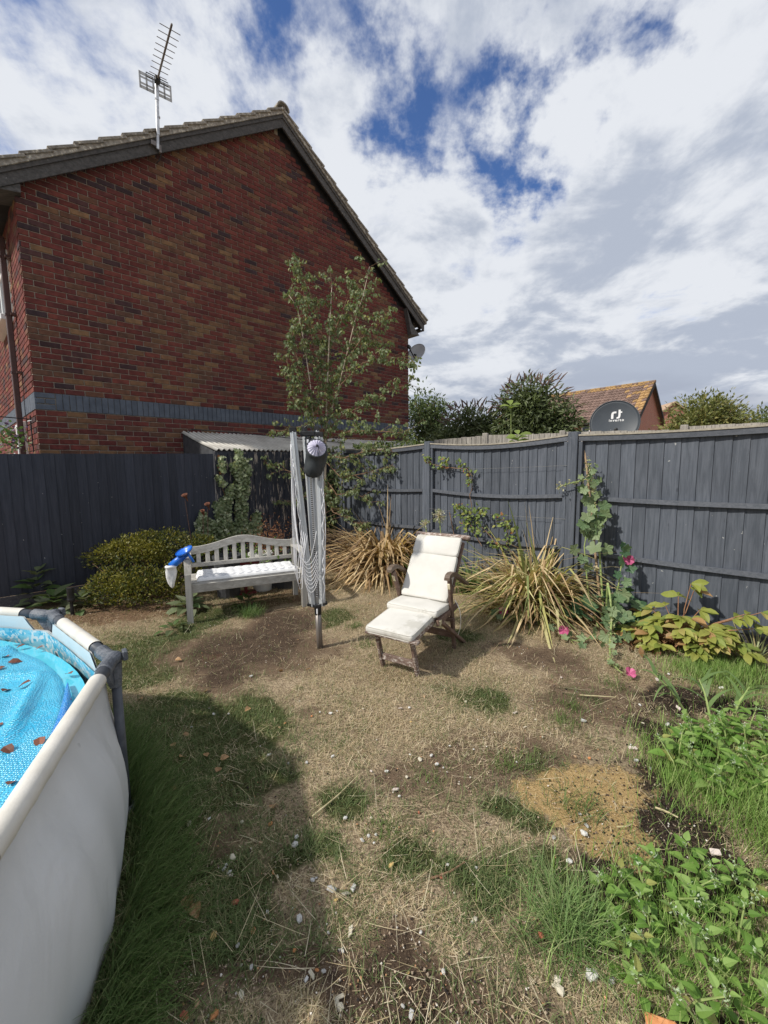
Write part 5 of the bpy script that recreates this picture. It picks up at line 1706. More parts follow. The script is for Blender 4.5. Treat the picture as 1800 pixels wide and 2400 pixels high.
for k in range(len(Vb)):
    a = k % 18
    if k // 18 >= 4:
        Vb[k, :2] = bx0[:2] + (Vb[k, :2] - bx0[:2]) * (1 + .22 * math.sin(a * 2 * math.pi / 18 * 3 + k // 18))
mb.obj('filter_bag', M['white_mesh'], T, smooth=True)

# ------------------------------------------------------------------ rotary airer, folded
AO = np.array([-.566, 3.452, 0.0])
ATOP = np.array([-.614, 3.452, 1.87])
AX = (ATOP - AO) / np.linalg.norm(ATOP - AO)
def ap(dx, dy, z):
    return AO + AX * (z / AX[2]) + np.array([dx, dy, 0])
T = thing('rotary_airer', 'folded rotary washing line with grey arms and loose white cords', 'rotary airer', tuple(AO))
mb = MB()
mb.tube([ap(0, 0, -.05), ap(0, 0, .34)], .026, 16)
mb.tube([ap(.0, -.024, .005), ap(.0, -.024, .31)], .006, 6)
mb.obj('ground_socket', pmat('dull_steel', (.22, .20, .185), (.33, .30, .28), 18, stretch=(1, 1, .15), bump=.1, rough=.45, metal=.6), T, smooth=True)
mb = MB()
mb.tube([ap(0, 0, .30), ap(0, 0, .36), ap(0, 0, .39)], [.029, .031, .030], 14)
mb.cbox(ap(-.045, -.015, .385), (.04, 0, -.012), (0, .018, 0), (.004, 0, .012), .004)
mb.cbox(ap(.045, -.01, .392), (.04, 0, .012), (0, .018, 0), (-.004, 0, .012), .004)
mb.cbox(ap(0, .04, .39), (.02, 0, 0), (0, .03, 0), (0, 0, .012), .004)
mb.obj('lower_hub', M['black_plastic'], T)
mb = MB()
mb.cbox(ap(-.002, -.031, .335), (.006, 0, 0), (0, .004, 0), (0, 0, .022), .002)
mb.obj('clip', M['white_line'], T)
mb = MB()
mb.tube([ap(0, 0, .38), ap(0, 0, 1.84)], .020, 14)
mb.obj('pole', M['airer_alu'], T, smooth=True)
mb = MB()
mb.cbox(ap(.004, -.026, 1.06), (.008, 0, 0), (0, .004, 0), AX * .60, .002)
mb.obj('tension_strap', M['strap'], T)
mb = MB()
mb.tube([ap(0, 0, 1.66), ap(0, 0, 1.70), ap(0, 0, 1.78), ap(0, 0, 1.80)], [.026, .028, .028, .024], 14)
mb.cbox(ap(0, 0, 1.825), (.062, 0, 0), (0, .03, 0), (0, 0, .022), .006)
mb.tube([ap(-.03, -.01, 1.845), ap(-.026, -.01, 1.875), ap(0, -.01, 1.89), ap(.026, -.01, 1.875), ap(.03, -.01, 1.845)], .006, 8)
mb.cbox(ap(0, -.032, 1.74), (.018, 0, 0), (0, .006, 0), (0, 0, .05), .003)
mb.obj('upper_hub', M['black_plastic'], T)
mb = MB()
mb.cbox(ap(0, -.040, 1.758), (.008, 0, 0), (0, .003, 0), (0, 0, .018), .002)
mb.cbox(ap(0, -.040, 1.722), (.005, 0, 0), (0, .003, 0), (0, 0, .020), .002)
mb.obj('clip', M['white_line'], T)
ARMS = [((-.042, -.018, .375), (-.112, -.055, 1.84), .050), ((.042, -.012, .375), (.098, -.04, 1.80), .050),
        ((-.012, .040, .40), (-.045, .085, 1.86), .040), ((.024, .040, .40), (.058, .085, 1.86), .040)]
for a, b, w in ARMS:
    mb = MB()
    p0_, p1_ = ap(*a), ap(*b)
    mb.beam(p0_, p1_, w, .016, up=(0, -1, 0), ch=.003)
    mb.beam(p0_ + np.array([0, -.012, 0]), p1_ + np.array([0, -.012, 0]), .008, .010, up=(0, -1, 0))
    arm = mb.obj('arm', M['airer_alu'], T)
    mb = MB()
    d_ = (p1_ - p0_) / np.linalg.norm(p1_ - p0_)
    mb.beam(p1_ - d_ * .005, p1_ + d_ * .035, w + .004, .024, up=(0, -1, 0), ch=.003)
    mb.obj('end_cap', M['black_plastic'], arm)
for (a, b, zt, zb1) in ((-.03, -.02, 1.79, .42), (.03, .022, 1.79, .42)):      # dark struts beside the pole
    mb = MB()
    mb.beam(ap(a, .01, zt), ap(b, .005, zb1), .016, .014, up=(0, -1, 0))
    mb.obj('strut', M['airer_alu'], T)
# cords: long slack runs on the left, loops at the bottom, short catches along the arms
def cat(p, q, drop, n=12, side=(0, 0, 0)):
    P = []
    for u in np.linspace(0, 1, n):
        c = p * (1 - u) + q * u
        c = c - Z * drop * 4 * u * (1 - u) + np.asarray(side) * 4 * u * (1 - u)
        P.append(c)
    return P
def arm_pt(i, u):
    a, b, w = ARMS[i]
    return ap(*[a[k] * (1 - u) + b[k] * u for k in range(3)])
def cord(pts):
    mb = MB()
    mb.tube(pts, .0024, 5)
    mb.obj('cord', M['white_line'], T, smooth=True)
for k in range(9):       # loops swung across the front
    zl, zb2 = .868 - .0315 * k, .800 - .0335 * k
    p0_ = np.array([-.702 + .004 * k, 3.392, zl])
    q0_ = np.array([-.560 + .001 * k, 3.400, zl + .02 + (.14 if k == 0 else 0)])
    P = cat(p0_, q0_, (zl - zb2) + .028 + (.075 if k == 0 else 0), 14, (0, -.012, 0))
    top = np.array([-.742 + .0035 * (k % 5), 3.395 + .006 * (k % 3), 1.80 - .06 * (k % 4)])
    cord([top + (p0_ - top) * f + np.array([-.022 * math.sin(math.pi * f) - .004 * (k % 3), -.008 * math.sin(math.pi * f), 0]) for f in np.linspace(0, .96, 7)] + P)
for k in range(5):      # slack ends left of the arms
    x0 = -.752 + .006 * k
    zb1 = .74 - .045 * k
    a_ = np.array([x0 + .012, 3.40, 1.80 - .05 * k])
    b_ = np.array([x0 + .006 * math.sin(k * 2.1), 3.385, zb1])
    c_ = np.array([x0 + .075 + .008 * (k % 4), 3.385, zb1 + .30 + .03 * k])
    cord([a_, a_ * .6 + b_ * .4 + np.array([-.008, 0, 0]), a_ * .25 + b_ * .75 + np.array([-.006, 0, 0]), b_ + Z * .05, b_ + np.array([.012, 0, -.02]), b_ + np.array([.035, 0, -.01]), b_ * .5 + c_ * .5 + np.array([.014, 0, 0]), c_])
for i in (0, 1):
    for k in range(8):
        u = .93 - .105 * k
        p_ = arm_pt(i, u) + np.array([-.014 if i == 0 else .018, -.018, 0])
        q_ = arm_pt(i, u - .10) + np.array([-.010 if i == 0 else .012, -.020, 0])
        cord([p_, p_ + np.array([-.010, -.004, -.03]), p_ * .5 + q_ * .5 + np.array([-.012 if i == 0 else .014, -.008, -.03]), q_ + np.array([0, -.004, -.05]), q_ + np.array([.004, 0, -.10])])
for k in range(5):
    u = .70 - .03 * k
    p_ = arm_pt(1, u) + np.array([.026 + .002 * k, -.02, .0])
    q_ = arm_pt(1, .20 - .005 * k) + np.array([.030 - .003 * k, -.02, 0])
    cord([p_, p_ * .6 + q_ * .4 + np.array([.012, 0, 0]), q_, q_ + np.array([-.015, 0, .06])])

# peg bag hanging from the airer
tc_ = np.array([-.520, 3.275, 1.700])
bax = np.array([.22, -.86, .46])
bax /= np.linalg.norm(bax)
T = thing('peg_bag', 'charcoal cloth peg bag with a gathered lilac mouth hung on the airer', 'bag', (-.56, 3.36, 1.48))
mb = MB()
mb.tube([tc_, tc_ - bax * .02, tc_ + np.array([-.008, .055, -.035]), tc_ + np.array([-.022, .085, -.085]), tc_ + np.array([-.038, .092, -.14]), tc_ + np.array([-.050, .090, -.19]), tc_ + np.array([-.056, .088, -.218]), tc_ + np.array([-.058, .088, -.226])],
        [.076, .077, .082, .084, .080, .070, .045, .012], 36)
Vb = mb.V[-1]
for k in range(len(Vb)):
    i_ = k // 36
    f = (k % 36) / 36 * 2 * math.pi
    Vb[k] += (Vb[k] - tc_) / (np.linalg.norm(Vb[k] - tc_) + 1e-6) * (.006 * math.sin(f * 5 + i_ * .9) + .004 * math.sin(f * 11 + i_ * 2.1)) * (i_ > 1)
mb.obj('bag_body', M['bag'], T, smooth=True)
mb = MB()
rx_ = np.cross(Z, bax); rx_ /= np.linalg.norm(rx_)
ry_ = np.cross(bax, rx_)
P = []
for i in range(9):
    f = i / 8
    row = []
    for k in range(72):
        a = 2 * math.pi * k / 72
        pleat = .007 * math.sin(a * 18) * (1 - f) ** .4 * min(1, f * 4 + .1)
        r = .074 * (1 - f) + .004
        row.append(tc_ + rx_ * r * math.cos(a) + ry_ * r * math.sin(a) + bax * (.030 * math.sin(f * math.pi / 2) + pleat))
    P.append(row)
mb.grid(P, closed=True)
mb.obj('gathered_top', M['bag_top'], T, smooth=True)
mb = MB()
mb.tube([tc_ + rx_ * .077 * math.cos(a) + ry_ * .077 * math.sin(a) for a in np.linspace(0, 2 * math.pi, 33)], .0065, 6, cap=False)
mb.obj('rim_band', M['bag'], T, smooth=True)
mb = MB()
ct = tc_ + bax * .032
mb.tube([ct + bax * .004, ct + bax * .01 + rx_ * .01, ct + rx_ * .012 - ry_ * .05 + bax * .004, ct - ry_ * .09 - bax * .03 + rx_ * .012, ct - Z * .26 + rx_ * .012 - bax * .02], .003, 6)
mb.lathe([(.0, .0), (.008, .002), (.008, .014), (.0, .016)], ct, bax, 10)
mb.obj('drawcord', M['black_plastic'], T)
mb = MB()
mb.tube([tc_ - rx_ * .06 + ry_ * .04, ap(.09, -.02, 1.84), tc_ + rx_ * .02 + ry_ * .072], .003, 6)
mb.obj('hanging_loop', M['black_plastic'], T)

# ------------------------------------------------------------------ steamer deck chair
CO = np.array([.032, 2.905, 0.0])
CRv = np.array([.852, -.524, 0.0])
CBv = np.array([.524, .852, 0.0])
def cp(r, b, z):
    return CO + CRv * r + CBv * b + Z * z
T = thing('deck_chair', 'weathered wooden steamer deck chair with footrest and curved arms', 'deck chair', tuple(cp(0, .5, 0)))
for s in (-1, 1):
    mb = MB()
    mb.beam(cp(.150 * s, .055, .325), cp(.150 * s, .152, -.01), .040, .026, up=CRv, ch=.004)
    mb.obj('footrest_leg', M['teak_worn'], T)
    mb = MB()
    mb.beam(cp(.180 * s, -.005, .318), cp(.180 * s, .46, .365), .024, .038)
    mb.obj('footrest_rail', M['teak_worn'], T)
    mb = MB()
    mb.beam(cp(.222 * s, .34, .350), cp(.222 * s, .74, .378), .026, .048)
    mb.obj('seat_rail', M['teak'], T)
    mb = MB()
    mb.beam(cp(.255 * s, .495, .665), cp(.205 * s, .735, -.01), .042, .026, up=CRv, ch=.004)
    post = mb.obj('arm_post', M['teak'], T)
    mb = MB()
    d_ = cp(.255 * s, .495, .665) - cp(.205 * s, .735, -.01)
    d_ /= np.linalg.norm(d_)
    q = cp(.255 * s, .495, .665) - d_ * .055 - np.cross(CRv, d_) * .0
    fwd = np.cross(d_, CRv)
    fwd = fwd if fwd @ CBv < 0 else -fwd
    mb.cbox(q + fwd * .022, CRv * .011, d_ * .026, fwd * .003, .001)
    mb.obj('brass_plate', M['brass'], post)
    mb = MB()
    P = []
    for (b_, z_, h_) in ((.432, .680, .022), (.448, .694, .034), (.49, .704, .034), (.55, .700, .030), (.62, .672, .027), (.70, .628, .026), (.78, .582, .026), (.865, .540, .026)):
        w_ = .024
        P.append([cp(.26 * s - w_, b_, z_ - h_ / 2), cp(.26 * s + w_, b_, z_ - h_ / 2), cp(.26 * s + w_ * .9, b_, z_ + h_ / 2), cp(.26 * s - w_ * .9, b_, z_ + h_ / 2)])
    mb.grid(P, closed=True)
    mb.add(P[0], [(0, 1, 2, 3)])
    mb.add(P[-1], [(3, 2, 1, 0)])
    mb.obj('armrest', M['teak_dark'], T)
    mb = MB()
    mb.beam(cp(.20 * s, .56, .375), cp(.20 * s, .915, .885), .026, .040, up=CRv)
    mb.obj('back_rail', M['teak'], T)
    mb = MB()
    mb.beam(cp(.235 * s, .40, .34), cp(.225 * s, .90, -.005), .026, .040, up=CRv)
    mb.obj('rear_leg', M['teak'], T)
mb = MB()
mb.beam(cp(-.21, .008, .322), cp(.235, .008, .322), .052, .022, ch=.005)
mb.obj('footrest_slat', M['teak_worn'], T)
for b_ in (.09, .17, .25, .33, .41):
    mb = MB()
    mb.beam(cp(-.19, b_, .333 + b_ * .1), cp(.19, b_, .333 + b_ * .1), .05, .014)
    mb.obj('footrest_slat', M['teak_worn'], T)
mb = MB()
mb.beam(cp(-.150, .120, .098), cp(.150, .120, .098), .022, .052, ch=.004)
mb.obj('cross_bar', M['teak_worn'], T)
mb = MB()
mb.beam(cp(-.21, .69, .135), cp(.21, .69, .135), .022, .056)
mb.obj('cross_bar', M['teak'], T)
mb = MB()
mb.beam(cp(-.23, .595, .30), cp(.26, .595, .30), .030, .030)
mb.obj('cross_bar', M['teak'], T)
for b_ in (.38, .45, .52, .59):
    mb = MB()
    mb.beam(cp(-.22, b_, .385), cp(.22, b_, .385), .05, .014)
    mb.obj('seat_slat', M['teak'], T)
for f in (.15, .3, .45, .6, .75, .88):
    mb = MB()
    a_ = cp(-.2, .56 + .355 * f, .40 + .51 * f)
    b_ = cp(.2, .56 + .355 * f, .40 + .51 * f)
    mb.beam(a_, b_, .014, .055, up=(0, 0, 1))
    mb.obj('back_slat', M['teak'], T)
mb = MB()
hbz = .925
P = []
for r_, w_ in ((-.262, .010), (-.256, .020), (-.245, .024), (.245, .024), (.256, .020), (.262, .010)):
    P.append([cp(r_, .940 + .028 * math.cos(a) * (w_ / .024), hbz + w_ * math.sin(a)) for a in np.linspace(0, 2 * math.pi, 10, endpoint=False)])
mb.grid(P, closed=True)
mb.add(P[0], [tuple(range(10))])
mb.add(P[-1], [tuple(reversed(range(10)))])
mb.obj('head_bar', M['teak_worn'], T, smooth=True)
mb = MB()
mb.cbox(cp(.237, .37, .352), CRv * .004, CBv * .018, Z * .018, .002)
mb.obj('brass_plate', M['brass'], T)

# its cushion: four pads and their piping
T = thing('chair_cushion', 'cream canvas cushion in four pads on the deck chair', 'cushion', tuple(cp(0, .5, .38)))
def padbox(c, ex, ey, ez, sx, sy, sz, r, name, puff=.008, warp=None):
    def fn(V):
        U = np.clip(1 - (V[:, 0] / sx) ** 2, 0, 1) * np.clip(1 - (V[:, 1] / sy) ** 2, 0, 1)
        V = V.copy()
        V[:, 2] += np.sign(V[:, 2]) * puff * U ** .7
        V[:, 2] += (vnoise(V[:, 0] * 9 + c[0] * 3, V[:, 1] * 9, 1.3, 4) - .5) * .010
        if warp:
            V = warp(V)
        return V
    V, F = rbox(sx, sy, sz, r, 9, fn)
    Wd = c + V[:, :1] * ex + V[:, 1:2] * ey + V[:, 2:] * ez
    o = put(name, Wd, [np.array(F)], np.ones((len(V), 3)), M['cushion'], T, smooth=True)
    for s in ((1, -1) if name != 'head_pad' else (1,)):
        rr_ = .035
        pts = []
        for cx, cy, a0 in ((sx - rr_, sy - rr_, 0), (-(sx - rr_), sy - rr_, 90), (-(sx - rr_), -(sy - rr_), 180), (sx - rr_, -(sy - rr_), 270)):
            for a in np.linspace(0, 90, 6):
                t = math.radians(a0 + a)
                pts.append((cx + (rr_ - .004) * math.cos(t), cy + (rr_ - .004) * math.sin(t), s * (sz - .004)))
        pts.append(pts[0])
        PV = np.array(pts)
        zz = (vnoise(PV[:, 0] * 9 + c[0] * 3, PV[:, 1] * 9, 1.3, 4) - .5) * .010
        PV[:, 2] += zz
        if warp:
            PV = warp(PV)
        mb = MB()
        mb.tube([c + p[0] * ex + p[1] * ey + p[2] * ez for p in PV], .0032, 6, cap=False)
        mb.obj('piping', M['piping'], o, smooth=True)
    return o
fe = (cp(0, .40, .408) - cp(0, 0, .366))
fe /= np.linalg.norm(fe)
fz = np.cross(CRv, fe)
padbox(cp(-.005, .20, .372), CRv, fe, fz, .198, .225, .026, .020, 'foot_pad')
se = (cp(0, .66, .42) - cp(0, .35, .425))
se /= np.linalg.norm(se)
sz_ = np.cross(CRv, se)
padbox(cp(0, .485, .421), CRv, se, sz_, .225, .165, .026, .020, 'seat_pad', .010)
be = (cp(0, .905, .935) - cp(0, .575, .44))
be /= np.linalg.norm(be)
bz = np.cross(CRv, be)
b0_ = cp(0, .575, .445)
padbox(b0_ + be * .195 + bz * .02, CRv, be, bz, .213, .200, .022, .018, 'back_pad', .006)
padbox(b0_ + be * .479 + bz * .02, CRv, be, bz, .213, .090, .022, .018, 'head_pad', .006)
mb = MB()
q = cp(.235, .66, .45)
pts = [q, q + CRv * .02 - Z * .03, q + CRv * .045 - Z * .08, q + CRv * .055 - Z * .16, q + CRv * .05 - Z * .24, q + CRv * .03 - Z * .30]
P = [[p_ + CBv * .006, p_ - CBv * .006] for p_ in pts]
mb.grid(P)
mb.obj('tie_ribbon', M['ribbon'], T)

# ------------------------------------------------------------------ birch in the corner
def col_mix(cols, n, jit=.15, p=None):
    c = np.array(cols)[rng.choice(len(cols), n, p=p)]
    return c * rng.uniform(1 - jit, 1 + jit, (n, 1))
T = thing('birch_tree', 'young birch with pale stems and drooping leaves in the fence corner', 'tree', (BIRCH[0][0][0], BIRCH[0][0][1], 0))
mb = MB()
l0 = [np.array(q) for q in BIRCH[0]]
l0[0][2] = -.05
mb.tube(l0, list(np.linspace(.026, .004, len(l0))), 8)
for l in (BIRCH[1], BIRCH[2]):
    mb.tube(l, list(np.linspace(.012, .003, len(l))), 7)
mb.obj('trunk', M['bark'], T, smooth=True)
mb = MB()
tips = []
for li, l in enumerate(BIRCH):
    P = [np.array(q) for q in l]
    if li > 2:
        mb.tube(P, list(np.linspace(.0085, .0028, len(P))), 5)
    for i in range(len(P) - 1):
        seg = P[i + 1] - P[i]
        L = np.linalg.norm(seg)
        main = li <= 2
        if main and i < 2:
            continue
        for _ in range(max(1, int(L / (.050 if main else .036)))):
            u = random.random()
            q = P[i] + seg * u
            d = seg / L * .5 + np.array([random.gauss(0, .6), random.gauss(0, .35), random.gauss(.22, .35)])
            d /= np.linalg.norm(d)
            ln = random.uniform(.10, .27) * (1.1 if main else .85)
            e = q + d * ln
            e2 = e + (d * .5 + np.array([0, 0, -.45])) * ln * .55
            mb.tube([q, e, e2], [.0028, .002, .0012], 4, cap=False)
            tips.append((q, e, e2))
    tips.append((P[-2], (P[-2] + P[-1]) / 2, P[-1]))
mb.obj('branches', M['twig'], T)
pos, dd = [], []
for (a, b, c) in tips:
    for _ in range(random.randint(8, 14)):
        u = random.random() ** .6
        q = a + (b - a) * (u * 2) if u < .5 else b + (c - b) * (u * 2 - 1)
        q = q + np.array([random.gauss(0, .018), random.gauss(0, .018), random.gauss(-.012, .015)])
        pos.append(q)
        dd.append([random.gauss(0, .55), random.gauss(0, .45), random.gauss(-.75, .35)])
pos, dd = np.array(pos), np.array(dd)
n_ = len(pos)
nr = np.stack([rng.normal(-.5, .6, n_), rng.normal(-.7, .5, n_), rng.normal(.35, .5, n_)], 1)
V, F, C = instances(LEAF_B, pos, dd, nr, rng.uniform(.036, .066, n_), rng.uniform(.036, .062, n_),
                    col=col_mix([(.175, .225, .115), (.215, .26, .14), (.24, .265, .125), (.31, .32, .12)], n_, .15, [.4, .33, .19, .08]))
put('crown', V, F, C, M['foliage_thin'], T)

# ------------------------------------------------------------------ ivy on the left fence and in the corner
def ivy(polys, dens, name, label, surf, nrm, size, cols, depth, p=None, stems=None):
    pts = []
    for poly in polys:
        pts.append(in_poly(poly, max(6, int(poly_area(poly) * dens))))
    pts = np.concatenate(pts)
    n = len(pts)
    d = .035 + rng.random(n) ** 1.5 * depth
    pos = np.array([surf(t, o, z) for (t, z), o in zip(pts, d)])
    dirs = np.stack([rng.normal(0, .5, n), rng.normal(0, .3, n), rng.normal(-.8, .35, n)], 1)
    nr = nrm + rng.normal(0, .5, (n, 3)) + np.array([0, 0, .45])
    V, F, C = instances(IVYLEAF, pos, dirs, nr, rng.uniform(*size, n), col=col_mix(cols, n, .2, p))
    c = pos.mean(0)
    T = thing(name, label, 'climber', (c[0], c[1], 0))
    put('leaves', V, F, C, M['foliage'], T)
    mb = MB()
    for l in (stems or []):
        mb.tube([surf(t, .02, z) for t, z in l], list(np.linspace(.010, .004, len(l))), 6)
    if stems:
        mb.obj('stems', M['twig'], T)
    return T
ivy(IVY, 5600, 'ivy', 'pale green variegated ivy climbing the dark fence behind the bench', lf, LN, (.028, .050),
    [(.32, .38, .21), (.43, .48, .29), (.23, .29, .14), (.58, .60, .42), (.14, .19, .08)], .13, [.3, .25, .22, .12, .11],
    stems=[[(1.62, .0), (1.66, .5), (1.68, 1.0), (1.63, 1.5), (1.64, 1.82)], [(1.75, .0), (1.85, .5), (1.82, 1.0), (1.95, 1.45)]])
V_ = in_poly(IVY[5], 34)
pos = np.array([lf(t, .04, z) for t, z in V_])
V, F, C = instances(IVYLEAF, pos, np.stack([rng.normal(0, .5, 34), rng.normal(0, .3, 34), rng.normal(-.8, .3, 34)], 1), LN + rng.normal(0, .4, (34, 3)), rng.uniform(.03, .05, 34),
                    col=col_mix([(.34, .16, .07), (.24, .10, .06), (.30, .26, .08)], 34))
T = thing('ivy', 'withered red brown ivy shoot at the top of the dark fence', 'climber', tuple(lf(1.98, .03, 1.4)))
put('leaves', V, F, C, M['foliage'], T, kind='stuff')
cpoly = [[(-.02, 1.45), (.12, 1.5), (.2, 1.2), (.16, .75), (.12, .35), (-.06, .3), (-.1, .9)]]
ivy(cpoly, 2100, 'ivy', 'dark green ivy in the fence corner under the birch', lambda t, o, z: rf(t, o, z), RN, (.035, .060),
    [(.10, .14, .06), (.14, .18, .075), (.18, .215, .09), (.065, .095, .035)], .10, [.35, .3, .2, .15], stems=[[(.02, 0), (.06, .7), (.08, 1.3)]])

# ------------------------------------------------------------------ climber on the wires of the middle panel
T = thing('climbing_jasmine', 'yellow green climber trained on wires across the grey fence', 'climber', tuple(rf(2.9, .05, 0)))
mb = MB()
for l in CLIMB_STEM:
    mb.tube([rf(t, .045 + .01 * math.sin(i * 2), z) for i, (t, z) in enumerate(l)], .0045, 6)
mb.tube([rf(2.62, .05, .25), rf(2.70, .06, .6), rf(2.60, .05, .95)], .006, 6)
mb.obj('stems', M['twig'], T)
pts = np.concatenate([in_poly(p_, int(poly_area(p_) * k) + 8) for p_, k in zip(CLIMB, (1300, 900, 1100, 1150, 900, 1000, 800))])
n_ = len(pts)
pos = np.array([rf(t, .05 + random.random() * .10, z) for t, z in pts])
dd = np.stack([rng.normal(0, .7, n_), rng.normal(0, .5, n_), rng.normal(.15, .6, n_)], 1)
V, F, C = instances(LEAF, pos, dd, RN + rng.normal(0, .5, (n_, 3)) + np.array([0, 0, .4]), rng.uniform(.032, .062, n_),
                    col=col_mix([(.19, .26, .065), (.27, .33, .09), (.12, .18, .05), (.36, .35, .10), (.36, .15, .06)], n_, .15, [.36, .28, .22, .10, .04]))
put('leaves', V, F, C, M['foliage'], T)

# ------------------------------------------------------------------ golden shrub by the left fence
T = thing('golden_shrub', 'low rounded shrub with small gold edged leaves beside the bench', 'shrub', (-2.95, 4.72, 0))
def mound(cs, n, size, cols, p, name, flat=.55, mat='foliage', noise_amp=.17, upbias=.5):
    pos_, nr_, cc_ = [], [], []
    tot = sum(c[3] * c[4] for c in cs)
    for (cx, cy, cz, rx, ry, rz) in cs:
        k = int(n * rx * ry / tot) if tot else n
        u = rng.normal(0, 1, (k, 3))
        u /= np.linalg.norm(u, axis=1, keepdims=True)
        u = u[u[:, 2] > -flat]
        k = len(u)
        a = np.arctan2(u[:, 1], u[:, 0])
        bump = 1 + noise_amp * (vnoise(a * 2.2 + cx * 3, u[:, 2] * 3.0, 1.6, 8) - .5) * 2 + .07 * rng.normal(0, 1, k)
        r = bump * (1 - .30 * rng.random(k) ** 2.0)
        q = np.stack([cx + rx * u[:, 0] * r, cy + ry * u[:, 1] * r, cz + rz * u[:, 2] * r], 1)
        pos_.append(q)
        nr_.append(u)
    pos = np.concatenate(pos_)
    u = np.concatenate(nr_)
    pos[:, 2] = np.maximum(pos[:, 2], .012)
    k = len(pos)
    dd = u + rng.normal(0, .7, (k, 3)) + np.array([0, 0, upbias])
    nn = u + rng.normal(0, .5, (k, 3)) + np.array([0, 0, .5])
    col = col_mix(cols, k, .18, p)
    return pos, dd, nn, col
SH1 = [(-3.16, 5.00, .50, .40, .30, .19), (-2.72, 5.10, .58, .38, .28, .20), (-2.98, 4.98, .56, .34, .26, .20)]
SH2 = [(-3.10, 4.64, .19, .27, .22, .23), (-2.74, 4.62, .19, .36, .24, .23), (-2.38, 4.84, .24, .24, .20, .22)]
SH3 = [(-2.24, 5.04, .58, .17, .16, .14)]
GC = [(.19, .20, .030), (.30, .27, .045), (.11, .135, .030), (.075, .10, .028), (.40, .33, .07)]
for cs, n_ in ((SH1, 8200), (SH2, 8600), (SH3, 1300)):
    pos, dd, nn, col = mound(cs, n_, None, GC, [.30, .22, .25, .14, .09], 'crown', noise_amp=.30)
    gold = vnoise(pos[:, 0], pos[:, 2] + pos[:, 1] * .6, 4.2, 12)
    k = np.clip((gold - .50) * 3.2, 0, 1)[:, None]
    up = np.clip(nn[:, 2:3], 0, 1)
    col = col * (.72 + .25 * k) + k * .42 * (np.array([.36, .31, .05]) - col)
    V, F, C = instances(LEAF_S, pos, dd, nn, rng.uniform(.022, .042, len(pos)), col=col)
    put('crown', V, F, C, M['foliage'], T)
mb = MB()
for _ in range(26):
    b_ = np.array([random.gauss(-2.85, .16), random.gauss(4.88, .07), 0])
    e_ = np.array([random.uniform(-3.4, -2.25), random.uniform(4.72, 5.05), random.uniform(.35, .66)])
    m_ = (b_ + e_) / 2 + np.array([random.gauss(0, .05), random.gauss(0, .05), random.uniform(-.10, .02)])
    mb.tube([b_, m_, e_], [.012, .008, .004], 5)
mb.obj('stems', M['twig'], T)

# dry heathery mound right of the airer
T = thing('dry_shrub', 'dead brown heather-like mound behind the airer', 'shrub', (-.80, 6.25, 0))
pos, dd, nn, col = mound([(-.78, 6.30, .22, .40, .34, .34), (-.48, 6.20, .14, .26, .24, .22)], 7000, None, [(.15, .10, .075), (.22, .155, .115), (.10, .066, .052), (.29, .215, .165)], None, 'x')
V, F, C = instances(LEAF_S, pos, dd, nn, rng.uniform(.020, .045, len(pos)), rng.uniform(.010, .02, len(pos)), col=col)
put('crown', V, F, C, M['foliage'], T)
mb = MB()
for _ in range(16):
    b_ = np.array([random.gauss(-.78, .08), random.gauss(6.28, .08), 0])
    mb.tube([b_, b_ + np.array([random.gauss(0, .12), random.gauss(0, .12), .35])], [.008, .003], 5)
mb.obj('stems', M['twig'], T)

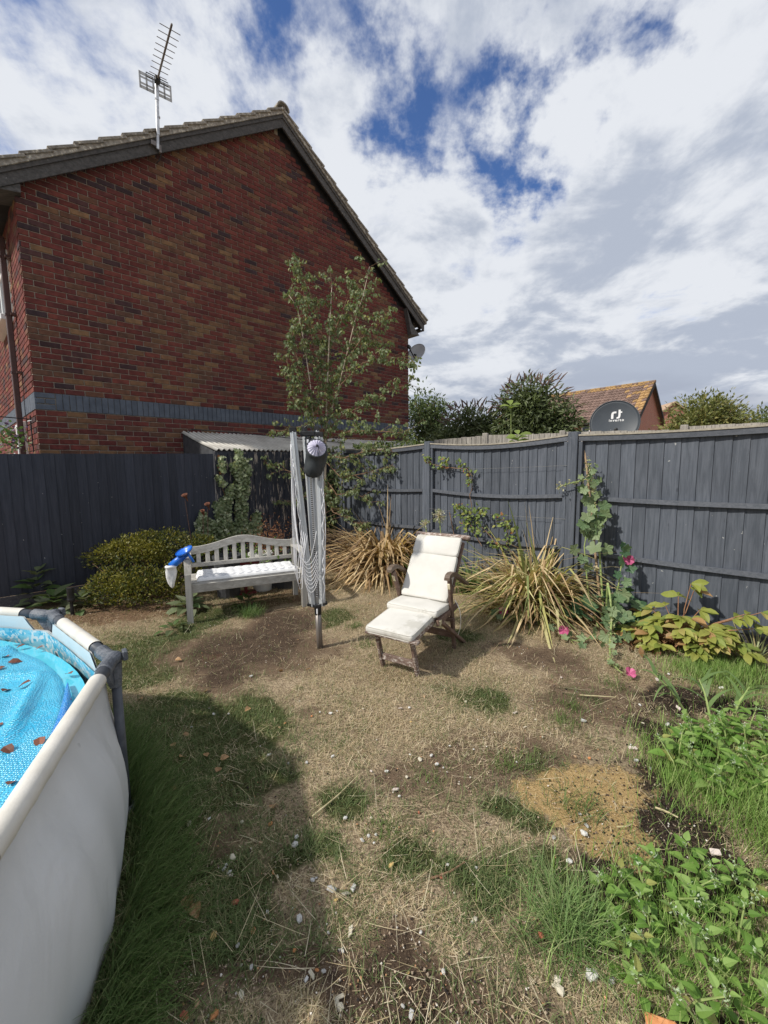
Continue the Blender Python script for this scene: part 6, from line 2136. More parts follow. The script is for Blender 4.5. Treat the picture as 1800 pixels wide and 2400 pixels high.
# ------------------------------------------------------------------ two phormiums
def phormium(name, label, c, spec, mass):
    T = thing(name, label, 'plant', (c[0], c[1], 0))
    # broad upright blades, each its own leaf
    for (az, tilt, bend, L, W, ca, cb, kink) in spec:
        b_ = np.array([[c[0] + random.gauss(0, .05), c[1] + random.gauss(0, .05), .02]])
        V, F, C = blades(b_, [math.radians(az)], [tilt], [bend], [L], [W], [ca], 9, .04, col2=[cb], kink=kink)
        # fold along the middle: doubled thickness as a shallow V
        put('leaf', V, F, C, M['foliage'], T)
    n, az0, az1, t0, t1, b0, b1, L0, L1, W0, W1, cols, p = mass
    base = np.stack([c[0] + rng.normal(0, .12, n), c[1] + rng.normal(0, .08, n), rng.uniform(.0, .10, n)], 1)
    az = np.radians(rng.uniform(az0, az1, n))
    col = col_mix(cols, n, .2, p)
    h = n // 2
    tl, bn = rng.uniform(t0, t1, n), rng.uniform(b0, b1, n)
    LL, WW = rng.uniform(L0, L1, n), rng.uniform(W0, W1, n)
    c2_ = col * rng.uniform(.8, 1.25, (n, 1))
    Va, Fa, Ca = blades(base[:h], az[:h], tl[:h], bn[:h], LL[:h], WW[:h], col[:h], 8, .05, col2=c2_[:h])
    q1_, q2_ = h + (n - h) // 2, n
    parts = [(Va, Fa, Ca)]
    for a_, b_, kk in ((h, q1_, (.38, .75)), (q1_, q2_, (.62, 1.0))):
        parts.append(blades(base[a_:b_], az[a_:b_], tl[a_:b_] * .8, bn[a_:b_] * .5, LL[a_:b_], WW[a_:b_], col[a_:b_], 8, .05, col2=c2_[a_:b_], kink=kk))
    # collapsed litter at the foot
    m_ = n // 4
    lb = np.stack([c[0] + rng.normal(0, .26, m_), c[1] - .08 + rng.normal(0, .18, m_), rng.uniform(.005, .04, m_)], 1)
    parts.append(blades(lb, rng.uniform(0, 6.28, m_), rng.uniform(1.4, 1.58, m_), rng.uniform(-.2, .3, m_), rng.uniform(.2, .55, m_), rng.uniform(W0, W1 * .8, m_), col_mix(cols, m_, .2, p), 4, .1))
    o_, V, F, C = 0, [], [], []
    for a_, b_, c_ in parts:
        V.append(a_); F.append(b_ + o_); C.append(c_)
        o_ += len(a_)
    V, F, C = np.concatenate(V), np.concatenate(F), np.concatenate(C)
    put('dead_leaves', V, F, C, M['foliage'], T, kind='stuff')
    return T
TANB, STR, BRN_, OLV = (.56, .39, .21), (.70, .54, .33), (.32, .21, .125), (.17, .145, .065)
sp = []
for (az, tilt, L, W, a, b) in ((20, .10, 1.12, .034, OLV, BRN_), (-60, .42, 1.05, .045, OLV, BRN_), (-52, .50, .95, .040, OLV, BRN_), (-80, .62, .85, .036, BRN_, TANB),
                               (75, .55, 1.00, .034, BRN_, STR), (82, .68, .98, .030, TANB, STR), (60, .40, .85, .03, OLV, STR), (100, .80, .9, .03, TANB, STR),
                               (10, .25, .95, .032, STR, STR), (30, .06, .85, .030, TANB, BRN_), (-20, .2, .80, .034, OLV, BRN_), (-30, .32, .75, .034, BRN_, BRN_),
                               (130, .4, .7, .034, OLV, BRN_), (180, .3, .7, .034, BRN_, TANB), (-110, .8, .8, .036, BRN_, STR), (45, .3, .8, .03, BRN_, TANB)):
    sp.append((az, tilt, .25 + random.uniform(-.1, .2), L, W, a, b, None))
sp.append((25, .05, .0, 1.28, .036, BRN_, STR, None))
sp.append((40, .12, .0, 1.10, .028, STR, TANB, (.55, -.55)))
for az in range(-150, 215, 22):
    sp.append((az + random.uniform(-8, 8), random.uniform(.7, 1.0), random.uniform(.9, 1.5), random.uniform(.65, 1.0), random.uniform(.034, .05), STR, TANB, (.6, .35)))
phormium('phormium', 'brown dying phormium with drooping straw blades left of the deck chair', (.0, 5.98), sp,
         (760, -180, 180, .55, 1.40, .35, 1.45, .65, 1.35, .028, .064, [TANB, STR, BRN_, (.44, .29, .16), (.18, .12, .075)], [.32, .30, .14, .16, .08]))
GRN, CRM, YEL = (.21, .25, .09), (.58, .53, .28), (.46, .44, .17)
sp = []
for (az, tilt, L, W, a, b) in ((-30, .12, 1.02, .058, GRN, GRN), (-15, .20, .85, .045, YEL, GRN), (55, .30, .90, .042, YEL, CRM), (62, .24, .98, .026, STR, TANB), (50, .22, 1.02, .026, STR, TANB),
                               (68, .20, .95, .026, STR, STR), (45, .34, .84, .030, STR, TANB), (72, .30, .80, .028, TANB, STR), (-62, 1.02, 1.05, .058, GRN, CRM), (-72, 1.15, 1.1, .055, GRN, YEL), (-82, 1.25, 1.0, .05, YEL, CRM),
                               (-50, .85, .95, .045, YEL, GRN), (-95, 1.2, 1.05, .05, GRN, YEL), (150, .9, .62, .05, YEL, GRN), (170, 1.0, .66, .05, CRM, YEL), (120, 1.0, .8, .04, CRM, STR), (-20, .05, .75, .022, STR, STR), (-5, .12, .98, .020, STR, TANB),
                               (-32, .05, 1.0, .020, STR, STR)):
    sp.append((az, tilt, .15 + random.uniform(-.1, .25), L * 1.16, W * 1.1, a, b, None))
for az in range(-170, 180, 14):
    sp.append((az + random.uniform(-6, 6), random.uniform(.55, 1.05), random.uniform(.7, 1.5), random.uniform(.55, .85), random.uniform(.028, .042), random.choice([YEL, CRM, STR, GRN]), random.choice([CRM, STR, YEL]), None))
phormium('phormium', 'variegated yellow phormium with arching blades right of the deck chair', (1.60, 4.36), sp,
         (620, -180, 180, .30, 1.35, .45, 1.6, .55, 1.18, .018, .048, [STR, CRM, YEL, TANB, GRN, BRN_], [.28, .2, .17, .18, .09, .08]))

# agapanthus seed heads
for i, (st, rad, lab) in enumerate((((MISC['agap1']), .085, 'larger round white seed head on a green stem by the fence post'), (MISC['agap2'], .055, 'smaller seed head on a thin stem left of the fence post'))):
    top = np.array(st[0])
    ft = np.array([st[1][0] + .02, st[1][1], 0])
    T = thing('agapanthus', lab, 'flower', tuple(ft), 'agapanthus seed heads')
    mb = MB()
    mb.tube([ft, (ft + top) / 2 + np.array([.012, 0, 0]), top], .007, 7)
    mb.obj('stem', M['stem_green'], T)
    mb = MB()
    pos_, dd_ = [], []
    for _ in range(80 if i == 0 else 45):
        d = np.array([random.gauss(0, 1), random.gauss(0, 1), random.gauss(.25, .9)])
        d /= np.linalg.norm(d)
        e = top + d * rad * random.uniform(.75, 1.05)
        mb.tube([top, e], .0013, 3, cap=False)
        for _k in range(3):
            pos_.append(e)
            dd_.append(d + rng.normal(0, .6, 3))
    h_ = mb.obj('umbel', M['stem_dry'], T)
    k = len(pos_)
    V, F, C = instances(LEAF_S, np.array(pos_), np.array(dd_), rng.normal(0, 1, (k, 3)), rng.uniform(.016, .026, k), col=col_mix([(.50, .52, .36), (.62, .62, .50), (.30, .36, .16)], k))
    put('seed_pods', V, F, C, M['foliage'], h_, kind='stuff')
# strappy green leaves behind the chair
for (c, lab, n_, sgn) in (((1.02, 4.98), 'green strap leaved clump behind the right side of the deck chair', 60, 1), ((.42, 5.15), 'green strap leaved clump behind the left side of the deck chair', 40, -1)):
    base = np.stack([c[0] + rng.normal(0, .10, n_), c[1] + rng.normal(0, .06, n_), np.zeros(n_)], 1)
    V, F, C = blades(base, rng.uniform(0, 6.28, n_), rng.uniform(.1, .6, n_), rng.uniform(.6, 1.5, n_), rng.uniform(.40, .68, n_), rng.uniform(.022, .036, n_),
                     col_mix([(.13, .20, .05), (.18, .26, .075), (.09, .14, .035)], n_), 8, .08)
    put('strap_leaf_plant', V, F, C, M['foliage'], label=lab, category='plant')

# ------------------------------------------------------------------ rusty flower stakes
for i, (a, b, lab, r_) in enumerate(((MISC['stakes'][0], MISC['stakes'][1], 'tallest rusty metal flower stake, left of the ivy', .034), (MISC['stakes'][2], MISC['stakes'][3], 'rusty metal flower stake in front of the ivy, middle height', .032), (MISC['stakes'][4], MISC['stakes'][5], 'shortest rusty metal flower stake, its narrow cup among the ivy', .024))):
    a, b = np.array(a), np.array(b)
    b[2] = 0
    T = thing('garden_stake', lab, 'garden stake', tuple(b), 'rusty flower stakes behind the bench')
    mb = MB()
    mb.tube([b - Z * .05, (a + b) / 2 + np.array([.012, 0, 0]), a - Z * .06], .004, 6)
    mb.obj('rod', M['rust_dark'], T)
    mb = MB()
    ax_ = np.array([-.2 + .1 * i, -.45, .9])
    mb.lathe([(.004, -.085), (.009, -.05), (.016, -.025), (r_, .0), (r_ + .004, .012), (r_ - .003, .010), (.012, -.02), (.004, -.035)], a, ax_, 14)
    mb.obj('flower_cup', M['rust'], T, smooth=True)

# ------------------------------------------------------------------ pots behind the bench
def pot(c, r0, r1, h, mat, name, label, n=20):
    T = thing(name, label, 'plant pot', (c[0], c[1], 0))
    mb = MB()
    mb.lathe([(0, 0), (r0, 0), (r1, h), (r1 + .012, h), (r1 + .012, h + .03), (r1 - .01, h + .03), (r1 - .02, h - .03), (0, h - .03)], np.array([c[0], c[1], 0]), n=n)
    mb.obj('pot', mat, T, smooth=False)
    return T
q = bp(.83, .86, 0)
T = pot(q, .11, .15, .46, M['white_pot'], 'plant_pot', 'tall white glazed pot behind the bench slats')
q1 = bp(.98, .92, 0)
T = pot(q1, .10, .13, .40, M['dark_pot'], 'plant_pot', 'charcoal pot of dead orange brown fern behind the bench, right of the white pot')
k = 900
pos = np.array([q1[0], q1[1], .60]) + rng.normal(0, 1, (k, 3)) * np.array([.13, .10, .13])
V, F, C = instances(LEAF_S, pos, rng.normal(0, 1, (k, 3)), rng.normal(0, 1, (k, 3)), rng.uniform(.02, .05, k), rng.uniform(.012, .03, k), col=col_mix([(.30, .13, .06), (.40, .20, .10), (.20, .085, .05)], k))
put('dead_fern', V, F, C, M['foliage'], T)
T = pot(bp(.42, .78, 0), .13, .16, .48, M['dark_pot'], 'plant_pot', 'charcoal square-shouldered pot behind the bench, in front of the ivy')
T = pot(bp(1.12, .86, 0), .13, .17, .44, M['dark_pot'], 'plant_pot', 'charcoal pot behind the right end of the bench')
mb = MB()
mb.cbox(bp(.62, .80, .36), BX * .17, BY * .08, Z * .075, .01)
mb.cbox(bp(.62, .80, .14), BX * .02, BY * .02, Z * .145, .004)
mb.cbox(bp(.62, .80, .012), BX * .12, BY * .08, Z * .012, .004)
mb.obj('planter_trough', M['red_pot'], label='dark red trough on a stand behind the bench seat', category='planter')
k = 420
pos = bp(.72, .84, .45) + rng.normal(0, 1, (k, 3)) * np.array([.34, .12, .10])
V, F, C = instances(LEAF, pos, rng.normal(0, 1, (k, 3)), rng.normal(0, .6, (k, 3)) + np.array([0, -.4, .6]), rng.uniform(.03, .06, k), col=col_mix([(.12, .19, .05), (.19, .27, .08), (.08, .12, .035)], k))
T = thing('leafy_plant', 'leafy green plants in the pots just behind the bench back', 'plant', tuple(bp(.72, .84, 0)))
put('leaves', V, F, C, M['foliage'], T, kind='stuff')

# ------------------------------------------------------------------ broad leaved plants at the left
def shared(tpl, name, mat, col, sx=1.0):
    me = np_mesh(name, tpl[0] * np.array([sx, 1, 1]), tpl[1], col)
    me.materials.append(mat)
    return me
def place(me, name, parent, pos, d, nrm, L, lift=None):
    R = frames(np.array([d], float), np.array([nrm], float))[0]
    Mx = Matrix([list(r) for r in R * L]).to_4x4()
    loc = np.asarray(pos) - ROOT[parent.name]
    Mx.translation = Vector(loc)
    return child(name, me, parent, Mx)
BL = [shared(LEAF_B, 'broad_leaf', M['foliage'], c, .85) for c in ((.12, .15, .07), (.18, .22, .115), (.22, .245, .15), (.10, .16, .05))]
def broad(name, label, c, n, L, spread, zc, rotate=0, cols=BL, up=.45):
    T = thing(name, label, 'plant', (c[0], c[1], 0))
    for i in range(n):
        az = i * 2.39996 + rotate
        f = (i + .5) / n
        d = np.array([math.sin(az), math.cos(az), up * (1 - f) * 2 - .1 + random.gauss(0, .12)])
        q = np.array([c[0], c[1], 0]) + np.array([math.sin(az) * spread * f * .5, math.cos(az) * spread * f * .5, .02 + zc * (1 - f) * random.uniform(.7, 1.1)])
        place(random.choice(cols), 'leaf', T, q, d, np.array([-math.sin(az) * .5, -math.cos(az) * .5, 1]) + rng.normal(0, .2, 3), L * random.uniform(.75, 1.15))
    return T
broad('leafy_plant', 'tall grey green mullein-like plant with curled leaves by the dark fence', (-3.98, 4.66), 22, .20, .16, .42)
broad('leafy_plant', 'broad leaved low plant between the dark fence and the pool', (-3.68, 4.50), 20, .21, .34, .16, .6)
broad('leafy_plant', 'low broad leaves beside the black garden light', (-3.40, 4.52), 12, .18, .30, .16, 1.3)
broad('leafy_plant', 'pale green rosette of soft leaves beside the front left bench leg', (-2.18, 4.46), 16, .17, .22, .07, .3, [BL[1], BL[2], shared(LEAF_B, 'broad_leaf', M['foliage'], (.19, .29, .13), .85)])
broad('leafy_plant', 'small leafy seedling on the grass left of the bench leg', (-2.03, 3.86), 14, .10, .20, .04, .3, [BL[3], BL[0]])
broad('leafy_plant', 'leafy weed under the middle of the bench', (-1.55, 4.52), 14, .10, .16, .12, .9, [BL[3], BL[0], BL[1]])

# ------------------------------------------------------------------ black garden light
sp_ = np.array([-3.36, 4.33, 0])
T = thing('garden_light', 'black cylindrical garden light on a stake by the pool edge', 'garden light', tuple(sp_))
mb = MB()
mb.tube([sp_ - Z * .05, sp_ + Z * .16], .017, 10)
mb.obj('stake', M['black_plastic'], T)
mb = MB()
mb.lathe([(0, .15), (.030, .15), (.036, .165), (.036, .18), (.033, .19), (.033, .29), (.035, .30), (.0, .305)], sp_, n=16)
mb.obj('head', M['black_plastic'], T, smooth=False)

# ------------------------------------------------------------------ hollyhock, its cane and its fallen stem
ca = [np.array(q) for q in MISC['cane']]
ca[2] = np.array([2.108, 3.868, 0])
mb = MB()
mb.tube([ca[0], ca[0] * .6 + ca[2] * .4, ca[2] - Z * .1], [.009, .010, .011], 8)
for f in (.15, .33, .52, .7, .86):
    q = ca[0] * (1 - f) + ca[2] * f
    mb.tube([q - Z * .006, q + Z * .006], .0135, 8)
mb.obj('bamboo_cane', M['cane'], smooth=False, label='tall bamboo cane leaning on the fence by the hollyhock', category='cane')
mb = MB()
kn = ca[0] * .30 + ca[2] * .70 + np.array([-.02, -.02, 0])
for k in range(7):
    d = rng.normal(0, 1, 3)
    mb.tube([kn + d * .012, kn + np.array([d[1], d[2], d[0]]) * .018, kn - d * .014], .006, 5)
mb.tube([kn, kn + np.array([.12, -.03, .03]), kn + np.array([.20, -.05, .025])], [.005, .003, .001], 5)
mb.obj('raffia_knot', M['stem_dry'], label='knotted strap leaf tied round the bamboo cane', category='tie')
HC_ = [(.21, .28, .14), (.15, .23, .11), (.26, .33, .175), (.075, .15, .075)]
HL = [shared(LOBED, 'hollyhock_leaf', M['foliage'], c) for c in HC_]
T = thing('hollyhock', 'tall hollyhock tied to the bamboo cane with round lobed leaves and pink flower', 'flower', (2.10, 3.84, 0))
hs = np.array([2.10, 3.84, 0])
mb = MB()
st1 = [hs, np.array([2.081, 3.925, .559]), np.array([2.073, 4.005, 1.007]), np.array([2.042, 4.08, 1.337]), np.array([2.02, 4.117, 1.567])]
mb.tube(st1, [.010, .009, .007, .006, .003], 7)
st2 = [hs + np.array([-.06, 0, 0]), np.array([1.995, 3.98, .33]), np.array([1.977, 4.05, .744]), np.array([2.017, 4.06, 1.03])]
mb.tube(st2, [.008, .007, .006, .003], 7)
mb.tube([np.array([2.039, 4.09, 1.421]), np.array([1.926, 4.20, 1.376]), np.array([1.816, 4.314, 1.328])], [.006, .005, .004], 6)
st3 = [hs + np.array([.03, 0, 0]), np.array([2.174, 3.77, .433]), np.array([2.225, 3.80, .83])]
mb.tube(st3, [.009, .007, .004], 6)
mb.obj('stem', M['stem_green'], T)
def lobe(me, T, q, d, n, L):
    place(me, 'leaf', T, q, d, n, L)
def along(st, u):
    f = u * (len(st) - 1)
    i = min(int(f), len(st) - 2)
    return st[i] + (st[i + 1] - st[i]) * (f - i)
face = np.array([-.45, -.75, .35])
for i in range(34):
    u = .38 + .60 * i / 34
    q = along(st1, u) + np.array([random.gauss(0, .05), random.gauss(-.03, .03), random.gauss(0, .02)])
    lobe(HL[(0, 2, 1)[i % 3]], T, q, (random.gauss(0, .8), random.gauss(-.2, .3), random.gauss(-.2, .5)), face + rng.normal(0, .35, 3), (.125 - .085 * max(0, (u - .45) / .55)) * random.uniform(.8, 1.15))
for i in range(7):
    q = along(st2, .55 + .06 * i) + np.array([random.gauss(0, .04), -.02, 0])
    lobe(HL[i % 3], T, q, (random.gauss(0, .8), -.2, random.gauss(-.1, .5)), face + rng.normal(0, .35, 3), random.uniform(.08, .12))
for i in range(12):
    q = along(st3, .25 + .75 * i / 12) + np.array([random.gauss(0, .05), -.02, random.gauss(0, .03)])
    lobe(HL[(3, 1, 3, 3)[i % 4]], T, q, (random.gauss(0, .8), -.2, random.gauss(0, .5)), face + rng.normal(0, .4, 3), random.uniform(.075, .115))
for i in range(26):
    az = i * 2.4
    f = math.sqrt((i + .5) / 26)
    q = hs + np.array([math.sin(az) * .27 * f, -math.sin(az) * .14 * f + math.cos(az) * .14 * f - .08, .10 + .26 * (1 - f) + random.gauss(0, .03)])
    lobe(HL[(3, 3, 1, 3)[i % 4]], T, q, (math.sin(az), math.cos(az), random.gauss(.1, .3)), (math.sin(az) * .5 - .2, math.cos(az) * .5 - .5, .8), random.uniform(.10, .16))
k = 130
u = rng.uniform(.62, 1.0, k)
pos = np.array([along(st1, t) for t in u]) + rng.normal(0, .020, (k, 3))
k2 = 36
pos = np.vstack([pos, np.array([np.array([2.039, 4.08, 1.421]) * (1 - t) + np.array([1.82, 4.30, 1.33]) * t for t in rng.random(k2)]) + rng.normal(0, .010, (k2, 3)), np.array([1.812, 4.30, 1.326]) + rng.normal(0, .022, (22, 3))])
k = len(pos)
V, F, C = instances(LEAF_S, pos, rng.normal(0, 1, (k, 3)), rng.normal(0, 1, (k, 3)), rng.uniform(.018, .04, k), rng.uniform(.018, .035, k), col=col_mix([(.44, .41, .20), (.30, .36, .15), (.55, .50, .31)], k))
put('seed_capsules', V, F, C, M['foliage'], T, kind='stuff')
PET = shared(leaf_tpl([(0, .04), (.4, .30), (.75, .46), (1, .30)], -.35, -.15), 'petal', M['petal'], (1, 1, 1))
def flower(T, c, n, L):
    n = np.asarray(n, float)
    n /= np.linalg.norm(n)
    x = np.cross(n, (.2, .1, .97))
    x /= np.linalg.norm(x)
    y = np.cross(n, x)
    for i in range(5):
        a = i * 2 * math.pi / 5
        d = x * math.cos(a) + y * math.sin(a) + n * .55
        place(PET, 'petal', T, c, d, n - d * .2, L)
flower(T, np.array([2.255, 3.77, .675]), (-.5, -.8, .1), .055)
T = thing('hollyhock', 'fallen hollyhock stem bent over the soil with pale leaves and a magenta flower', 'flower', (2.0, 3.7, 0))
mb = MB()
st4 = [np.array([2.09, 3.80, .05]), np.array([2.035, 3.704, .47]), np.array([2.018, 3.62, .37]), np.array([1.99, 3.53, .21]), np.array([1.88, 3.34, .08]), np.array([1.74, 3.08, .025]), np.array([1.73, 2.90, .03])]
mb.tube(st4, [.010, .010, .009, .008, .007, .006, .004], 7)
mb.obj('stem', M['stem_green'], T)
for i in range(15):
    q = along(st4, .26 + .34 * i / 15) + np.array([random.gauss(0, .05), random.gauss(-.02, .04), random.gauss(-.01, .04)])
    lobe(HL[(2, 0, 1)[i % 3]], T, q, (random.gauss(0, .8), -.3, random.gauss(-.2, .5)), (-.2, -.8, .6) + rng.normal(0, .3, 3), random.uniform(.07, .125))
for i in range(12):
    q = along(st4, .60 + .38 * i / 12) + np.array([random.gauss(0, .025), random.gauss(0, .02), random.gauss(.01, .012)])
    lobe(HL[(2, 0)[i % 2]], T, q, (random.gauss(0, .8), -.3, random.gauss(0, .4)), (-.1, -.6, .8) + rng.normal(0, .4, 3), random.uniform(.030, .055))
k = 110
pos = np.array([along(st4, t) for t in rng.uniform(.5, 1, k)]) + rng.normal(0, .014, (k, 3))
pos[:, 2] = np.maximum(pos[:, 2], .01)
V, F, C = instances(LEAF_S, pos, rng.normal(0, 1, (k, 3)), rng.normal(0, 1, (k, 3)), rng.uniform(.016, .034, k), rng.uniform(.014, .03, k), col=col_mix([(.48, .48, .24), (.36, .42, .18), (.56, .53, .34)], k))
put('seed_capsules', V, F, C, M['foliage'], T, kind='stuff')
flower(T, np.array([1.775, 2.885, .035]), (.1, -.6, .7), .045)
for (cx, cy, lab) in ((1.20, 4.08, 'trailing hollyhock shoot with pink flower on dry grass beside the deck chair'), (1.585, 3.56, 'small fallen hollyhock shoot with pink flower in front of the variegated phormium')):
    T = thing('hollyhock', lab, 'flower', (cx, cy, 0))
    mb = MB()
    s_ = [np.array([cx + .30, cy + .02, .05]), np.array([cx + .12, cy - .10, .02]), np.array([cx - .02, cy - .02, .03]), np.array([cx - .02, cy + .04, .10])]
    mb.tube(s_, [.006, .005, .005, .003], 6)
    mb.obj('stem', M['stem_green'], T)
    for i in range(9):
        q = along(s_, i / 9) + np.array([random.gauss(0, .03), random.gauss(0, .03), .02])
        lobe(HL[(2, 1)[i % 2]], T, q, (random.gauss(0, .8), -.3, random.gauss(.1, .4)), (-.2, -.6, .8) + rng.normal(0, .3, 3), random.uniform(.04, .085))
    flower(T, np.array([cx, cy, .085]), (-.3, -.8, .35), .052)

# ------------------------------------------------------------------ yellowing peony along the right fence
PL = [shared(LEAF_P, 'peony_leaf', M['foliage'], c, 1.15) for c in ((.30, .33, .07), (.36, .37, .09), (.235, .285, .06), (.42, .36, .12), (.45, .27, .12), (.19, .245, .06))]
T = thing('peony', 'spreading peony with yellow green leaves turning brown below the right fence', 'shrub', (2.50, 3.40, 0))
mb = MB()
groups = []
for i in range(46):
    az = random.uniform(0, 6.28)
    f = math.sqrt(random.random())
    q = np.array([2.47 + .36 * f * math.sin(az), 3.30 + .20 * f * math.cos(az) - .22 * f * math.sin(az), .04 + .20 * (1 - f * f) + random.uniform(-.02, .06)])
    groups.append((q, 5))
for q in ((2.588, 3.391, .49), (2.516, 3.465, .42), (2.622, 3.355, .335), (2.56, 3.39, .55), (2.725, 3.249, .22), (2.762, 3.181, .325), (2.818, 3.152, .37), (2.885, 3.083, .41), (2.853, 3.088, .28), (2.379, 3.578, .259), (2.444, 3.511, .32), (2.318, 3.599, .233), (2.38, 3.462, .224)):
    groups.append((np.array(q), 5))
root = np.array([2.50, 3.42, 0])
for q, n in groups:
    mb.tube([root + np.array([random.gauss(0, .08), random.gauss(0, .06), 0]), (root + q) / 2 + np.array([0, 0, .05]), q], [.005, .004, .003], 5)
    hd = q - root
    a0 = math.atan2(hd[0], hd[1])
    for k in range(n):
        a = a0 + (k - (n - 1) / 2) * .62
        d = np.array([math.sin(a), math.cos(a), random.uniform(-.25, .35)])
        me = random.choice(PL if random.random() < .6 else PL[:2])
        place(me, 'leaf', T, q + d * .006, d, np.array([-.25, -.35, 1]) + rng.normal(0, .25, 3), random.uniform(.085, .135))
mb.obj('stems', pmat('reddish_stem', (.26, .12, .07), (.36, .20, .11), 20, bump=0), T)
k = 160
pos = np.stack([rng.normal(2.30, .16, k), rng.normal(3.46, .10, k), rng.uniform(.01, .09, k)], 1)
V, F, C = instances(LEAF_P, pos, rng.normal(0, 1, (k, 3)), rng.normal(0, .6, (k, 3)) + np.array([0, 0, .6]), rng.uniform(.05, .09, k), col=col_mix([(.20, .09, .05), (.30, .17, .08), (.14, .08, .045)], k))
put('withered_leaves', V, F, C, M['foliage'], T, kind='stuff')

# small pale strap plant at the right fence
n_ = 26
base = np.stack([2.868 + rng.normal(0, .02, n_), 3.08 + rng.normal(0, .02, n_), np.zeros(n_)], 1)
V, F, C = blades(base, rng.uniform(0, 6.28, n_), rng.uniform(.05, .6, n_), rng.uniform(.3, 1.1, n_), rng.uniform(.22, .42, n_), rng.uniform(.010, .018, n_), col_mix([(.28, .34, .16), (.36, .40, .20), (.42, .36, .18)], n_), 7, .06)
put('strap_leaf_plant', V, F, C, M['foliage'], label='small grey green strap leaved clump at the foot of the right fence', category='plant')

# ------------------------------------------------------------------ fat hen weeds at the right
WL = [shared(LEAF_W, 'weed_leaf', M['foliage_thin'], c) for c in ((.20, .35, .07), (.245, .40, .09), (.16, .30, .058), (.30, .44, .13), (.40, .41, .13))]
SEED_V = None
def weed(c, h, group, label, nl, Lmax):
    T = thing('weed', label, 'weed', (c[0], c[1], 0), group)
    lean = np.array([random.gauss(-.03, .05), random.gauss(-.02, .05), 0])
    top = np.array([c[0], c[1], 0]) + lean + Z * h
    mb = MB()
    b_ = np.array([c[0], c[1], -.01])
    mb.tube([b_, (b_ + top) / 2 + lean * -.2, top], [.0045, .0035, .002], 5)
    s_ = mb.obj('stem', M['stem_green'], T)
    for i in range(nl):
        f = (i + .6) / nl
        az = i * 2.4 + c[0] * 40
        q = b_ * (1 - f) + top * f + Z * .01
        L = Lmax * (1.05 - .62 * f ** 2) * random.uniform(.6, 1.18)
        d = np.array([math.sin(az), math.cos(az), (.75 * f + .08 + random.gauss(0, .14))])
        q = q + d * .022 * (1 - .6 * f)
        place(WL[4 if random.random() < .05 else ((0, 1, 2, 3)[i % 4] if f < .8 else 3)], 'leaf', T, q, d, np.array([-math.sin(az) * .2, -math.cos(az) * .2, 1]) + rng.normal(0, .18, 3), L)
    k = 14
    pos = top + rng.normal(0, .007, (k, 3)) + Z * rng.uniform(-.018, .016, (k, 1))
    V, F, C = instances(LEAF_S, pos, rng.normal(0, 1, (k, 3)) + Z, rng.normal(0, 1, (k, 3)), rng.uniform(.008, .014, k), rng.uniform(.007, .012, k), col=col_mix([(.46, .56, .36), (.36, .48, .25), (.58, .65, .50)], k))
    put('flower_head', V, F, C, M['foliage'], T)
wa = []
for _ in range(900):
    x, y = random.uniform(1.45, 2.25), random.uniform(1.66, 2.32)
    e = ((x - 1.84 - (y - 2.0) * .55) / .36) ** 2 + ((y - 2.0) / .30) ** 2
    if e < 1 and all((x - a) ** 2 + (y - b) ** 2 > .075 ** 2 for a, b in wa):
        wa.append((x, y))
for x, y in wa[:46]:
    e = ((x - 1.84 - (y - 2.0) * .55) / .36) ** 2 + ((y - 2.0) / .30) ** 2
    zl = 'back' if y > 2.14 else ('front' if y < 1.84 else 'middle')
    zs = 'left' if x - 1.84 - (y - 2.0) * .55 < -.12 else ('right' if x - 1.84 - (y - 2.0) * .55 > .12 else 'centre')
    weed((x, y), (.20 - .08 * e) * random.uniform(.8, 1.15), 'weeds of the farther patch, %s %s' % (zl, zs), 'leafy green weed with mealy tip, %s %s of the patch behind the sand' % (zl, zs), 9, .078)
wb_ = []
for _ in range(1500):
    x, y = random.uniform(.62, 1.55), random.uniform(.86, 1.50)
    e = ((x - 1.10) / .40) ** 2 + ((y - 1.16) / .30) ** 2
    if (e < 1 or (x > .95 and .95 < y < 1.40)) and x > .70 - (y - 1.3) * .1 and all((x - a) ** 2 + (y - b) ** 2 > .070 ** 2 for a, b in wb_):
        wb_.append((x, y))
for x, y in wb_[:64]:
    zl = 'back' if y > 1.26 else ('front' if y < 1.06 else 'middle')
    zs = 'left' if x < .95 else ('right' if x > 1.22 else 'centre')
    weed((x, y), random.uniform(.06, .18), 'weeds of the near corner patch, %s %s' % (zl, zs), 'leafy green weed with mealy tip, %s %s of the near corner patch' % (zl, zs), 9, .058)

# maize-like grass weeds behind the weed patch
MZ = [((1.86, 2.40), -70, .42, 'tallest coarse bladed grass weed, leaning left over dark soil'), ((1.97, 2.37), 10, .30, 'upright coarse bladed grass weed in the middle of the three'), ((2.06, 2.34), 70, .32, 'coarse bladed grass weed leaning right above the weed patch')]
for (c, az, L, lab) in MZ:
    T = thing('grass_weed', lab, 'weed', (c[0], c[1], 0), 'coarse grass weeds behind the weed patch')
    a = math.radians(az)
    tip = np.array([c[0] + math.sin(a) * L * .5, c[1] + math.cos(a) * L * .5, L * .62])
    st = [np.array([c[0], c[1], 0]), np.array([c[0], c[1], 0]) * .5 + tip * .5 + Z * .03, tip]
    mb = MB()
    mb.tube(st, [.007, .006, .003], 6)
    mb.obj('stem', M['stem_green'], T)
    for i in range(7):
        f = .25 + .75 * i / 7
        q = along(st, f)
        V, F, C = blades(q[None, :], [a + (-1) ** i * random.uniform(.5, 1.5)], [random.uniform(.5, .9)], [random.uniform(.8, 1.7)], [random.uniform(.16, .26)], [random.uniform(.020, .030)],
                         [(.14, .22, .075)], 8, .04, col2=[(.19, .28, .10)])
        put('leaf', V, F, C, M['foliage'], T)

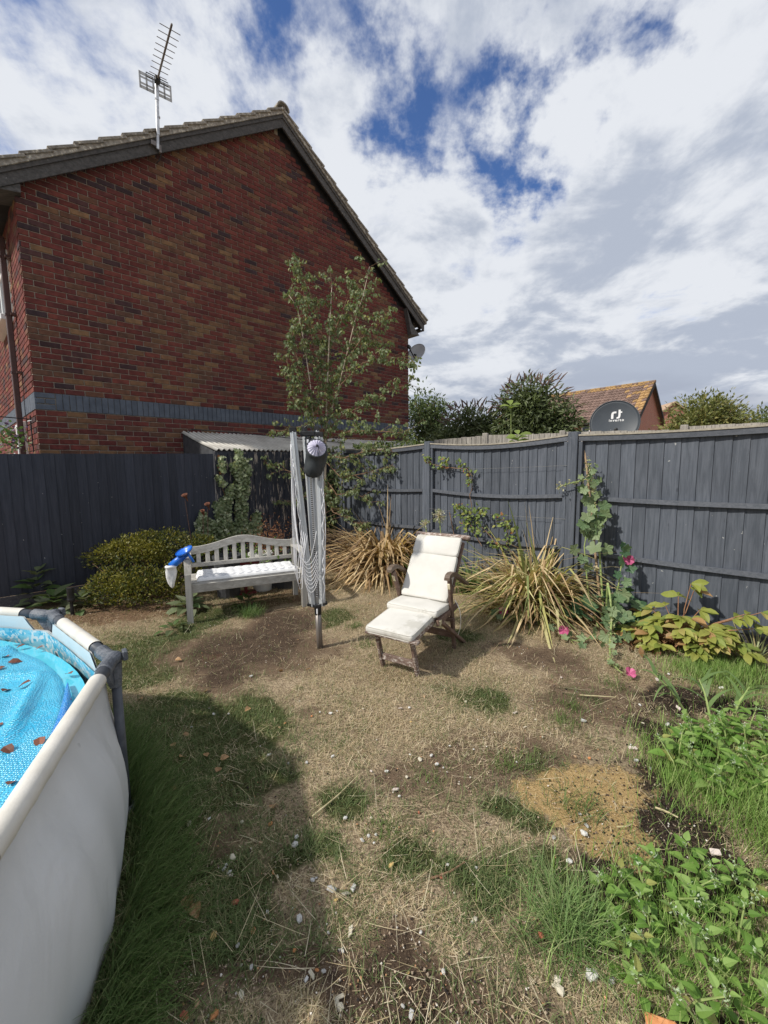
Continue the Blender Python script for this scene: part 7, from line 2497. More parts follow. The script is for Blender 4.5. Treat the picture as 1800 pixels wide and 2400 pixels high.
# ------------------------------------------------------------------ dry and green grass
def in_pool(x, y, m=.03):
    return (x - PC[0]) ** 2 + (y - PC[1]) ** 2 < (1.875 + m) ** 2
def behind_fences(x, y):
    l = (x - F0[0]) * LN[0] + (y - F0[1]) * LN[1]
    r = (x - F0[0]) * RN[0] + (y - F0[1]) * RN[1]
    return (l < .03) | (r < .05)
def in_view(x, y):
    u = x / np.maximum(y, .1)
    return (y > .86) & (np.abs(u) < 1.02)
def scatter(n, x0, x1, y0, y1, power=1.0):
    # denser near the camera
    y = y0 + (y1 - y0) * rng.random(n) ** power
    x = rng.uniform(-1, 1, n) * np.minimum(y * 1.0 + .1, 3.6)
    k = in_view(x, y) & ~in_pool(x, y) & ~behind_fences(x, y) & (x > x0) & (x < x1)
    return x[k], y[k]
def zc(x, y):
    return ground_z(x, y)
# straw
x, y = scatter(400000, -4.2, 3.6, .88, 6.9, 1.55)
soil = np.maximum(blob(x, y, M_SOIL), blob(x, y, M_DARK))
sand = blob(x, y, M_SAND)
pz = vnoise(x, y, 3.5, 21) * .4 + vnoise(x, y, 11, 22) * .35 + vnoise(x, y, 27, 23) * .25
keep = rng.random(len(x)) < np.clip(.50 + .62 * vnoise(x, y, 1.7, 61) - .86 * soil - .85 * sand - .35 * blob(x, y, M_GREEN) - 3.2 * np.clip(.50 - pz, 0, 1), .03, 1)
x, y = x[keep], y[keep]
n_ = len(x)
col = col_mix([(.74, .61, .42), (.66, .53, .345), (.53, .41, .26), (.82, .71, .52), (.36, .27, .17)], n_, .15, [.28, .28, .20, .12, .12])
gm = blob(x, y, M_GREEN)
tint = (rng.random(n_) < .17 + .42 * gm)
col[tint] = col_mix([(.15, .17, .06), (.20, .21, .085), (.26, .25, .12)], tint.sum(), .15)
flat = rng.random(n_) < .78
tilt = np.where(flat, rng.uniform(1.15, 1.60, n_), rng.uniform(.1, 1.0, n_))
V, F, C = blades(np.stack([x, y, zc(x, y) + rng.uniform(.0, .010, n_)], 1), rng.uniform(0, 6.28, n_), tilt, rng.uniform(-.3, .9, n_) * np.where(flat, .5, 1), rng.uniform(.016, .056, n_) * np.where(y < 2, .82, 1), rng.uniform(.0014, .0031, n_) * np.clip(.62 + .16 * y, .7, 1.05), col, 2, .25)
put('dry_grass', V, F, C, M['grass'], kind='stuff', org=(0, 0, 0), label='short dried straw coloured lawn grass covering the garden', category='grass')
# long straws lying about
x, y = scatter(900, -2.5, 2.5, .9, 5.2, 1.4)
n_ = len(x)
V, F, C = blades(np.stack([x, y, zc(x, y) + rng.uniform(.012, .028, n_)], 1), rng.uniform(0, 6.28, n_), rng.uniform(1.40, 1.58, n_), rng.uniform(-.5, .5, n_), rng.uniform(.06, .19, n_), rng.uniform(.0018, .003, n_), col_mix([(.60, .51, .33), (.50, .40, .24), (.66, .58, .42)], n_), 4, .3)
put('loose_straw', V, F, C, M['grass'], kind='stuff', org=(0, 0, 0), label='long loose straws lying across the dry lawn', category='straw')
# green lawn patches
x, y = scatter(330000, -4.2, 3.4, .88, 6.0, 1.4)
g = blob(x, y, M_GREEN)
gn_ = vnoise(x, y, 5, 31) * .55 + vnoise(x, y, 13, 32) * .45
d_ = np.sqrt((x - PC[0]) ** 2 + (y - PC[1]) ** 2) - 1.89
poolside = np.clip(1 - d_ / .28, 0, 1)
bare = np.maximum(blob(x, y, M_SOIL), np.maximum(blob(x, y, M_SAND), blob(x, y, M_DARK)))
pr = np.clip(g * .95 * np.clip((gn_ - .26) * 2.4, 0, 1), 0, 1) + .19 * np.clip((gn_ - .30) * 2.6, 0, 1) + poolside * .5
pr *= (1 - .75 * bare)
keep = rng.random(len(x)) < pr
x, y, d_ = x[keep], y[keep], d_[keep]
n_ = len(x)
tall = np.clip(1 - d_ / .34, 0, 1)
col = col_mix([(.125, .175, .065), (.165, .215, .085), (.10, .145, .05), (.235, .26, .12), (.36, .33, .18)], n_, .18, [.30, .27, .18, .15, .10])
V, F, C = blades(np.stack([x, y, zc(x, y)], 1), rng.uniform(0, 6.28, n_), rng.uniform(.1, 1.1, n_), rng.uniform(.2, 1.3, n_), rng.uniform(.025, .062, n_) * (1 + .6 * tall), rng.uniform(.0018, .0034, n_), col, 3, .15)
put('green_grass', V, F, C, M['grass'], kind='stuff', org=(0, 0, 0), label='short green grass surviving in patches of the lawn', category='grass')
# long grass leaning away along the pool wall
n_ = 7600
a = rng.uniform(math.radians(-8), math.radians(62), n_)
r_ = 1.90 + np.abs(rng.normal(0, .10, n_))
x, y = PC[0] + r_ * np.cos(a), PC[1] + r_ * np.sin(a)
k = (y > .45)
x, y, a = x[k], y[k], a[k]
n_ = len(x)
out = np.pi / 2 - a
V, F, C = blades(np.stack([x, y, zc(x, y)], 1), out + rng.normal(.35, .55, n_), rng.uniform(.15, .75, n_), rng.uniform(.3, 1.2, n_), rng.uniform(.09, .23, n_), rng.uniform(.0022, .0042, n_), col_mix([(.12, .20, .06), (.17, .255, .085), (.085, .15, .04), (.24, .30, .12)], n_), 5, .08)
put('long_grass', V, F, C, M['grass'], kind='stuff', org=(0, 0, 0), label='long dark green grass leaning out along the pool wall', category='grass')
# fresh green grass at the right
xs_, ys_, hh = [], [], []
for (cx, cy, rx, ry, n, h) in ((1.02, 1.16, .42, .32, 2300, .11), (1.66, 1.52, .18, .34, 2400, .18), (1.44, 1.86, .12, .28, 900, .12), (1.72, 2.02, .38, .34, 800, .12), (2.50, 2.98, .34, .20, 3600, .09), (2.40, 2.66, .3, .25, 600, .08), (1.75, 1.35, .25, .25, 900, .15)):
    u = rng.normal(0, .55, (n, 2))
    xs_.append(cx + u[:, 0] * rx); ys_.append(cy + u[:, 1] * ry); hh.append(np.full(n, h))
x, y, hh = np.concatenate(xs_), np.concatenate(ys_), np.concatenate(hh)
k = ~behind_fences(x, y) & (y > .7)
x, y, hh = x[k], y[k], hh[k]
n_ = len(x)
V, F, C = blades(np.stack([x, y, zc(x, y)], 1), rng.uniform(0, 6.28, n_), rng.uniform(.02, .55, n_), rng.uniform(.1, 1.0, n_), hh * rng.uniform(.45, 1.15, n_), rng.uniform(.0020, .0038, n_), col_mix([(.20, .33, .075), (.26, .40, .10), (.155, .26, .06), (.36, .44, .16)], n_), 4, .1)
put('fresh_grass', V, F, C, M['grass'], kind='stuff', org=(0, 0, 0), label='fresh bright green grass growing among the weeds at the right', category='grass')
# distinct tufts
tufts = [((.60, 1.23), 480, .19, 'large spreading green grass tuft left of the near weeds', 1.0), ((.74, 2.02), 130, .07, 'small green tuft on dry lawn left of the sand patch', .8), ((1.18, 2.52), 120, .08, 'small dark tuft above the sand patch', .8), ((1.08, 2.36), 170, .08, 'green tuft at the upper edge of the sand patch', .8),
         ((.62, 2.0), 150, .07, 'small green tuft left of the sand patch', .9), ((.30, 2.44), 60, .05, 'tiny green tuft on the open dry lawn', .8), ((-1.42, 4.28), 380, .17, 'dark green grass tuft under the bench', .8), ((1.62, 2.78), 90, .08, 'tuft of green beside the fallen magenta flower', .8), ((.22, 1.90), 90, .05, 'small tuft right of the middle of the lawn', .8),
         ((-.30, 3.92), 260, .06, 'patch of green blades right of the airer foot', 1.0), ((-.18, 3.50), 200, .05, 'patch of green blades between airer and deck chair', 1.0), ((-.02, 1.62), 150, .07, 'green tuft in the lower middle of the lawn', 1.0), ((.86, 1.72), 150, .10, 'tuft at the lower left edge of the sand patch', .9), ((1.26, 1.70), 60, .12, 'thin bright grass tuft right of the sand patch', .8)]
for (c, n, h, lab, sp_w) in tufts:
    s = .055 if n > 300 else .05
    n = n if n > 300 else int(n * .7)
    if 'patch' in lab and n >= 200 and h < .1:
        s = .10
    base = np.stack([c[0] + rng.normal(0, s, n), c[1] + rng.normal(0, s, n), np.zeros(n)], 1)
    base[:, 2] = zc(base[:, 0], base[:, 1])
    cc = [(.16, .26, .085), (.21, .32, .11), (.12, .20, .06), (.32, .38, .17)] if n > 300 else [(.12, .185, .05), (.16, .23, .065), (.085, .135, .035)]
    V, F, C = blades(base, rng.uniform(0, 6.28, n), rng.uniform(.1, 1.25 if n > 500 else 1.05, n) * sp_w, rng.uniform(.3, 1.2, n), rng.uniform(.5, 1.1, n) * h, rng.uniform(.0024, .0044, n) * (1.25 if n > 500 else 1), col_mix(cc, n), 5, .08)
    T = thing('grass_tuft', lab, 'grass tuft', (c[0], c[1], 0), 'separate green grass tufts')
    put('blades', V, F, C, M['grass'], T, kind='stuff')

# ------------------------------------------------------------------ stones, chips and fallen leaves
SNAME = {'w': 'white', 'b': 'beige', 'o': 'orange', 'p': 'pinkish', 't': 'tan', 'y': 'yellow', 'g': 'grey', 'r': 'brick red'}
def stone_mesh(k, angular):
    bm = bmesh.new()
    rs = random.Random(k * 7 + 3)
    flake = chr(k) in 'wgp' or k % 5 in (0, 2)
    if flake:
        bmesh.ops.create_cube(bm, size=.8)
        bmesh.ops.bevel(bm, geom=bm.edges[:], offset=.09, segments=1, affect='EDGES')
        sx, sy, sz = rs.uniform(1.0, 1.5), rs.uniform(.5, .85), rs.uniform(.22, .40)
    else:
        bmesh.ops.create_icosphere(bm, subdivisions=1, radius=.5)
        sx, sy, sz = rs.uniform(.8, 1.3), rs.uniform(.5, .9), rs.uniform(.35, .6)
    kx, ky = rs.uniform(-.35, .35), rs.uniform(-.4, .4)
    for v in bm.verts:
        f = 1 + rs.uniform(-.14, .14) if angular else 1 + rs.uniform(-.08, .08)
        v.co = Vector(((v.co.x + kx * v.co.y) * sx * f, (v.co.y * (1 + ky * v.co.x)) * sy * f, v.co.z * sz * f))
    me = bpy.data.meshes.new('stone')
    bm.to_mesh(me)
    bm.free()
    return me
SM = {}
for key in 'wbotpygr':
    SM[key] = []
    for j in range(4):
        me = stone_mesh(ord(key) + j * 5, True)
        me.materials.append(M['stone_' + key])
        SM[key].append(me)
for i, (x, y, s, kd) in enumerate(STONES):
    o = bpy.data.objects.new('stone', SM[kd][i % 4])
    COL.objects.link(o)
    s = s * .80
    o.location = (x, y, float(zc(np.array([x]), np.array([y]))[0]) + s * .13 + .007)
    o.rotation_euler = (random.gauss(0, .2), random.gauss(0, .2), random.uniform(0, 6.28))
    o.scale = (s, s, s)
    if x > .85 and y < 3.4:
        zn = 'near the sand patch and dark compost'
    elif y < 1.35:
        zn = 'at the near edge of the lawn'
    elif x < -.35:
        zn = 'in the grass shaded by the pool'
    elif y > 2.45:
        zn = 'on the dry lawn in front of the airer and deck chair'
    elif y > 1.85:
        zn = 'on the bare soil in the middle of the lawn'
    else:
        zn = 'on the straw between the bare soil and the near edge'
    o['label'] = 'small %s stone %s' % (SNAME[kd], zn)
    o['category'] = 'stone'
    o['group'] = '%s stones %s' % (SNAME[kd], zn)
big = [((.735, .955), 'terracotta shard propped against the near grass at the bottom right', (.055, .030, .05), 'o')]
for (c, lab, s, kd) in big:
    mb = MB()
    mb.cbox((c[0], c[1], .03), (s[0] * .55, -.02, .012), (.012, s[1], .006), (-.006, 0, .009), .003)
    mb.obj('terracotta_shard', M['stone_o'], label=lab, category='shard')
# gravel: chips too small to count
n_ = 34000
x, y = scatter(n_, -2.2, 3.0, .9, 4.6, 1.5)
dk = np.maximum(blob(x, y, M_DARK), np.maximum(blob(x, y, M_SOIL), blob(x, y, M_SAND)))
keep = rng.random(len(x)) < .16 + .55 * dk + .25 * (vnoise(x, y, 2.2, 41) > .6)
x, y = x[keep], y[keep]
n_ = len(x)
bm_t = np.array([(0, 0, .5), (.5, .1, 0), (-.1, .45, .08), (-.5, -.05, 0), (.1, -.5, .05), (0, 0, -.4)])
Ft = np.array([(0, 1, 2), (0, 2, 3), (0, 3, 4), (0, 4, 1), (5, 2, 1), (5, 3, 2), (5, 4, 3), (5, 1, 4)])
rnd = rng.normal(0, 1, (n_, 3))
sz = .003 + .0085 * rng.random(n_) ** 4
V, F, C = instances((bm_t, Ft), np.stack([x, y, zc(x, y) + sz * .3 + .004], 1), rnd, rng.normal(0, 1, (n_, 3)), sz, col=col_mix([(.62, .58, .52), (.42, .33, .24), (.14, .10, .08), (.03, .025, .024), (.50, .28, .15)], n_, .2, [.07, .38, .27, .20, .08]))
put('gravel', V, F, C, pmat('mixed_grit', (.9, .9, .9), (1.05, 1.05, 1.05), 40, bump=0, attr=True, rough=.9), kind='stuff', org=(0, 0, 0), label='fine grit and chips scattered over the bare soil', category='gravel')
# dark clods in the compost
n_ = 5200
x, y = scatter(26000, .8, 3.0, .95, 3.6, 1.3)
dk = blob(x, y, M_DARK) + .75 * blob(x, y, M_SAND)
keep = rng.random(len(x)) < dk * .55
x, y = x[keep], y[keep]
n_ = len(x)
sz = .004 + .012 * rng.random(n_) ** 2.5
V, F, C = instances((bm_t, Ft), np.stack([x, y, zc(x, y) + sz * .2], 1), rng.normal(0, 1, (n_, 3)), rng.normal(0, 1, (n_, 3)), sz, col=col_mix([(.020, .016, .014), (.04, .03, .024), (.07, .05, .036), (.30, .23, .15)], n_, .2, [.4, .3, .2, .1]))
put('compost_crumbs', V, F, C, bpy.data.materials['mixed_grit'], kind='stuff', org=(0, 0, 0), label='dark compost crumbs and bark bits over the soil', category='compost')
# mulch flakes by the fence
x, y = scatter(24000, -4.2, 0, 3.6, 6.9, 1.0)
keep = rng.random(len(x)) < blob(x, y, M_MULCH) * .8
x, y = x[keep], y[keep]
n_ = len(x)
V, F, C = instances(LEAF_S, np.stack([x, y, zc(x, y) + rng.uniform(.003, .016, n_)], 1), np.stack([rng.normal(0, 1, n_), rng.normal(0, 1, n_), rng.normal(0, .25, n_)], 1), rng.normal(0, .35, (n_, 3)) + Z, rng.uniform(.015, .045, n_), rng.uniform(.010, .024, n_), col=col_mix([(.26, .165, .10), (.36, .25, .155), (.16, .095, .06), (.44, .33, .215)], n_))
put('leaf_litter', V, F, C, M['foliage'], kind='stuff', org=(0, 0, 0), label='brown leaf litter and mulch under the shrub and bench', category='leaf litter')
# countable fallen leaves
LEAF_T = np_mesh('fallen_leaf', LEAF[0] * np.array([1.25, 1, 1.8]), LEAF[1], (1, 1, 1))
LEAF_T.materials.append(M['dry_leaf'])
for i, (x, y) in enumerate(LEAVES):
    o = bpy.data.objects.new('fallen_leaf', LEAF_T)
    COL.objects.link(o)
    s = random.uniform(.036, .052) * (1.2 if y < 1.6 else 1)
    o.location = (x, y, float(zc(np.array([x]), np.array([y]))[0]) + .022)
    o.rotation_euler = (random.gauss(0, .3), random.gauss(0, .3), random.uniform(0, 6.28))
    o.scale = (s, s, s)
    o['label'] = 'dry tan leaf lying on the grass near the pool'
    o['category'] = 'leaf'
    o['group'] = 'dry leaves lying on the lawn'
# sticks
for (p_, q_, r_, lab) in (((-.33, 1.68, .02), (-.14, 1.92, .025), .004, 'longest pale stick on the shaded lawn'), ((.16, 1.40, .015), (.30, 1.46, .02), .004, 'short dark twig in the lower middle of the lawn'), ((1.30, 2.64, .015), (1.52, 2.60, .02), .004, 'pale root lying above the sand patch'), ((.98, 1.62, .01), (1.05, 1.63, .014), .003, 'short straw stick below the sand patch'), ((.62, .99, .02), (.92, .93, .03), .004, 'pale stick at the bottom right edge by the shard'), ((1.21, 1.72, .01), (1.27, 1.66, .015), .005, 'flat wood chip below the sand patch')):
    p_, q_ = np.array(p_), np.array(q_)
    mb = MB()
    mb.tube([p_, (p_ + q_) / 2 + np.array([.008, -.008, .004]), q_], [r_, r_ * .9, r_ * .6], 6)
    mb.obj('stick', M['twig'] if 'dark' in lab else M['stem_dry'], label=lab, category='stick')
# rubble clusters of pale plaster crumbs are stones already; edging stone by the phormium
mb = MB()
V, F = rbox(.13, .035, .03, .02, 5, lambda V: V + .010 * (vnoise(V[:, 0] * 30, V[:, 1] * 30, 1, 9) - .5)[:, None])
d_ = RD
mb.add(np.array([2.02, 4.18, .015]) + V[:, :1] * d_ + V[:, 1:2] * RN + V[:, 2:] * Z, F)
mb.obj('edging_stone', M['stone_p'], smooth=True, label='worn pinkish edging stone beside the variegated phormium', category='stone')

# ------------------------------------------------------------------ beyond the fences
WD = dirv(118.6)
WN = np.array([WD[1], -WD[0], 0.0])
if WN[1] > 0:
    WN = -WN
W0 = np.array([2.04, 8.337, 0.0])
def wf(t, off, z):
    return W0 + WD * t + WN * off + Z * z
T = thing('board_fence', 'silvered weathered fence beyond the right fence, in front of the dark dish', 'fence', tuple(wf(2, 0, 0)))
for (t0, t1, z0, z1) in ((-1.1, 0.0, 2.10, 2.15), (0.0, 1.36, 2.15, 2.125), (1.42, 3.16, 2.14, 2.095), (3.24, 5.6, 2.15, 2.15)):
    t = t0
    while t < t1 - .02:
        f = (t - t0) / (t1 - t0)
        mb = MB()
        lapped_board(mb, wf(t, 0, 0), WD, WN, .108, .02, z0 + (z1 - z0) * f + random.uniform(-.006, .006), (.006, .018))
        mb.obj('board', M['old_fence'], T)
        t += .098
for t, zt in ((-.02, 2.19), (1.39, 2.17), (3.20, 2.17)):
    mb = MB()
    mb.cbox(wf(t, .0, zt / 2), WD * .05, WN * .05, Z * zt / 2, .008)
    mb.obj('post', M['old_fence'], T)

# dark satellite dish with white lettering
dc = np.array([4.81, 8.8, 2.40])
n = np.array([-.42, -.88, .18])
T, d, x, y, n = make_dish(dc, n, .455, .455, .07, 'satellite_dish', 'large dark grey satellite dish with white lettering behind the silvered fence', M['dish_black'], .010)
mb = MB()
mb.tube([dc - n * .12 - Z * 2.38, dc - n * .12 + Z * .1], .03, 10)
mb.box(dc - n * .06, x * .1, y * .12, n * .05)
mb.obj('mast', M['alu_dark'], T)
def on_dish(px, py):
    rr = (px / .455) ** 2 + (py / .455) ** 2
    return dc + x * px + y * py + n * (.07 * rr + .004)
def dish_poly(polys, name):
    mb = MB()
    for poly in polys:
        Vt = [on_dish(a, b) for a, b in poly]
        Vb = [q - n * .003 for q in Vt]
        k = len(poly)
        mb.add(Vt + Vb, [tuple(range(k)), tuple(reversed(range(k, 2 * k)))] + [(i, i + k, (i + 1) % k + k, (i + 1) % k) for i in range(k)])
    mb.obj(name, M['white_print'], d)
# emblem: a rounded r joined to a t
sx, sy = -1, 1      # x of the dish frame runs to the left as seen from the garden
if (dc + x)[0] > dc[0]:
    sx = 1
ex, ey, es = .035, .165, .115
def E_(pts):
    return [(sx * (ex + a * es) , ey + b * es) for a, b in pts]
arc = [(-.55 + .62 - .62 * math.cos(t), .05 + .48 * math.sin(t)) for t in np.linspace(0, math.pi / 2, 6)]
r1_ = [(-.85, -.62), (-.48, -.62), (-.48, .12), (-.44, .26), (-.34, .34), (-.02, .36), (-.02, .66), (-.42, .66), (-.66, .56), (-.80, .36), (-.85, .1)]
t1_ = [(.30, -.62), (.02, -.62), (.02, -.36), (.20, -.34), (.28, -.26), (.30, -.1), (.30, .94), (.64, .94), (.64, .62), (.88, .62), (.88, .36), (.64, .36), (.64, -.10), (.58, -.40), (.46, -.57)]
dish_poly([E_(r1_), E_(t1_)], 'emblem')
cu = bpy.data.curves.new('lettering', 'FONT')
cu.body = 'inverto'
cu.size = .075
cu.align_x = 'CENTER'
cu.align_y = 'CENTER'
cu.extrude = .001
cu.offset = .0016
cu.space_character = 1.25
lo = bpy.data.objects.new('lettering', cu)
COL.objects.link(lo)
bpy.context.view_layer.update()
dg = bpy.context.evaluated_depsgraph_get()
me = bpy.data.meshes.new_from_object(lo.evaluated_get(dg))
bpy.data.objects.remove(lo)
VV = np.zeros(len(me.vertices) * 3, np.float32)
me.vertices.foreach_get('co', VV)
VV = VV.reshape(-1, 3)
off = ROOT[T.name]
NV = np.array([on_dish(sx * (.035 + a), .060 + b) + n * c_ for a, b, c_ in VV]) - off
me.vertices.foreach_set('co', NV.astype(np.float32).ravel())
me.update()
me.materials.clear()
me.materials.append(M['white_print'])
link('lettering', me, None, d)
mb = MB()
for a, b in ((.02, -.14), (-.06, -.14), (.02, -.20), (-.06, -.20)):
    mb.cbox(on_dish(a, b), x * .006, y * .006, n * .004, .001)
mb.obj('bolts', M['alu'], d, kind='stuff')
mb = MB()
mb.beam(dc - y * .43, dc - y * .30 + n * .55, .03, .04)
mb.lathe([(0, -.05), (.03, -.05), (.035, .03), (.0, .05)], dc - y * .29 + n * .58, n, 12)
mb.obj('feed_arm', M['black_plastic'], T)

# far house with lichened tiles
fe_ = np.array([17.9, 30.0, 0])
FG = dirv(48.3)       # along its gable, going away
FE = dirv(-41.7)      # along the eaves, to the left
FNN = -FG             # out of the front wall
FGN = -FE             # out of the gable
EZ, RZ, HWD, FL_ = 4.88, 7.52, 2.9, 10.5
T = thing('brick_house', 'distant red brick house with orange lichen on its tiled roof', 'house', tuple(fe_))
fm_brick = pmat('far_brick', (.30, .075, .045), (.37, .11, .065), 9, bump=0, rough=.9, c3=(.36, .17, .11), c3scale=6, c3lo=.55, c3hi=.7)
def fbrick_mat():
    m, nt, bs, out = base_mat('far_brick_courses')
    v = nd(nt, 'ShaderNodeTexCoord').outputs['Object']
    s = nd(nt, 'ShaderNodeSeparateXYZ', {0: v})
    u = math_n(nt, 'ADD', math_n(nt, 'MULTIPLY', s.outputs[0], .75), math_n(nt, 'MULTIPLY', s.outputs[1], .66))
    uv = nd(nt, 'ShaderNodeCombineXYZ', {0: u, 1: s.outputs[2], 2: 0.0}).outputs[0]
    b = nd(nt, 'ShaderNodeTexBrick', {'Vector': uv, 'Color1': (.34, .085, .052, 1), 'Color2': (.26, .06, .042, 1), 'Mortar': (.36, .29, .23, 1), 'Scale': 1.0, 'Mortar Size': .012, 'Brick Width': .225, 'Row Height': .075})
    nt.links.new(b.outputs[0], bs.inputs['Base Color'])
    bs.inputs['Roughness'].default_value = .9
    return m
FBM = fbrick_mat()
mb = MB()
mb.prism([(0, 0), (HWD * 2, 0), (HWD * 2, EZ), (HWD, RZ - .1), (0, EZ)], FG, Z, FGN, fe_, -FL_, 0)
wl = mb.obj('wall', FBM, T)
def fpt(s, g, z):
    return fe_ + FE * s + FG * g + Z * z
mb = MB()
slope = (RZ - EZ) / HWD
for sd in (0, 1):
    a = [(-.35, EZ - .35 * slope), (HWD, RZ), (HWD, RZ + .10), (-.35, EZ - .35 * slope + .10)]
    if sd:
        a = [(2 * HWD - p_, q_) for p_, q_ in a]
    mb.prism(a, FG, Z, FGN, fe_, -FL_, .25)
roof = mb.obj('roof', pmat('far_roof_underlay', (.12, .08, .065), (.16, .11, .09), 5, bump=0), T)
# tiles: real overlapping courses with rounded rolls, joined
mb = MB()
Lsl = math.hypot(HWD + .35, RZ - EZ + .35 * slope)
rows_, cols_ = 13, 36
esl = (FG * (HWD + .35) + Z * (RZ - EZ + .35 * slope)) / Lsl
nsl = np.cross(FE, esl)
nsl = nsl if nsl[2] > 0 else -nsl
o0 = fe_ + FG * (-.35) + Z * (EZ - .35 * slope + .11)
tw, tl = (FL_ + .25) / cols_, Lsl / rows_
for r in range(rows_):
    for c in range(cols_):
        s0 = -.25 + c * tw
        kx = random.uniform(.75, 1.15)
        lich = (c < 2 and r > 1 and random.random() < .8) or r == rows_ - 1 or (random.random() < (.02 + .12 * (r / rows_) ** 4 + .35 * max(0, 1 - c / 4)))
        cc = (.36 * kx, .225 * kx, .10 * kx) if lich and random.random() < .75 else (.20 * kx, .135 * kx, .112 * kx)
        prof = [(0, 0), (.18, .05), (.42, .055), (.6, .0), (1, .0)]
        lo_, hi_ = r * tl, (r + 1) * tl + .03
        V = []
        for q_, lft in ((lo_, .045), (hi_, .0)):
            V += [o0 + FE * (s0 + p_ * tw) + esl * q_ + nsl * (h_ + lft) for p_, h_ in prof]
        V += [o0 + FE * (s0 + p_ * tw) + esl * lo_ for p_, h_ in prof]
        mb.add(V, [(i, i + 1, i + 6, i + 5) for i in range(4)] + [(i + 10, i + 11, i + 1, i) for i in range(4)], cc)
mb.obj('roof_tiles', pmat('far_roof_tile', (.85, .85, .85), (1.1, 1.1, 1.1), 6, bump=0, attr=True, rough=.95), roof, kind='stuff')
mb = MB()
for i in range(28):
    s0 = -.3 + i * .39
    mb.tube([fpt(s0, HWD, RZ + .13), fpt(s0 + .37, HWD, RZ + .13)], .11, 8, s=(.32, .21, .10) if i % 3 else (.20, .14, .11))
mb.obj('ridge_tiles', bpy.data.materials['far_roof_tile'], roof)
mb = MB()
for a, b in (((-.35, EZ - .35 * slope), (HWD, RZ)), ((HWD, RZ), (2 * HWD + .35, EZ - .35 * slope))):
    mb.prism([(a[0], a[1] - .22), (b[0], b[1] - .22), (b[0], b[1] + .05), (a[0], a[1] + .05)], FG, Z, FGN, fe_, .252, .29)
mb.obj('bargeboards', M['dark_soffit'], T)
mb = MB()
mb.tube([fpt(-.2, -.42, EZ - .28), fpt(FL_, -.42, EZ - .28)], .07, 8)
mb.obj('gutter', M['black_plastic'], T)
def fwin(s0, s1, z0, z1):
    mb = MB()
    for (a, b, c, e_) in ((s0, s1, z0, z0 + .06), (s0, s1, z1 - .06, z1), (s0, s0 + .06, z0, z1), (s1 - .06, s1, z0, z1)):
        mb.cbox(fpt((a + b) / 2, -.03, (c + e_) / 2), FE * (b - a) / 2, FG * .04, Z * (e_ - c) / 2, .006)
    w = mb.obj('window', M['white_upvc'], T)
    mb = MB()
    mb.box(fpt((s0 + s1) / 2, -.012, (z0 + z1) / 2), FE * (s1 - s0 - .06) / 2, FG * .01, Z * (z1 - z0 - .06) / 2)
    mb.obj('pane', M['glass'], w)
fwin(3.1, 3.72, 3.85, 4.78)

# corner of another roof farther off
T = thing('brick_house', 'sliver of a pale tiled roof far beyond the fences', 'house', (26.5, 40, 0))
mb = MB()
fc = np.array([26.45, 40, 0])
mb.prism([(-2.2, 0), (2.2, 0), (2.2, 5.2), (0, 6.9), (-2.2, 5.2)], dirv(100), Z, dirv(10), fc, -2, 4)
mb.obj('wall', FBM, T)
mb = MB()
mb.prism([(-2.6, 4.95), (0, 6.95), (2.6, 4.95), (2.6, 5.1), (0, 7.1), (-2.6, 5.1)], dirv(100), Z, dirv(10), fc, -2.2, 4.2)
mb.obj('roof', pmat('pale_far_tile', (.36, .25, .17), (.45, .32, .22), 4, bump=.3, rough=.9), T)

# bushes and trees beyond the fences
def crown_leaves(cs, n, tpl, L, Wd, cols, p=None, clump=.17, up=.3, per=11):
    """leaves in clumps through ellipsoids, uneven outline"""
    pos_, d_ = [], []
    vol = [c[3] * c[4] * c[5] for c in cs]
    for c, v in zip(cs, vol):
        k = int(n * v / sum(vol) / per)
        u = rng.normal(0, 1, (k, 3))
        u /= np.linalg.norm(u, axis=1, keepdims=True)
        r = rng.random(k) ** (1 / 2.3) * (1 + .22 * rng.normal(0, 1, k))
        ctr = np.array(c[:3]) + u * r[:, None] * np.array(c[3:])
        for q, w in zip(ctr, u):
            g = rng.normal(0, clump * .5, (per, 3))
            pos_.append(q + g)
            d_.append(g / (clump * .5) + w * .6)
    pos, dd = np.concatenate(pos_), np.concatenate(d_)
    dd = dd + rng.normal(0, .5, dd.shape) + np.array([0, 0, up])
    k = len(pos)
    V, F, C = instances(tpl, pos, dd, rng.normal(0, .6, (k, 3)) + np.array([-.2, -.3, .8]), rng.uniform(*L, k), rng.uniform(*Wd, k), col=col_mix(cols, k, .2, p))
    return V, F, C, pos
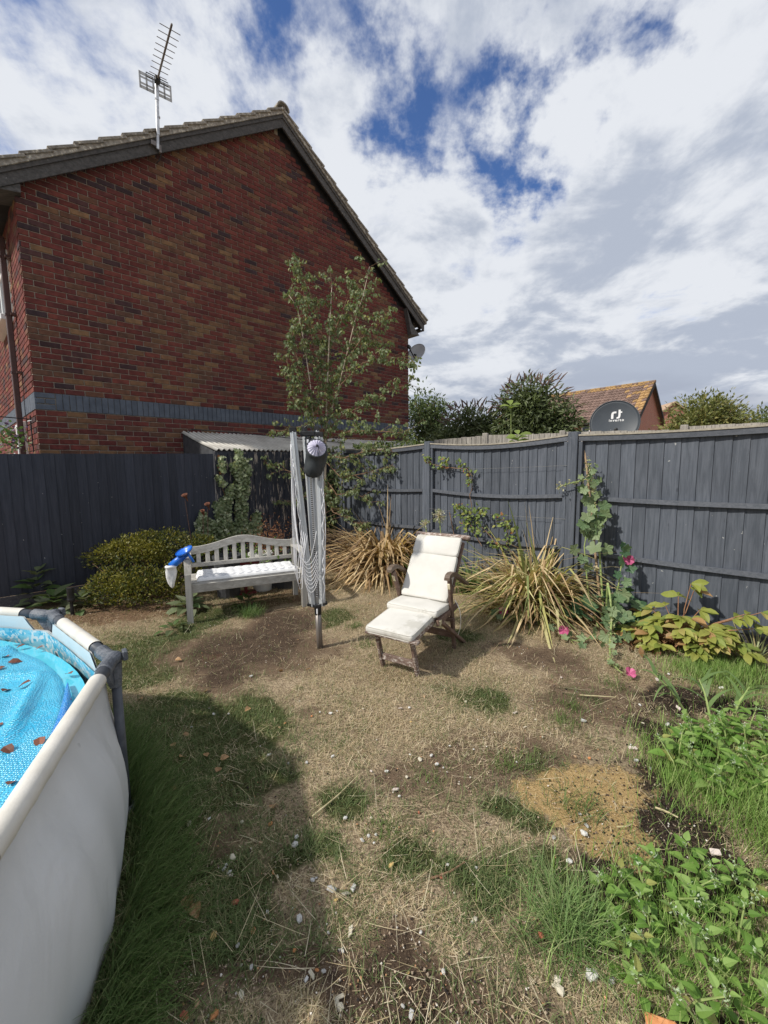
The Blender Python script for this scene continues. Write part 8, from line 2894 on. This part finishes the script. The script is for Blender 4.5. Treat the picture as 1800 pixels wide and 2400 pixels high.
def tree(name, label, base, cs, n, tpl, L, Wd, cols, p=None, trunk=.10, cat='tree', clump=.17, spikes=None, up=.3):
    T = thing(name, label, cat, (base[0], base[1], 0))
    mb = MB()
    b_ = np.array([base[0], base[1], 0])
    for c in cs:
        t_ = np.array(c[:3])
        m_ = b_ * .45 + t_ * .55 + rng.normal(0, .08, 3)
        mb.tube([b_ + rng.normal(0, .05, 3) * np.array([1, 1, 0]), m_, t_], [trunk, trunk * .6, trunk * .3], 7)
        for _ in range(10):
            u = rng.normal(0, 1, 3)
            u /= np.linalg.norm(u)
            mb.tube([m_ + (t_ - m_) * random.random(), t_ + u * np.array(c[3:]) * .8], [trunk * .25, .008], 5)
    mb.obj('trunk', M['twig'], T, smooth=True)
    V, F, C, pos = crown_leaves(cs, n, tpl, L, Wd, cols, p, clump, up)
    put('crown', V, F, C, M['foliage'], T)
    if spikes:
        mb = MB()
        for q in spikes:
            q = np.array(q)
            d = q[3:6] / np.linalg.norm(q[3:6])
            L_ = q[6]
            cv = np.array([0, 0, -.10 * L_])
            mb.tube([q[:3], q[:3] + d * L_ * .5 + cv * .3, q[:3] + d * L_ + cv * 1.5], [.018, .016, .004], 5)
        mb.obj('seed_spikes', pmat('brown_spikes', (.13, .085, .075), (.19, .13, .11), 30, bump=.3), T, kind='stuff')
    return T
bud = [(3.40, 9.8, 2.75, .62, .5, .75), (3.05, 9.9, 2.5, .55, .5, .55), (3.95, 9.7, 2.45, .50, .45, .48), (3.5, 9.6, 2.1, .8, .5, .4)]
sp_ = []
for _ in range(60):
    a = random.uniform(-1.4, 1.4)
    sp_.append((3.42 + .66 * math.sin(a) + random.gauss(0, .08), 9.7 + random.gauss(0, .25), 2.75 + .72 * math.cos(a) + random.gauss(0, .06), math.sin(a) + random.gauss(0, .4), random.gauss(-.1, .3), math.cos(a) * .8 + random.uniform(-.1, .5), random.uniform(.16, .32)))
for _ in range(14):
    sp_.append((4.28 + random.gauss(0, .12), 9.6, 2.5 + random.gauss(0, .22), 1, random.gauss(0, .3), random.uniform(-.1, .3), random.uniform(.14, .26)))
tree('buddleia', 'large buddleia with brown seed spikes against the sky behind the silvered fence', (3.4, 9.8), bud, 10500, LEAF_N, (.10, .18), (.10, .17), [(.115, .15, .06), (.16, .20, .085), (.08, .105, .042), (.22, .25, .14)], [.36, .30, .22, .12], .05, 'bush', .16, sp_)
bud2 = [(2.15, 10.3, 2.40, .52, .5, .55), (1.75, 10.4, 2.1, .5, .5, .38), (2.6, 10.2, 2.25, .4, .4, .48)]
sp_ = []
for _ in range(48):
    a = random.uniform(-1.4, 1.4)
    sp_.append((2.15 + .56 * math.sin(a) + random.gauss(0, .12), 10.1 + random.gauss(0, .2), 2.45 + .50 * math.cos(a) + random.gauss(0, .06), math.sin(a) + random.gauss(0, .4), random.gauss(-.1, .3), math.cos(a) * .8 + random.uniform(-.1, .5), random.uniform(.15, .30)))
tree('buddleia', 'smaller spiky buddleia between the brick house and the large one', (2.15, 10.3), bud2, 5200, LEAF_N, (.09, .16), (.09, .15), [(.10, .13, .055), (.145, .175, .075), (.075, .095, .04), (.20, .22, .12)], None, .04, 'bush', .16, sp_)
tree('hedge_tree', 'loose dark green tree close to the corner of the brick house', (1.45, 14.2), [(1.35, 14, 3.35, .62, .6, .55), (1.75, 14, 3.1, .55, .5, .5), (1.5, 14.1, 2.5, .75, .6, .6), (2.1, 14.1, 2.3, .55, .5, .45)], 6000, LEAF_S, (.10, .17), (.07, .12), [(.105, .15, .065), (.15, .20, .085), (.07, .10, .042), (.19, .23, .11)], None, .07, 'tree', .22)
tree('maple_tree', 'rounded olive green tree beyond the silvered fence, right of the far house', (13.9, 18), [(13.7, 18, 3.55, 1.15, 1.0, .80), (14.75, 18, 3.35, .85, .8, .62), (12.8, 18, 3.05, .85, .8, .55), (14.1, 18, 2.7, 1.7, 1, .6)], 9500, LEAF_S, (.13, .22), (.10, .17), [(.16, .18, .055), (.22, .23, .075), (.11, .13, .042), (.28, .26, .10)], None, .10, 'tree', .3)
tree('hedge_tree', 'pale green bush at the far right edge above the silvered fence', (20.2, 22), [(20.2, 22, 3.4, 1.2, 1, .75), (18.9, 22, 2.9, .9, .9, .6)], 3600, LEAF_S, (.15, .24), (.12, .18), [(.14, .18, .06), (.19, .23, .08), (.10, .13, .045)], None, .10, 'tree', .3)
# vigorous shoot poking over the fences
bl = [shared(LEAF_P, 'shoot_leaf', M['foliage_thin'], c, 1.4) for c in ((.26, .34, .08), (.21, .28, .07))]
for (c, n_, L, lab) in (((2.24, 7.0, 2.06), 9, .22, 'yellow green leafy shoot poking above the right fence by the post'), ((2.65, 8.8, 2.80), 5, .22, 'bright yellow green shoot in front of the large buddleia')):
    T = thing('leafy_shoot', lab, 'plant', (c[0], c[1], 0))
    mb = MB()
    mb.tube([(c[0], c[1], 0), (c[0] + .03, c[1], c[2] * .6), c], [.012, .009, .005], 6)
    mb.obj('stem', M['stem_green'], T)
    for i in range(n_):
        a = i * 2.4
        place(bl[i % 2], 'leaf', T, np.array(c) - Z * .02 * i, (math.sin(a), math.cos(a) * .6 - .3, .35), (-.2, -.5, 1), L * random.uniform(.7, 1.1))
# ground cover seen over the near fence beside the lean-to
k = 900
pos = np.stack([rng.uniform(-.55, .65, k), np.zeros(k), rng.uniform(1.80, 1.97, k)], 1)
pos[:, 1] = 7.35 - (pos[:, 0] + .55) * .95 + rng.uniform(.15, .6, k)
V, F, C = instances(LEAF, pos, rng.normal(0, 1, (k, 3)), rng.normal(0, .5, (k, 3)) + Z, rng.uniform(.035, .06, k), col=col_mix([(.16, .22, .075), (.22, .28, .10), (.10, .145, .045), (.45, .46, .34)], k, .2, [.4, .28, .2, .12]))
put('creeper', V, F, C, M['foliage'], label='green creeper showing over the corner of the right fence', category='climber')
